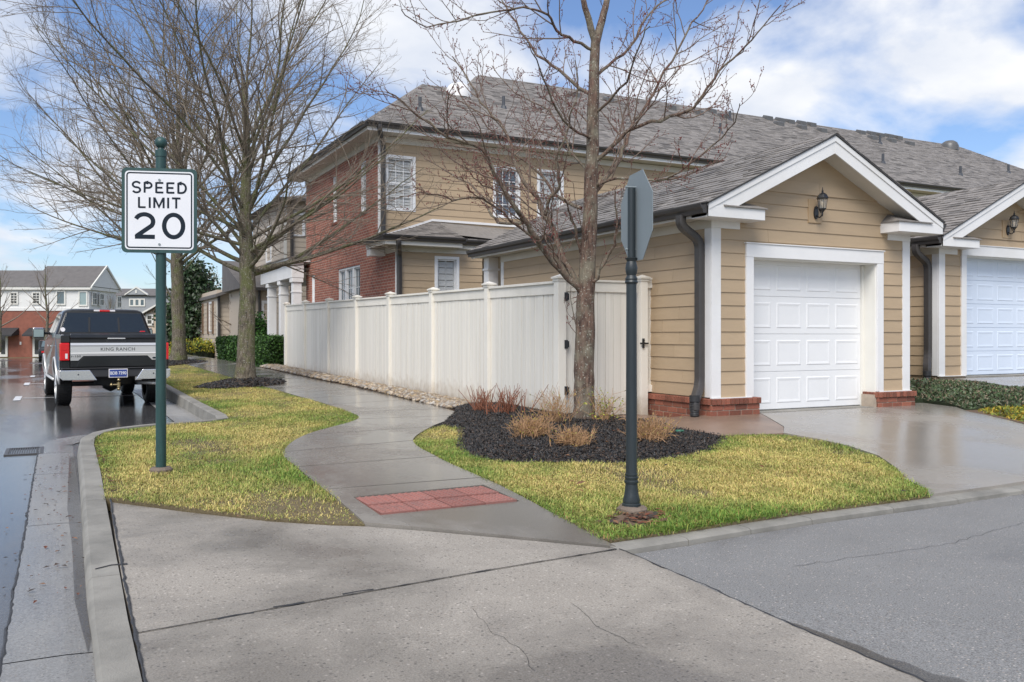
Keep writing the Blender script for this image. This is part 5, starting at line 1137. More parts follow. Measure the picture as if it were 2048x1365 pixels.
# ================================================================== far buildings
FW, RT = Vector((S_, C_, 0)), Vector((C_, -S_, 0))
def CV(r, d, z): p = RT*r+FW*d; return (p.x, p.y, z)
def crd(u, v, d): return ((u-CXP)/FPX*d, CAMH+(HYP-v)/FPX*d)
class Fac:                                                     # facade frame: origin in camera plan (r, d), a along wall (unit plan), n outward
    def __init__(s, r, d, ar, ad): s.o = RT*r+FW*d; s.a = (RT*ar+FW*ad).normalized(); s.n = s.a.cross(Vector((0, 0, 1)))
    def p(s, u, z, dd=0): q = s.o+s.a*u+s.n*dd; return (q.x, q.y, z)
    def box(s, mb, u0, u1, z0, z1, d0, d1):
        return mb.add([s.p(u0, z0, d1), s.p(u1, z0, d1), s.p(u1, z0, d0), s.p(u0, z0, d0), s.p(u0, z1, d1), s.p(u1, z1, d1), s.p(u1, z1, d0), s.p(u0, z1, d0)], [(3, 2, 1, 0), (4, 5, 6, 7), (0, 1, 5, 4), (1, 2, 6, 5), (2, 3, 7, 6), (3, 0, 4, 7)])
def fwin(par, F, u0, u1, z0, z1, trim=.12, cols=2, rows=4, glassm='glass_far', tm='far_trim'):
    mb = MB()
    for q in ((u0-trim, u0, z0-trim, z1+trim), (u1, u1+trim, z0-trim, z1+trim), (u0, u1, z1, z1+trim), (u0, u1, z0-trim, z0)): F.box(mb, *q, -.02, .08)
    w = part('window', mb, tm, par); part('pane', F.box(MB(), u0, u1, z0, z1, .0, .03), glassm, w); mb = MB()
    for k in range(1, cols): c = u0+(u1-u0)*k/cols; F.box(mb, c-.025, c+.025, z0, z1, .031, .05)
    for k in range(1, rows): c = z0+(z1-z0)*k/rows; F.box(mb, u0, u1, c-.025, c+.025, .031, .052)
    if mb.v: part('muntin', mb, tm, w)
D = 78.0; zb0 = -.45
rc = (178-CXP)/FPX*D; Fm = Fac(rc-16, D, 1, 0); ZB = lambda v: CAMH+(HYP-v)/FPX*D
tb = thing('townhouse', 'brick and white townhouse row with grey roof beyond the truck', 'house', CV(rc-4, D+2, zb0))
part('brick_storey', Fm.box(MB(), 0, 16, zb0-.2, ZB(622), -5.3, 0), 'far_brick', tb); part('upper_storey', Fm.box(MB(), 0, 16, ZB(622)+.001, ZB(578), -5.3, -.02), 'far_white', tb)
part('belt_course', Fm.box(MB(), -.0, 16.03, ZB(622), ZB(616), -5.3, .06), 'far_white', tb); part('cornice', Fm.box(MB(), -.1, 16.25, ZB(580), ZB(574), -5.5, .25), 'far_trim', tb)
ze = ZB(574)+.001; zr_ = 7.75
mb = MB(); mb.prism([Fm.p(0, ze, .3), Fm.p(0, ze, -5.6), Fm.p(0, 7.35, -2.65)], Vector(Fm.p(12, 0))-Vector(Fm.p(0, 0))); part('roof', mb, 'far_roof', tb)
mb = MB(); mb.prism([Fm.p(10.9, ze, .32), Fm.p(10.9, ze, -5.62), Fm.p(10.9, zr_, -2.65)], Vector(Fm.p(5.35, 0))-Vector(Fm.p(0, 0))); part('roof', mb, 'far_roof', tb)
mb = MB(); mb.prism([Fm.p(16.05, ze+.05, .1), Fm.p(16.05, ze+.05, -5.4), Fm.p(16.05, zr_-.22, -2.65)], Vector(Fm.p(.24, 0))-Vector(Fm.p(0, 0))); part('gable', mb, 'far_white', tb)
for a, b_ in ((.35, -2.65), (-5.65, -2.65)):
    mb = MB(); mb.prism([Fm.p(16.3, ze, a), Fm.p(16.3, zr_+.05, b_), Fm.p(16.3, zr_-.15, b_), Fm.p(16.3, ze-.15, a)], Vector(Fm.p(.12, 0))-Vector(Fm.p(0, 0))); part('rake_board', mb, 'far_trim', tb)
um = lambda u: (u-178)/FPX*D+16
for u0, u1, v0, v1, gm in ((23, 34, 587, 607, 'glass_dark'), (67, 79, 587, 607, 'glass_dark'), (115, 129, 584, 608, 'glass_far'), (160, 173, 585, 610, 'glass_mirror')): fwin(tb, Fm, um(u0), um(u1), ZB(v1), ZB(v0), glassm=gm, cols=2 if gm == 'glass_dark' else 1, rows=4 if gm == 'glass_dark' else 1)
for u0, u1 in ((3, 13), (70, 90)):
    part('door_surround', Fm.box(MB(), um(u0)-.15, um(u1)+.15, zb0, ZB(664), -.0, .12), 'far_trim', tb); part('door', Fm.box(MB(), um(u0)+.05, um(u1)-.05, zb0+.25, ZB(672), .121, .16), 'glass_dark', tb)
    mb = MB(); mb.prism([Fm.p(um(u0)-.5, ZB(656), .0), Fm.p(um(u0)-.5, ZB(670), 1.2), Fm.p(um(u0)-.5, ZB(673), 1.2), Fm.p(um(u0)-.5, ZB(670), .0)], Vector(Fm.p(um(u1)-um(u0)+1.6, 0))-Vector(Fm.p(0, 0))); part('awning', mb, 'awning', tb)
Fs = Fac(rc, D, .12, .99)
for u0, z0, z1 in ((.5, 586, 608), (1.6, 587, 609), (4.4, 590, 611)): fwin(tb, Fs, u0, u0+.55, ZB(z1), ZB(z0), trim=.09, cols=2, rows=2, glassm='glass_dark')
sgn = Fm.box(MB(), um(40), um(43), ZB(690), ZB(684), 0, .05); part('wall_sign', sgn, 'far_white', tb)
# grey house
D2 = 105.0; r0, r1 = (246-CXP)/FPX*D2, (300-CXP)/FPX*D2; Z2 = lambda v: CAMH+(HYP-v)/FPX*D2; F2 = Fac(r0, D2, 1, 0); W2 = r1-r0
gh = thing('house', 'small grey house with front gable and white trim in the far distance', 'house', CV(r0+2, D2, -.5))
part('wall', F2.box(MB(), -3, W2+2.5, -.6, Z2(592), -6, 0), 'far_grey', gh)
mb = MB(); mb.prism([F2.p(-3.4, Z2(592), .3), F2.p(-3.4, Z2(592), -6.3), F2.p(-3.4, Z2(575), -3)], Vector(F2.p(W2+6.4, 0))-Vector(F2.p(0, 0))); part('roof', mb, 'far_roof', gh)
um2 = lambda u: (u-246)/FPX*D2
mb = MB(); mb.prism([F2.p(um2(254), Z2(590), .35), F2.p(um2(296), Z2(590), .35), F2.p(um2(275), Z2(576), .35)], F2.n*-1.2); part('gable', mb, 'far_grey', gh)
for a, b_ in ((252, 275), (298, 275)): mb = MB(); mb.prism([F2.p(um2(a), Z2(589), .42), F2.p(um2(b_), Z2(574), .42), F2.p(um2(b_), Z2(576.5), .42), F2.p(um2(a), Z2(591.5), .42)], F2.n*-.3); part('rake_board', mb, 'far_trim', gh)
for u in (261, 271.5, 282): fwin(gh, F2, um2(u), um2(u+6), Z2(611), Z2(600), trim=.14, cols=1, rows=1)
part('wall_sign', F2.box(MB(), um2(273.5), um2(276.5), Z2(587), Z2(581), .36, .42), 'far_trim', gh)
# tan house behind the truck cab
D3 = 58.0; F3 = Fac((288-CXP)/FPX*D3, D3, 1, 0); Z3 = lambda v: CAMH+(HYP-v)/FPX*D3; um3 = lambda u: (u-288)/FPX*D3
th = thing('house', 'low tan gabled house just behind the truck cab and green post', 'house', CV((310-CXP)/FPX*D3, D3+2, -.3))
mb = MB(); mb.prism([F3.p(um3(290), -.4, 0), F3.p(um3(352), -.4, 0), F3.p(um3(352), Z3(628), 0), F3.p(um3(321), Z3(610), 0), F3.p(um3(290), Z3(628), 0)], F3.n*-5); part('wall', mb, 'far_tan', th)
for a, b_ in ((284, 321), (358, 321)): mb = MB(); mb.prism([F3.p(um3(a), Z3(627), .3), F3.p(um3(b_), Z3(606), .3), F3.p(um3(b_), Z3(611), .3), F3.p(um3(a), Z3(632), .3)], F3.n*-5.6); part('roof', mb, 'far_roof', th)
for a, b_ in ((284, 321), (358, 321)): mb = MB(); mb.prism([F3.p(um3(a), Z3(627.5), .36), F3.p(um3(b_), Z3(606.5), .36), F3.p(um3(b_), Z3(610), .36), F3.p(um3(a), Z3(631), .36)], F3.n*-.05); part('rake_board', mb, 'far_trim', th)
fwin(th, F3, um3(296), um3(304), Z3(648), Z3(632), cols=1, rows=2, glassm='glass_dark')
# beige neighbour house beyond the porch and cottage past it
nb = thing('house', 'beige two storey neighbour house rising behind the white porch columns', 'house', (9.5, 41, .4))
ny = 39.0; X = lambda u: aty(u, 600, ny).x; Z = lambda v, u=560: aty(u, v, ny).z
NX0 = aty(506, 600, ny+7).x
part('wall', MB().box(NX0, 15.5, ny, ny+7, .0, Z(400)), 'siding_far', nb)
for k in range(30):
    z0 = .5+k*.24
    if z0+.24 < Z(402): mb = MB(); mb.prism([(NX0-.01, ny-.022, z0), (NX0-.01, ny, z0), (NX0-.01, ny, z0+.235), (NX0-.01, ny-.006, z0+.235)], (15.5-NX0, 0, 0)); part('plank', mb, 'siding_far', nb)
mb = MB(); mb.prism([(NX0-.45, ny-.5, Z(400)), (NX0-.45, ny+7.5, Z(400)), (NX0-.45+2.5, ny+3.5, Z(400)+.9)], (9, 0, 0)); part('roof', mb, 'far_roof', nb)
part('eave_fascia', MB().box(NX0-.45, 15.5, ny-.52, ny-.45, Z(403), Z(397)), 'gutter', nb)
plN = Plane('y', ny-.03, -1)
for k in range(30):
    z0 = .5+k*.24
    if z0+.24 < Z(402): mb = MB(); mb.prism([(NX0-.022, ny, z0), (NX0, ny, z0), (NX0, ny, z0+.235), (NX0-.006, ny, z0+.235)], (0, 7, 0)); part('plank', mb, 'siding_far', nb)
part('corner_board', MB().box(NX0-.03, NX0+.10, ny-.03, ny-.0, .3, Z(402)), 'far_trim', nb)
window(nb, Plane('x', NX0-.03, -1), ny+2.6, ny+3.5, 4.9, 6.4, trim=.12, cols=2, rows=2, sill=False, glassm='glass_far')
window(nb, plN, X(586), X(604), Z(468), Z(428), trim=.12, cols=2, rows=2, sill=False, glassm='glass_far')
mb = MB(); downspout(mb, [(NX0+.3, ny-.1, Z(400)), (NX0+.3, ny-.1, .4)], .07, .06); part('downspout', mb, 'gutter', nb)
wy = 41.0; XW = lambda u: aty(u, 600, wy).x; ZW = lambda v: aty(515, v, wy).z
part('side_wing', MB().box(XW(497), NX0-.02, wy, wy+5, 0, ZW(575)), 'siding_far', nb)
for k in range(14):
    z0 = .5+k*.24
    if z0+.24 < ZW(578): mb = MB(); mb.prism([(XW(497)-.01, wy-.022, z0), (XW(497)-.01, wy, z0), (XW(497)-.01, wy, z0+.235), (XW(497)-.01, wy-.006, z0+.235)], (NX0-XW(497), 0, 0)); part('plank', mb, 'siding_far', nb)
mb = MB(); mb.prism([(XW(497)-.35, wy-.4, ZW(577)), (XW(497)-.35, wy+5, ZW(577)), (XW(497)-.35, wy+5, ZW(577)+1.6)], (NX0-XW(497)+.3, 0, 0)); part('wing_roof', mb, 'far_roof', nb)
part('wing_gutter', MB().box(XW(497)-.35, NX0, wy-.46, wy-.405, ZW(582), ZW(576)), 'gutter', nb)
window(nb, Plane('y', wy-.03, -1), XW(527), XW(536), ZW(640), ZW(606), trim=.1, cols=2, rows=2, sill=False, glassm='glass_far')
mb = MB(); downspout(mb, [(XW(518), wy-.1, ZW(580)), (XW(518), wy-.1, .4)], .06, .05); part('downspout', mb, 'gutter', nb)
ct = thing('house', 'cream cottage wing with brown shutters left of the mossy tree trunk', 'house', (8.5, 52, .4))
cy0 = 50.0; X4 = lambda u: aty(u, 600, cy0).x; Z4 = lambda v: aty(450, v, cy0).z
mb = MB(); mb.prism([(X4(434), cy0, -.1), (X4(520), cy0, -.1), (X4(520), cy0, Z4(560)), (X4(434), cy0, Z4(592))], (0, 7, 0)); part('wall', mb, 'siding_far', ct)
mb = MB(); mb.prism([(X4(428), cy0-.5, Z4(596)), (X4(525), cy0-.5, Z4(558)), (X4(525), cy0-.5, Z4(552)), (X4(428), cy0-.5, Z4(590))], (0, 8, 0)); part('roof', mb, 'far_roof', ct)
mb = MB(); downspout(mb, [(X4(437), cy0-.1, Z4(592)), (X4(437), cy0-.1, .3)], .08, .06); part('downspout', mb, 'gutter', ct)
for k in range(15):
    z0 = .3+k*.24; mb = MB(); mb.prism([(X4(434)-.01, cy0-.022, z0), (X4(434)-.01, cy0, z0), (X4(434)-.01, cy0, z0+.235), (X4(434)-.01, cy0-.006, z0+.235)], (X4(520)-X4(434), 0, 0)); part('plank', mb, 'siding_far', ct)
    mb = MB(); mb.prism([(X4(434)-.022, cy0, z0), (X4(434), cy0, z0), (X4(434), cy0, z0+.235), (X4(434)-.006, cy0, z0+.235)], (0, 7, 0)); part('plank', mb, 'siding_far', ct)
part('corner_board', MB().box(X4(434)-.03, X4(434)+.16, cy0-.035, cy0-.023, .3, Z4(594)), 'far_trim', ct)
plc = Plane('x', X4(434)-.02, -1)
for yy in (51.2, 55.0): window(ct, plc, yy+.35, yy+1.3, 1.7, 3.2, trim=.1, cols=2, rows=2, sill=False, glassm='glass_far')
for yy in (51.0, 52.75, 54.8, 56.55): part('shutter', MB().box(X4(434)-.08, X4(434)-.01, yy, yy+.35, 1.5, 3.3), 'wood_shutter', ct)
# dark board fence far off and street-name sign
ff = thing('fence', 'weathered dark board fence beyond the second street tree', 'fence', (4.5, 62, -.2))
for k in range(14): part('board', MB().box(3.2+k*.2, 3.2+k*.2+.185, 62+.01*(k % 2), 62.04+.01*(k % 2), -.5, 1.55), 'vent_grey', ff)
sn = thing('street_name_sign', 'small green street name blade behind the mossy street tree', 'street sign', (6.9, 36, .4))
p0 = aty(502, 588, 36); mb = MB(); mb.tube([(p0.x-.22, 36, .3), (p0.x-.22, 36, p0.z+.15)], .03, 8); part('post', mb, 'green_metal', sn); part('blade', MB().box(p0.x-.45, p0.x+.12, 35.97, 35.99, p0.z-.08, p0.z+.08), 'green_metal', sn)
# dark car far down the street
car = thing('parked_car', 'small dark car parked far off beside the truck mirror', 'car', (-.3, 66, zr(66)))
cz = zr(66); cx_ = -.25
mb = MB(); pr = [(0, .35), (0, .75), (.25, .88), (1.1, .95), (1.6, 1.38), (3.2, 1.42), (4.0, .98), (4.5, .9), (4.5, .35)]; mb.prism([(cx_-.85, 65+y, cz+z) for y, z in pr], (1.7, 0, 0)); part('body', mb, 'truck_paint', car, bevel=.06)
mb = MB(); mb.prism([(cx_-.7, 64.99+1.14, cz+.98), (cx_+.7, 64.99+1.14, cz+.98), (cx_+.62, 65+1.56, cz+1.36), (cx_-.62, 65+1.56, cz+1.36)], (0, -.02, 0)); part('rear_window', mb, 'glass_far', car)
for a in (-.75, .75):
    for yy in (.9, 3.6): mb = MB(); mb.tube([(cx_+a-.1, 65+yy, cz+.32), (cx_+a+.1, 65+yy, cz+.32)], .32, 14); part('wheel', mb, 'rubber', car)
for a in (-.68, .5): part('tail_light', MB().box(cx_+a, cx_+a+.18, 64.96, 65.0, cz+.6, cz+.72), 'lamp_red', car)
# ================================================================== bare trees
def tubes_mesh(name, lines, mat, sides):
    """lines: list of (pts Nx3 array, radii N, level) -> one mesh"""
    V, F, base = [], [], 0
    for pts, rad, lv_ in lines:
        n = sides[min(lv_, len(sides)-1)]; m = len(pts)
        tg = np.gradient(pts, axis=0); tg /= np.linalg.norm(tg, axis=1)[:, None]+1e-12
        ref = np.array((0, 0, 1.)) if abs(tg[0, 2]) < .9 else np.array((1., 0, 0))
        ang = 2*np.pi*np.arange(n)/n; ca, sa = np.cos(ang), np.sin(ang)
        X = np.cross(ref, tg); X /= np.linalg.norm(X, axis=1)[:, None]+1e-12
        Y = np.cross(tg, X)
        rings = pts[:, None, :]+(X[:, None, :]*ca[None, :, None]+Y[:, None, :]*sa[None, :, None])*rad[:, None, None]
        V.append(rings.reshape(-1, 3))
        i = np.arange(m-1)[:, None]*n; k = np.arange(n)[None, :]; k2 = (k+1) % n
        F.append((np.stack((i+k, i+k2, i+n+k2, i+n+k), -1).reshape(-1, 4))+base); base += m*n
    V = np.concatenate(V); F = np.concatenate(F)
    me = bpy.data.meshes.new(name); me.vertices.add(len(V)); me.vertices.foreach_set('co', V.astype(np.float32).ravel())
    me.loops.add(F.size); me.loops.foreach_set('vertex_index', F.ravel().astype(np.int32))
    me.polygons.add(len(F)); me.polygons.foreach_set('loop_start', np.arange(0, F.size, 4, dtype=np.int32)); me.polygons.foreach_set('loop_total', np.full(len(F), 4, dtype=np.int32))
    me.polygons.foreach_set('use_smooth', np.ones(len(F), bool))
    me.update(calc_edges=True); me.validate(); me.materials.append(MAT[mat]); return me
def nrm(v): return v/(np.linalg.norm(v)+1e-12)
def branch_line(rg, p, d, Ln, r0, r1, nseg, wig, lift):
    pts = [p]; 
    for k in range(nseg):
        d = nrm(d+rg.normal(0, wig, 3)+np.array((0, 0, lift))); p = p+d*(Ln/nseg); pts.append(p)
    t_ = np.linspace(0, 1, nseg+1); return np.array(pts), r0+(r1-r0)*t_**.9
def sidedir(rg, d, ang):
    a = rg.normal(0, 1, 3); a = nrm(a-d*np.dot(a, d)); return nrm(d*math.cos(ang)+a*math.sin(ang))
RMIN = [.003]
def laterals(rg, lines, par, lv_, spec, buds=None):
    """spec[lv] = (count per metre, length ratio range, angle range deg, nseg, wiggle, lift, min t)"""
    if lv_ >= len(spec): return
    pts, rad, _ = par; seg = np.linalg.norm(np.diff(pts, axis=0), axis=1); Ln = seg.sum(); cum = np.concatenate(([0], np.cumsum(seg)))
    cpm, lr, ar, ns, wg, lf, t0, lmin, lmax = spec[lv_]
    n = max(1, int(Ln*cpm*(1-t0)+rg.random()))
    for k in range(n):
        t_ = t0+(1-t0)*(k+rg.random())/n; s = t_*Ln; i = min(len(seg)-1, np.searchsorted(cum, s)-1); f = (s-cum[i])/(seg[i]+1e-9)
        p = pts[i]+(pts[i+1]-pts[i])*f; d = nrm(pts[i+1]-pts[i]); r = rad[i]+(rad[i+1]-rad[i])*f
        dd = sidedir(rg, d, R(rg.uniform(*ar))); dd[2] = dd[2]*.7+abs(dd[2])*.3
        L2 = np.clip(Ln*rg.uniform(*lr)*(1.05-.6*t_), lmin, lmax); r2 = max(RMIN[0], min(r*.66, .0095*L2+.001))
        ln = (*branch_line(rg, p, nrm(dd), L2, r2, max(RMIN[0]*.7, r2*.3), ns, wg, lf), lv_); lines.append(ln)
        if buds is not None and lv_ >= len(spec)-2:
            for q in range(len(ln[0])): 
                if rg.random() < .8: buds.append(ln[0][q]+rg.normal(0, .004, 3))
        laterals(rg, lines, ln, lv_+1, spec, buds)
def make_tree(name, label, base, group, limbs, spec, seed, mats, sides=(14, 9, 6, 4, 3, 3), split=2, budmat=None, twig_mat='twig'):
    rg = np.random.default_rng(seed); tr = thing(name, label, 'tree', base, group); lines = []; buds = [] if budmat else None
    for ln in limbs: lines.append(ln)
    for ln in list(limbs): laterals(rg, lines, ln, ln[2]+1, spec, buds)
    big = [l for l in lines if l[2] < split]; sm = [l for l in lines if l[2] >= split]
    link('trunk', tubes_mesh('trunk', big, mats[0], sides), tr); link('crown', tubes_mesh('crown', sm, twig_mat, sides), tr)
    if buds:
        B = np.array(buds); n = len(B); s = rg.uniform(.004, .009, n)
        oc_ = np.array([(1, 0, 0), (-.5, .87, 0), (-.5, -.87, 0), (0, 0, 1.5), (0, 0, -1.2)]); V = (B[:, None, :]+oc_[None]*s[:, None, None]).reshape(-1, 3)
        ft = np.array([(0, 1, 3), (1, 2, 3), (2, 0, 3), (1, 0, 4), (2, 1, 4), (0, 2, 4)]); Fc = (ft[None]+5*np.arange(n)[:, None, None]).reshape(-1, 3)
        me = bpy.data.meshes.new('buds'); me.from_pydata(V.tolist(), [], Fc.tolist()); me.materials.append(MAT[budmat]); link('buds', me, tr, kind='stuff')
    print(name, 'lines', len(lines), 'buds', len(buds) if buds else 0); return tr
def pix_limb(pts, dep0, r0, r1, lv_, drift, rg, sub=3):
    """limb measured off the photograph at its own depth: depth drifts along the limb"""
    P = []; m = len(pts)
    for k, (u, v) in enumerate(pts): P.append(atd(u, v, dep0+drift*k/(m-1)))
    P = np.array([tuple(p) for p in P]); out = []
    for i in range(m-1):
        p0, p1, p2, p3 = P[max(0, i-1)], P[i], P[i+1], P[min(m-1, i+2)]
        for k in range(sub): t_ = k/sub; out.append(.5*((2*p1)+(-p0+p2)*t_+(2*p0-5*p1+4*p2-p3)*t_*t_+(-p0+3*p1-3*p2+p3)*t_**3))
    out.append(P[-1]); out = np.array(out); t_ = np.linspace(0, 1, len(out)); out += rg.normal(0, .011 if lv_ else .0035, out.shape)*(t_[:, None] > 0)
    return (out, r0+(r1-r0)*t_, lv_)
# ---- red maple in the mulch bed
rg = np.random.default_rng(4); dep = 11.83
LB = []
LB.append(pix_limb([(1168, 858), (1167, 840), (1168, 800), (1168, 740), (1170, 660), (1171, 600), (1176, 500), (1181, 420), (1184, 330), (1186, 240), (1188, 160), (1191, 85)], dep, .20, .085, 0, 0.0, rg, 3))
q = LB[0]; q[1][:] = np.interp(np.linspace(0, 1, len(q[1])), [0, .03, .1, .2, .4, .5, .62, .8, 1], [.20, .168, .148, .138, .130, .112, .098, .082, .062])
LB.append(pix_limb([(1191, 90), (1178, 40), (1166, 0), (1150, -60), (1140, -130)], dep, .05, .022, 0, -.3, rg))
LB.append(pix_limb([(1191, 90), (1204, 40), (1214, 0), (1222, -70), (1230, -150)], dep, .058, .025, 0, .4, rg))
def lb(pts, r0, r1, drift, lv_=1): LB.append(pix_limb(pts, dep, r0*.76, r1*.8, lv_, drift, rg))
lb([(1166, 590), (1118, 539), (1086, 497), (1067, 469), (1048, 443), (1029, 412), (1001, 370), (964, 300), (908, 281), (875, 262), (823, 220), (775, 185)], .062, .010, -1.5)
lb([(1048, 446), (1001, 448), (983, 431), (954, 380), (898, 347), (850, 318)], .030, .008, .9)
lb([(1165, 585), (1128, 520), (1109, 469), (1090, 431), (1076, 403), (1057, 375), (1029, 328), (1020, 281), (997, 244), (973, 220), (940, 165), (905, 110)], .058, .010, .8)
lb([(1090, 431), (1100, 395), (1119, 370), (1114, 323), (1128, 281), (1142, 234), (1155, 180), (1150, 120)], .034, .009, -.7)
lb([(1163, 417), (1119, 398), (1086, 356), (1050, 320), (1015, 300), (975, 250), (930, 205)], .035, .008, 1.4)
lb([(1161, 506), (1151, 460), (1140, 430), (1132, 400)], .028, .012, -.4)
lb([(1075, 480), (1020, 440), (985, 410), (955, 395), (905, 400), (860, 385), (800, 395)], .026, .007, -.9)
lb([(1180, 575), (1194, 556), (1217, 511), (1231, 478), (1233, 441), (1229, 400), (1236, 370)], .038, .006, -.6)
lb([(1190, 385), (1226, 338), (1245, 300), (1259, 262), (1278, 230), (1306, 187), (1344, 122), (1376, 61), (1405, 19), (1425, -30)], .044, .010, 1.2)
lb([(1189, 326), (1226, 291), (1259, 258), (1283, 251), (1339, 234), (1386, 215), (1414, 178), (1451, 131), (1489, 94), (1527, 52), (1560, 10)], .040, .008, -1.0)
lb([(1192, 372), (1236, 356), (1320, 361), (1353, 347), (1423, 291), (1470, 245), (1480, 205)], .026, .006, -1.6)
lb([(1184, 100), (1150, 80), (1114, 61), (1095, 28), (1048, 14), (954, 33), (851, 52), (800, 23)], .030, .007, -1.3)
lb([(1186, 188), (1160, 178), (1119, 141), (1076, 108), (1043, 61), (1011, 14), (990, -30)], .036, .010, 1.0)
lb([(1187, 160), (1215, 130), (1262, 95), (1290, 40), (1330, 0), (1370, -40)], .032, .010, .9)
lb([(1186, 230), (1230, 190), (1260, 150), (1275, 95), (1300, 50)], .026, .008, -1.2)
lb([(1186, 280), (1140, 255), (1105, 200), (1080, 140), (1060, 90)], .026, .007, -1.4)
lb([(1183, 345), (1140, 300), (1120, 250), (1085, 215), (1030, 185), (985, 130)], .024, .007, 1.6)
spec_m = [None, (1.1, (.22, .36), (35, 60), 5, .10, .03, .15, .3, 1.1), (5.2, (.28, .52), (28, 55), 7, .13, .075, .08, .25, 1.15), (8.0, (.25, .5), (28, 58), 5, .14, .06, .10, .10, .45), (9.0, (.3, .5), (30, 60), 2, .12, .06, .25, .04, .12)]
make_tree('maple_tree', 'bare red budded tree standing in the black mulch bed before the garage', tuple(LB[0][0][0]), None, LB, spec_m, 6, ('bark_maple',), sides=(14, 8, 5, 3, 3), split=2, budmat='bud', twig_mat='twig_red')
# ---- big street trees
RMIN[0] = .0036
def street_tree(name, label, x, y, zf, fork, top, spread, r, seed, nl, lean=0.0, extra=()):
    rg = np.random.default_rng(seed); zb_ = zg(x, y)-.05; L_ = []
    n = 14; zz_ = np.linspace(0, fork+(top-fork)*.55, n); pts = np.stack((x+lean*zz_*.05+np.cumsum(rg.normal(0, .02, n)), y+np.cumsum(rg.normal(0, .02, n)), zb_+zz_), 1)
    rad = np.interp(zz_, [0, .25, 1.0, fork, fork+(top-fork)*.55], [r*1.45, r*1.12, r, r*.92, r*.22]); L_.append((pts, rad, 0))
    for k in range(nl):
        f = k/(nl-1); z0 = fork+(top-fork)*.36*f**1.25; p = np.array((np.interp(z0, zz_, pts[:, 0]), np.interp(z0, zz_, pts[:, 1]), zb_+z0)); az_ = k*2.39996+rg.uniform(-.3, .3)
        el = R(26+48*f+rg.uniform(-9, 9)); d = np.array((math.cos(az_)*math.cos(el), math.sin(az_)*math.cos(el), math.sin(el)))
        Ln = min(spread/max(.35, math.cos(el)), (top-z0)/max(.3, math.sin(el)))*rg.uniform(.8, 1.0); r0 = r*(.28-.10*f)
        L_.append((*branch_line(rg, p, d, Ln, r0, .007, 14, .07, .02), 1))
    for az_, el, Ln, z0, r0 in extra:
        p = np.array((np.interp(z0, zz_, pts[:, 0]), np.interp(z0, zz_, pts[:, 1]), zb_+z0)); az_, el = R(az_), R(el)
        L_.append((*branch_line(rg, p, np.array((math.cos(az_)*math.cos(el), math.sin(az_)*math.cos(el), math.sin(el))), Ln, r0, .008, 12, .05, .02), 1))
    spec = [None, (.9, (.30, .50), (24, 46), 8, .06, .028, .14, .6, 3.6), (3.0, (.28, .55), (24, 52), 7, .10, .024, .10, .45, 2.2), (4.7, (.28, .6), (24, 56), 5, .12, .018, .10, .25, 1.0), (3.6, (.3, .55), (25, 55), 3, .12, .01, .2, .15, .5)]
    make_tree(name, label, (x, y, zb_), 'street trees on the verge', L_, spec, seed, ('bark_moss',), sides=(16, 8, 5, 3, 3), split=2)
street_tree('street_tree', 'large bare mossy street tree in a mulch ring beside the sidewalk', 3.9, 21.28, 0, 2.6, 10.8, 5.0, .20, 12, 22, extra=((-32, 12, 5.0, 2.7, .075), (150, 20, 4.6, 2.9, .055), (-60, 25, 4.4, 3.1, .055), (162, 14, 5.0, 3.3, .045), (140, 30, 5.2, 3.6, .045), (-18, 33, 5.4, 3.4, .045)))
street_tree('street_tree', 'bare street tree farther along the verge behind the speed sign', 3.99, 34.9, 0, 3.6, 14.6, 7.0, .24, 23, 24, extra=((150, 12, 6.4, 4.2, .06), (172, 22, 6.8, 4.8, .055), (135, 28, 7.0, 5.2, .055)))
RMIN[0] = .006
# mulch rings of the street trees are laid with the plants below
def small_tree(name, label, u, v, d, h, seed, sp=2.2, zb_=None, mat='bark_moss'):
    rg = np.random.default_rng(seed); p = atd(u, v, d); zb_ = p.z if zb_ is None else zb_; L_ = []; n = 8; zz_ = np.linspace(0, h*.9, n)
    pts = np.stack((p.x+np.cumsum(rg.normal(0, .05, n)), p.y+np.cumsum(rg.normal(0, .05, n)), zb_+zz_), 1); L_.append((pts, np.interp(zz_, [0, h*.9], [.13, .02]), 0))
    for k in range(14):
        f = k/13; z0 = h*(.28+.5*f); q_ = np.array((np.interp(z0, zz_, pts[:, 0]), np.interp(z0, zz_, pts[:, 1]), zb_+z0)); a = k*2.4; el = R(30+30*f)
        L_.append((*branch_line(rg, q_, np.array((math.cos(a)*math.cos(el), math.sin(a)*math.cos(el), math.sin(el))), sp*(1.1-.5*f)*rg.uniform(.8, 1.2), .05*(1.2-f), .010, 7, .07, .03), 1))
    spec = [None, (2.0, (.3, .5), (25, 50), 5, .08, .03, .15, .4, 1.4), (3.0, (.3, .5), (25, 50), 4, .08, .03, .15, .25, .8)]
    make_tree(name, label, (p.x, p.y, zb_), 'young bare trees', L_, spec, seed, (mat,), sides=(7, 4, 3, 3), split=1)
small_tree('young_tree', 'young bare tree before the far brick townhouse, cut by the left picture edge', 2, 705, 64, 6.6, 41, 2.4)
small_tree('young_tree', 'young bare tree before the far brick townhouse, just left of the truck', 94, 706, 62, 6.8, 42, 2.4)
small_tree('young_tree', 'small bare tree beside the far corner of the white townhouse', 222, 700, 74, 5.0, 43, 1.4)
small_tree('young_tree', 'small forked bare tree in front of the cream cottage wing', 464, 690, 44, 3.4, 44, 1.5, zb_=.35)
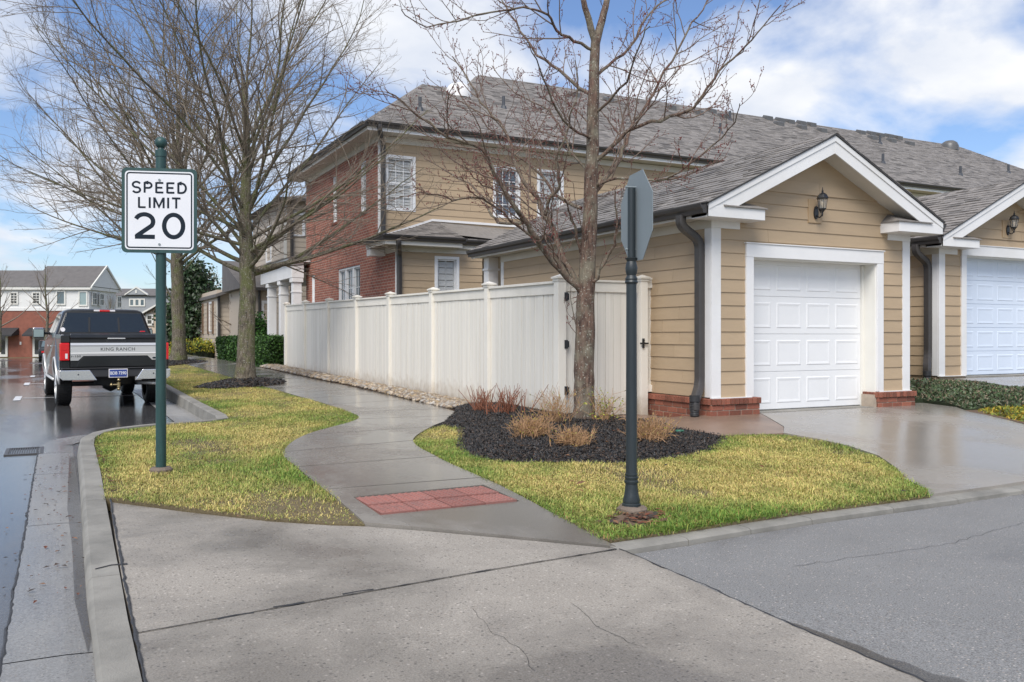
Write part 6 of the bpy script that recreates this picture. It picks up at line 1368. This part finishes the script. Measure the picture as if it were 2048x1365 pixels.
# ================================================================== planting
def numpy_mesh(name, V, F, mat, col=None):
    me = bpy.data.meshes.new(name); k = F.shape[1]; me.vertices.add(len(V)); me.vertices.foreach_set('co', V.astype(np.float32).ravel())
    me.loops.add(F.size); me.loops.foreach_set('vertex_index', F.ravel().astype(np.int32)); me.polygons.add(len(F))
    me.polygons.foreach_set('loop_start', np.arange(0, F.size, k, dtype=np.int32)); me.polygons.foreach_set('loop_total', np.full(len(F), k, dtype=np.int32)); me.update(calc_edges=True)
    if col is not None:
        a = me.color_attributes.new('Col', 'FLOAT_COLOR', 'POINT'); a.data.foreach_set('color', np.concatenate((col, np.ones((len(col), 1))), 1).astype(np.float32).ravel())
    me.materials.append(MAT[mat]); return me
zgv = np.vectorize(zg)
def fbm(x, y, s, seed=0):
    r = np.random.default_rng(seed); o = np.zeros_like(x); a = 1.0
    for k in range(5):
        th = r.uniform(0, 6.28, 4); 
        for t_ in th: o += a*np.sin((x*math.cos(t_)+y*math.sin(t_))*s+r.uniform(0, 6.28))/4
        s *= 1.9; a *= .62
    return o
def grass(name, poly, n, seed, hmin, hmax, wid, label, holes=(), keep=None):
    rg = np.random.default_rng(seed); nb_ = n; xs_ = [p[0] for p in poly]; ys_ = [p[1] for p in poly]; X, Y = np.zeros(0), np.zeros(0)
    while len(X) < n:
        x = rg.uniform(min(xs_)-.03, max(xs_)+.03, n); y = rg.uniform(min(ys_)-.03, max(ys_)+.03, n); ok = inpoly(x+rg.normal(0, .018, n), y+rg.normal(0, .018, n), poly); ok &= rg.random(n) < np.clip(1.2-.95*np.maximum(0, fbm(x, y, 2.3, 11)), .18, 1)
        for h in holes: ok &= ~inpoly(x, y, h)
        if keep is not None: ok &= rg.random(n) < keep(x, y)
        X, Y = np.concatenate((X, x[ok])), np.concatenate((Y, y[ok]))
    X, Y = X[:n], Y[:n]; Zb = zgv(X, Y)-.008
    f = fbm(X, Y, 1.6, 3); g = fbm(X, Y, 5.0, 4)
    ed = np.clip(edge_dist(X, Y, poly)/.35, 0, 1)
    dry = 1/(1+np.exp(-(.05+1.7*f+1.0*g+rg.normal(0, .75, n)+1.5*(ed-.6))*1.6))
    H_ = (hmin+(hmax-hmin)*rg.random(n)**1.3)*np.clip(1+.45*g-.25*f, .5, 1.8); az_ = rg.uniform(0, 6.283, n); ln = rg.uniform(.2, 1.7, n)
    dxy = np.stack((np.cos(az_), np.sin(az_)), 1); sd_ = np.stack((-np.sin(az_), np.cos(az_)), 1)*(wid*rg.uniform(.6, 1.2, n))[:, None]
    B = np.stack((X, Y), 1); M_ = B+dxy*(H_*ln*.35)[:, None]; Tp = B+dxy*(H_*ln*1.0)[:, None]
    V = np.zeros((n, 5, 3)); V[:, 0, :2] = B-sd_; V[:, 1, :2] = B+sd_; V[:, 2, :2] = M_+sd_*.8; V[:, 3, :2] = M_-sd_*.8; V[:, 4, :2] = Tp
    V[:, 0, 2] = V[:, 1, 2] = Zb; V[:, 2, 2] = V[:, 3, 2] = Zb+H_*(.62-.14*ln); V[:, 4, 2] = Zb+H_*(1-.42*ln)
    F = np.array([(0, 1, 2), (0, 2, 3), (3, 2, 4)])[None]+5*np.arange(n)[:, None, None]
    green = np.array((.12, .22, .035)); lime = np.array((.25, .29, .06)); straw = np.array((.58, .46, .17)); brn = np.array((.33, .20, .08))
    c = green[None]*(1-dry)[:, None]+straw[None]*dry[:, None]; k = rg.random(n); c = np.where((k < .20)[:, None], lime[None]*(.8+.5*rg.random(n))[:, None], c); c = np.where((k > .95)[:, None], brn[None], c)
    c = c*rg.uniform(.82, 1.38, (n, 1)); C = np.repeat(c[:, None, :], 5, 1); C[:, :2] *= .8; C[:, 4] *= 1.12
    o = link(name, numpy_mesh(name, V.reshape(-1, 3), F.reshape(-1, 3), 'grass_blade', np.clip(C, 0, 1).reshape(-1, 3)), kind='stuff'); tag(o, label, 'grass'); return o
DIRT = [(3.58, 5.12), (3.46, 5.25), (3.55, 5.36), (3.66, 5.40), (3.72, 5.47), (3.88, 5.50), (3.97, 5.42), (3.90, 5.33), (3.86, 5.2), (3.72, 5.15), (3.66, 5.06)]
LAWN_NEAR = [p for p in LAWN_L if p[1] < 14.6]
def ring_poly(cx, cy, r, n=18, seed=0):
    rg = random.Random(seed); return [(cx+r*(1+rg.uniform(-.12, .12))*math.cos(2*math.pi*k/n), cy+r*(1+rg.uniform(-.12, .12))*math.sin(2*math.pi*k/n)) for k in range(n)]
RING1, RING2 = ring_poly(3.9-.05, 21.2, .95, seed=1), ring_poly(3.75, 34.8, 1.1, seed=2)
def dens(x, y): return np.clip((11.0/np.hypot(x, y))**1.7, .05, 1)
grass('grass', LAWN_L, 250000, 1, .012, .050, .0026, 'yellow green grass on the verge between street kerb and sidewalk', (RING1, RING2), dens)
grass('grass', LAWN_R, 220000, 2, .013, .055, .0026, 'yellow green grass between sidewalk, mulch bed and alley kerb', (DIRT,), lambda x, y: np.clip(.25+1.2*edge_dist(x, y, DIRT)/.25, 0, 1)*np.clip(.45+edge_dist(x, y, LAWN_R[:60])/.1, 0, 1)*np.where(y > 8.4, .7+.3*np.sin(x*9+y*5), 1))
sheet('bare_soil', DIRT, lambda x, y: zg(x, y)+.006+.012*(1-min(1, math.hypot(x-3.75, y-5.25)/.3)), 'soil', grid=.08, skirt=.02)
# ---- mulch
def chips(name, poly, n, zf, seed, label, cat, s=(.027, .0040), cols=((.010, .010, .011), (.020, .020, .022), (.020, .018, .016), (.05, .048, .046), (.075, .05, .035)), lift=.012, mat='mulch_attr', kindm='chip'):
    rg = np.random.default_rng(seed); xs_ = [p[0] for p in poly]; ys_ = [p[1] for p in poly]; X, Y = np.zeros(0), np.zeros(0)
    while len(X) < n:
        x = rg.uniform(min(xs_)-.05, max(xs_)+.05, n); y = rg.uniform(min(ys_)-.05, max(ys_)+.05, n); ok = inpoly(x, y, poly)|((edge_dist(x, y, poly) < .06)&(rg.random(n) < .25)); X, Y = np.concatenate((X, x[ok])), np.concatenate((Y, y[ok]))
    X, Y = X[:n], Y[:n]; Zc = (zmulch_v(X, Y) if zf is None else np.array([zf(a, b_) for a, b_ in zip(X, Y)]))+rg.uniform(.0, lift, n)
    box = np.array([(-1, -1, -1), (1, -1, -1), (1, 1, -1), (-1, 1, -1), (-1, -1, 1), (1, -1, 1), (1, 1, 1), (-1, 1, 1)], float); box[4:, :2] *= .8
    fq = np.array([(4, 5, 6, 7), (0, 1, 5, 4), (1, 2, 6, 5), (2, 3, 7, 6), (3, 0, 4, 7)])
    sc = np.stack((rg.uniform(.4, 1.3, n)*s[0], rg.uniform(.5, 1.4, n)*s[1], rg.uniform(.4, 1.0, n)*s[1]*.6), 1)
    a, b_, c_ = rg.uniform(0, 6.28, n), rg.normal(0, .45, n), rg.normal(0, .35, n)
    ca, sa, cb, sb, cc, sc_ = np.cos(a), np.sin(a), np.cos(b_), np.sin(b_), np.cos(c_), np.sin(c_)
    Rm = np.stack((np.stack((ca*cb, ca*sb*sc_-sa*cc, ca*sb*cc+sa*sc_), -1), np.stack((sa*cb, sa*sb*sc_+ca*cc, sa*sb*cc-ca*sc_), -1), np.stack((-sb, cb*sc_, cb*cc), -1)), 1)
    V = np.einsum('nij,nkj->nki', Rm, box[None]*sc[:, None, :])+np.stack((X, Y, Zc), 1)[:, None, :]
    F = fq[None]+8*np.arange(n)[:, None, None]; cl_ = np.array(cols); C = np.repeat(cl_[rg.integers(0, len(cl_), n)][:, None, :]*rg.uniform(.7, 1.4, (n, 1, 1)), 8, 1)
    o = link(name, numpy_mesh(name, V.reshape(-1, 3), F.reshape(-1, 4), mat, C.reshape(-1, 3)), kind='stuff'); tag(o, label, cat); return o
def zmulch_v(x, y): return zgv(x, y)+.10*(1-np.exp(-edge_dist(x, y, MULCH[:15]+[(7.0, 13.3), (5.5, 13.3)])/.35))-.008
chips('mulch', MULCH, 85000, None, 5, 'black shredded mulch around the red budded tree', 'mulch')
for k, (rp_, c0) in enumerate(((RING1, (3.88, 21.25)), (RING2, (3.95, 34.85)))):
    zf = lambda x, y, c0=c0: zg(x, y)+.02+.16*max(0, 1-math.hypot(x-c0[0], y-c0[1])/1.0)
    sheet('mulch_ring', rp_, zf, 'soil', grid=.25); chips('mulch', rp_, 7000 if k == 0 else 4000, zf, 6+k, ('black mulch ring around the foot of the mossy street tree', 'black mulch ring around the farther street tree')[k], 'mulch', (.045, .014))
# ---- river stones along the fence
STRIP = [(5.66, 28.2), (5.66, 18), (5.60, 15.5), (5.56, 13.9), (5.55, 13.0), (5.75, 12.9), (6.0, 13.2), (6.22, 13.2), (6.22, 28.2)]
def stones():
    rg = np.random.default_rng(9); n0 = 9000; xs_ = [p[0] for p in STRIP]; ys_ = [p[1] for p in STRIP]
    x = rg.uniform(min(xs_), max(xs_), n0); y = 12.9+(28.2-12.9)*rg.random(n0)**1.35; ok = inpoly(x, y, STRIP); x, y = x[ok][:5200], y[ok][:5200]; n = len(x)
    ic = np.array([(0, 0, 1), (.89, 0, .45), (.28, .85, .45), (-.72, .53, .45), (-.72, -.53, .45), (.28, -.85, .45), (.72, .53, -.45), (-.28, .85, -.45), (-.89, 0, -.45), (-.28, -.85, -.45), (.72, -.53, -.45), (0, 0, -1)])
    fi = np.array([(0, 1, 2), (0, 2, 3), (0, 3, 4), (0, 4, 5), (0, 5, 1), (1, 6, 2), (2, 7, 3), (3, 8, 4), (4, 9, 5), (5, 10, 1), (6, 7, 2), (7, 8, 3), (8, 9, 4), (9, 10, 5), (10, 6, 1), (6, 11, 7), (7, 11, 8), (8, 11, 9), (9, 11, 10), (10, 11, 6)])
    a = rg.uniform(0, 6.28, n); s = rg.uniform(.018, .048, n)*(1+.4*(y > 20)); V = ic[None]*np.stack((s*1.25, s*.95, s*.7), 1)[:, None, :]*(1+rg.uniform(-.18, .18, (n, 12, 1)))
    ca, sa = np.cos(a)[:, None], np.sin(a)[:, None]; Vx = V[..., 0]*ca-V[..., 1]*sa; Vy = V[..., 0]*sa+V[..., 1]*ca
    hump = .05*np.sin(np.clip((x-5.55)/.68, 0, 1)*math.pi); Zc = zgv(x, y)+.01+hump+rg.uniform(0, .02, n)
    V = np.stack((Vx+x[:, None], Vy+y[:, None], V[..., 2]+Zc[:, None]), -1); F = fi[None]+12*np.arange(n)[:, None, None]
    pal = np.array([(.33, .25, .17), (.24, .20, .16), (.42, .34, .25), (.20, .15, .11), (.30, .22, .13), (.36, .33, .29)]); C = np.repeat(pal[rg.integers(0, 6, n)][:, None, :]*rg.uniform(.7, 1.2, (n, 1, 1)), 12, 1)
    tag(link('river_stones', numpy_mesh('river_stones', V.reshape(-1, 3), F.reshape(-1, 3), 'rock_attr', C.reshape(-1, 3)), kind='stuff'), 'brown river stones in a strip at the foot of the white fence', 'stones')
stones(); sheet('stone_strip', STRIP, lambda x, y: zg(x, y)+.012, 'soil', grid=.4)
# ---- dry shrubs in the bed
def twiggy(name, label, x, y, n, rad, h, seed, mat, sub=2, flat=.0, leaves=None, group=None, r0=.0045, base=.08):
    rg = np.random.default_rng(seed); zb_ = zmulch(x, y) if inpoly(np.array([x]), np.array([y]), MULCH)[0] else zg(x, y); L_ = []; lv_ = []
    for k in range(n):
        a = rg.uniform(0, 6.28); el = R(rg.uniform(25+flat, 88)); d = np.array((math.cos(a)*math.cos(el), math.sin(a)*math.cos(el), math.sin(el))); p = np.array((x+rg.normal(0, base), y+rg.normal(0, base), zb_-.01))
        Ln = min(rad/max(.15, math.cos(el)), h/max(.2, math.sin(el)))*rg.uniform(.6, 1.0); ln = branch_line(rg, p, d, Ln, r0, r0*.5, 5, .17 if sub else .04, .01); L_.append((*ln, 0))
        for q in range(sub):
            i = rg.integers(1, 5); dd = sidedir(rg, nrm(ln[0][i+1 if i < 5 else 5]-ln[0][i]), R(rg.uniform(25, 60))); l2 = branch_line(rg, ln[0][i], dd, Ln*rg.uniform(.2, .45), r0*.7, r0*.35, 3, .12, .03); L_.append((*l2, 1)); lv_.append(l2[0][-1]); lv_.append(l2[0][2])
    sh = thing(name, label, 'shrub', (x, y, zb_), group); link('stems', tubes_mesh('stems', L_, mat, (4, 3)), sh, kind='stuff')
    if leaves: 
        P = np.array(lv_)[rg.random(len(lv_)) < leaves[0]]; leaf_cloud('leaves', P, leaves[1], leaves[2], seed, sh)
    return sh
def leaf_cloud(name, P, size, cols, seed, parent, mat='foliage', aspect=.55, up=0.0):
    rg = np.random.default_rng(seed+100); n = len(P)
    d = rg.normal(0, 1, (n, 3)); d[:, 2] += up; d /= np.linalg.norm(d, axis=1)[:, None]; b_ = np.cross(d, rg.normal(0, 1, (n, 3))); b_ /= np.linalg.norm(b_, axis=1)[:, None]; nn = np.cross(d, b_)
    s = (size*rg.uniform(.6, 1.3, n))[:, None]
    V = np.stack((P-d*s*.5, P+b_*s*aspect*.5+nn*s*.08, P+d*s*.5, P-b_*s*aspect*.5+nn*s*.08), 1); F = np.array([(0, 1, 2, 3)])[None]+4*np.arange(n)[:, None, None]
    cl_ = np.array(cols); C = np.repeat(cl_[rg.integers(0, len(cl_), n)][:, None, :]*rg.uniform(.65, 1.35, (n, 1, 1)), 4, 1)
    return link(name, numpy_mesh(name, V.reshape(-1, 3), F.reshape(-1, 4), mat, np.clip(C, 0, 1).reshape(-1, 3)), parent, kind='stuff')
yl = ((.42, .30, .05), (.30, .30, .06), (.36, .20, .06))
def bed(u, v): 
    z = .3
    for i in range(20):
        d = ray(u, v); t_ = (z-CAMH)/d.z; x, y = d.x*t_, d.y*t_; z = .5*z+.5*zmulch(x, y)
    return x, y
tan_ = (.4, .02, yl)
x, y = bed(1012, 826); twiggy('cut_shrub', 'fan of cut red brown stems at the left end of the mulch bed', x, y, 75, .34, .42, 51, 'stem_red', 0, 5, None, 'dormant shrubs in the mulch bed', .0065, .13)
x, y = bed(962, 822); twiggy('cut_shrub', 'smaller fan of red brown stems nearest the river stones', x, y, 45, .30, .40, 52, 'stem_red', 0, 5, None, 'dormant shrubs in the mulch bed', .0065, .08)
x, y = bed(1062, 874); twiggy('dry_shrub', 'round tan dry shrub left of the tree foot', x, y, 170, .27, .25, 53, 'stem_tan', 3, 0, tan_, 'dormant shrubs in the mulch bed', .004)
x, y = bed(1148, 890); twiggy('dry_shrub', 'tan dry shrub just in front of the tree foot', x, y, 120, .28, .20, 54, 'stem_tan', 3, 0, tan_, 'dormant shrubs in the mulch bed', .004)
x, y = bed(1300, 880); twiggy('dry_shrub', 'tan dry shrub right of the dark ornamental post', x, y, 160, .28, .27, 55, 'stem_tan', 3, 0, tan_, 'dormant shrubs in the mulch bed', .004)
x, y = bed(1110, 846); twiggy('leggy_shrub', 'leggy brown shrub between the cut stems and the tree', x, y, 60, .34, .50, 56, 'stem_tan', 3, 0, (.5, .025, yl), 'dormant shrubs in the mulch bed', .004)
x, y = bed(1205, 842); twiggy('leafy_shrub', 'sparse shrub with yellow green leaves right behind the tree trunk', x, y, 40, .30, .48, 57, 'stem_tan', 3, 0, (1.0, .035, ((.30, .34, .05), (.42, .40, .07), (.22, .27, .05))), 'dormant shrubs in the mulch bed', .004)
# ---- clipped hedges, evergreen shrubs, ground cover
def shell_leaves(name, label, cat, box, n, size, cols, seed, group=None, mound=False, core=True, corecol='hedge_core'):
    x0, x1, y0, y1, z0, z1 = box; rg = np.random.default_rng(seed); th = thing(name, label, cat, ((x0+x1)/2, (y0+y1)/2, z0), group)
    if mound:
        d = rg.normal(0, 1, (n, 3)); d[:, 2] = abs(d[:, 2]); d /= np.linalg.norm(d, axis=1)[:, None]; rr_ = rg.uniform(.72, 1.03, n)[:, None]; c = np.array(((x0+x1)/2, (y0+y1)/2, z0)); e = np.array(((x1-x0)/2, (y1-y0)/2, z1-z0)); P = c+d*e*rr_*(1+.10*np.sin(d[:, :1]*7+d[:, 1:2]*9))
    else:
        P = rg.uniform(0, 1, (n, 3)); f = rg.integers(0, 5, n); P[f == 0, 2] = 1; P[f == 1, 0] = 0; P[f == 2, 0] = 1; P[f == 3, 1] = 0; P[f == 4, 1] = 1
        P = np.array((x0, y0, z0))+P*np.array((x1-x0, y1-y0, z1-z0)); P += rg.normal(0, .035, P.shape)+.05*np.sin(P[:, ::-1]*4.3)
    leaf_cloud('foliage', P, size, cols, seed, th)
    if core:
        k = .10; bm = bmesh.new(); bmesh.ops.create_icosphere(bm, subdivisions=2, radius=1) if mound else bmesh.ops.create_cube(bm, size=2)
        me = bpy.data.meshes.new('core'); bm.to_mesh(me); bm.free()
        for v_ in me.vertices:
            cx_, cy_ = (x0+x1)/2, (y0+y1)/2
            v_.co = (cx_+v_.co.x*((x1-x0)/2-k*(not mound))*(.8 if mound else 1), cy_+v_.co.y*((y1-y0)/2-k*(not mound))*(.8 if mound else 1), (z0+v_.co.z*(z1-z0)*.8) if mound else ((z0+z1)/2+v_.co.z*((z1-z0)/2-k)))
        me.materials.append(MAT[corecol]); link('branches', me, th)
    return th
simple('hedge_core', (.018, .028, .010), .9, .3, 8)
gd = ((.030, .075, .015), (.045, .11, .02), (.07, .15, .028), (.02, .05, .012))
shell_leaves('hedge', 'clipped green hedge block at the far end of the white fence', 'hedge', (5.85, 6.75, 28.1, 31.2, .30, 1.30), 12000, .075, gd, 61, 'clipped hedges beside the sidewalk')
shell_leaves('hedge', 'clipped green hedge left of the mossy trunk beyond the porch walk', 'hedge', (5.9, 7.0, 33.6, 38.2, .30, 1.28), 11000, .10, gd, 62, 'clipped hedges beside the sidewalk')
p_ = atd(515, 690, 36.5); shell_leaves('evergreen_bush', 'bright green leafy bush between mossy trunk and porch column', 'bush', (p_.x-.75, p_.x+.6, p_.y-.6, p_.y+.6, .6, 2.35), 2600, .13, ((.06, .16, .03), (.10, .24, .05), (.04, .10, .02)), 63, None, True)
for k, (u, v) in enumerate(((352, 706), (374, 702), (398, 699), (417, 702))):
    p_ = atd(u, v, 45+1.2*k); shell_leaves('gold_shrub', ('small yellow green shrub right beside the second street tree', 'round yellow green shrub, second from the farther street tree', 'golden round shrub, rearmost of the small far row', 'round golden shrub nearest the cottage walk')[k], 'shrub', (p_.x-.42, p_.x+.42, p_.y-.42, p_.y+.42, p_.z-.1, p_.z+.62), 900, .09, ((.30, .30, .03), (.42, .34, .03), (.16, .22, .03)), 64+k, 'golden shrubs in the far bed', True)
# far planting bed
sheet('planting_bed', [(5.9, 49), (5.9, 75), (12, 75), (12, 49)], lambda x, y: .12, 'soil', grid=2.0)
for k, (u, v, d, w, h, cc) in enumerate(((385, 690, 60, 3.2, .7, ((.10, .17, .05), (.16, .20, .07))), (420, 690, 58, 1.6, .8, ((.24, .13, .05), (.18, .12, .05))), (447, 686, 50, 1.5, .7, ((.16, .07, .04), (.11, .055, .035))))):
    p_ = atd(u, v, d); shell_leaves('ground_cover', ('low green ground cover in the far planting bed', 'rusty brown low shrub in the far planting bed', 'dark red brown low shrub beside the cottage downspout')[k], 'ground cover', (p_.x-w/2, p_.x+w/2, p_.y-w/2, p_.y+w/2, .1, .1+h), 1800, .13, cc, 70+k, None, True)
# magnolia
def magnolia(label, u, v, d, h, w, seed):
    rg = np.random.default_rng(seed); b0 = atd(u, v, d); z0 = .05; tr = thing('magnolia_tree', label, 'tree', (b0.x, b0.y, z0)); mb = MB(); mb.tube([(b0.x, b0.y, z0-.1), (b0.x, b0.y, z0+h*.8)], [.16, .04], 8); part('trunk', mb, 'bark_moss', tr)
    P = []
    for k in range(110):
        zz_ = rg.uniform(.05, 1); rad = w*(1.0-.75*zz_**1.6)*rg.uniform(.35, 1.0); a = rg.uniform(0, 6.28); c = np.array((b0.x+rad*math.cos(a), b0.y+rad*math.sin(a), z0+.1+zz_*h)); P.append(c+rg.normal(0, 1, (95, 3))*np.array((.34, .34, .26)))
    leaf_cloud('crown', np.concatenate(P), .24, ((.02, .042, .016), (.035, .07, .025), (.06, .10, .04), (.12, .14, .10)), seed, tr)
magnolia('dark evergreen tree between the two street tree trunks', 388, 690, 54, 5.4, 2.1, 81)
def brown_scrub(label, u, v, d, h, w, seed):
    p_ = atd(u, v, d); rg = np.random.default_rng(seed); tr = thing('beech_tree', label, 'tree', (p_.x, p_.y, 0)); L_ = [(np.array([(p_.x, p_.y, 0.), (p_.x, p_.y, h*.8)]), np.array((.12, .03)), 0)]
    for k in range(60): a = k*2.4; z0 = h*rg.uniform(.35, .8); L_.append((*branch_line(rg, np.array((p_.x, p_.y, z0)), nrm(np.array((math.cos(a), math.sin(a), rg.uniform(.1, 1.0)))), w*rg.uniform(.5, 1), .03, .008, 6, .08, .02), 1))
    lines = list(L_); spec = [None, None, (2.2, (.3, .55), (25, 55), 4, .1, .02, .15, .3, 1.2)]
    for l in L_[1:]: laterals(rg, lines, l, 2, spec)
    link('trunk', tubes_mesh('trunk', lines[:1], 'bark_moss', (8,)), tr); link('crown', tubes_mesh('crown', lines[1:], 'stem_tan', (6, 4, 3)), tr)
    P = np.concatenate([l[0][1:] for l in lines[1:] if l[2] == 2]); leaf_cloud('leaves', P, .16, ((.20, .13, .07), (.16, .10, .05)), seed, tr)
brown_scrub('brown twiggy tree above the dark evergreen beyond the second street tree', 400, 690, 60, 6.0, 2.2, 82)
# juniper ground cover by the driveway
def juniper(name, label, poly, n, zf, cols, seed, size=.075):
    rg = np.random.default_rng(seed); xs_ = [p[0] for p in poly]; ys_ = [p[1] for p in poly]; X, Y = np.zeros(0), np.zeros(0)
    while len(X) < n: x = rg.uniform(min(xs_), max(xs_), n); y = rg.uniform(min(ys_), max(ys_), n); ok = inpoly(x, y, poly); X, Y = np.concatenate((X, x[ok])), np.concatenate((Y, y[ok]))
    X, Y = X[:n], Y[:n]; ed = np.clip(edge_dist(X, Y, poly)/.35, 0, 1); Zc = np.array([zf(a, b_) for a, b_ in zip(X, Y)])*1.0+ed**.6*.13*rg.uniform(.3, 1.0, n)+.03*np.sin(X*7)*np.sin(Y*8)
    th = thing(name, label, 'ground cover', (float(np.mean(X)), float(np.mean(Y)), float(np.min(Zc)))); sheet('soil', poly, zf, 'hedge_core', th, grid=.4); leaf_cloud('foliage', np.stack((X, Y, Zc), 1), size, cols, seed, th, aspect=.28, up=.5)
sheet('planting_bed', [(11.62, 5.13), (11.32, 7.2), (11.77, 8.4), (12.32, 9.62), (14.34, 10.5), (14.12, 5.18)], lambda x, y: .10+.20*clamp((y-5.2)/3), 'soil', grid=.5, skirt=.2)
JP = [(11.85, 9.75), (12.33, 9.62), (12.2, 8.95), (11.95, 8.62), (12.6, 8.3), (14.05, 8.0), (14.25, 10.4), (13.85, 10.5), (13.85, 12.2), (11.85, 12.2)]
zj = lambda x, y: .30+.13*clamp((x-11.8)/2)+.10*clamp((y-8.5)/2)
juniper('juniper', 'dark green spreading juniper between the two garage doors', JP, 15000, zj, ((.05, .085, .035), (.085, .13, .055), (.13, .16, .10), (.19, .15, .10)), 91)
juniper('sedum', 'yellow green ground cover patch at the driveway edge by the juniper', [(11.80, 8.42), (11.98, 8.62), (12.6, 8.3), (14.0, 8.0), (13.9, 6.6), (11.35, 7.05)], 5000, lambda x, y: zj(x, y)-.06, ((.34, .30, .03), (.40, .26, .03), (.12, .17, .04), (.20, .24, .04)), 92, .07)
# fallen leaves and gutter litter
def litter(name, label, pts, seed, size=(.02, .07)):
    rg = np.random.default_rng(seed); mb = MB(); cl_ = [(.15, .05, .025), (.09, .045, .028), (.20, .10, .05), (.045, .035, .028)]
    for x, y, z in pts:
        a = rg.uniform(0, 6.28); s = rg.uniform(*size); w = s*rg.uniform(.25, .6); d = Vector((math.cos(a), math.sin(a), rg.uniform(-.1, .25))); sd_ = Vector((-math.sin(a), math.cos(a), rg.uniform(-.2, .2))); c = Vector((x, y, z))
        mb.add([c-d*s*.5, c+sd_*w*.5+Vector((0, 0, .006)), c+d*s*.5, c-sd_*w*.5+Vector((0, 0, .004))], [(0, 1, 2, 3)], cl_[rg.integers(0, 4)])
    tag(part(name, mb, 'foliage', kind='stuff'), label, 'leaves')
rg = np.random.default_rng(7)
litter('leaf_litter', 'brown leaf scraps lying in the gutter', [(rg.normal(.0, .10) if rg.random() < .7 else rg.uniform(-.35, .15), rg.uniform(5.2, 11.5), .016) for k in range(130)], 8, (.012, .05))
litter('leaf_litter', 'brown oak leaves scattered over the grass by the alley', [(rg.uniform(3.6, 7.3), rg.uniform(5.0, 7.6), 0) for k in range(16)] and [(x, y, zg(x, y)+.05) for x, y in [(rg.uniform(3.6, 7.2), rg.uniform(5.0, 7.4)) for k in range(16)]], 9, (.05, .10))
litter('leaf_litter', 'brown leaves caught along kerb and lawn edge on the street verge', [(x, y, zg(x, y)+.03) for x, y in [(.42+rg.normal(0, .02), rg.uniform(7.8, 12.2)) for k in range(70)]+[(rg.uniform(.6, 1.9), rg.uniform(6.4, 12)) for k in range(14)]], 10, (.02, .06))
litter('leaf_litter', 'straw and torn grass on the bare soil at the ornamental post foot', [(x, y, zg(x, y)+.022) for x, y in [(rg.normal(3.74, .13), rg.normal(5.27, .10)) for k in range(90)]], 12, (.03, .09))   # tree twigs and straw
litter('leaf_litter', 'tan twigs and faded leaf scraps lying on the black mulch', [(x, y, zmulch(x, y)+.022) for x, y in [(rg.uniform(4.1, 6.7), rg.uniform(7.6, 9.6)) for k in range(60)]], 13, (.02, .07))
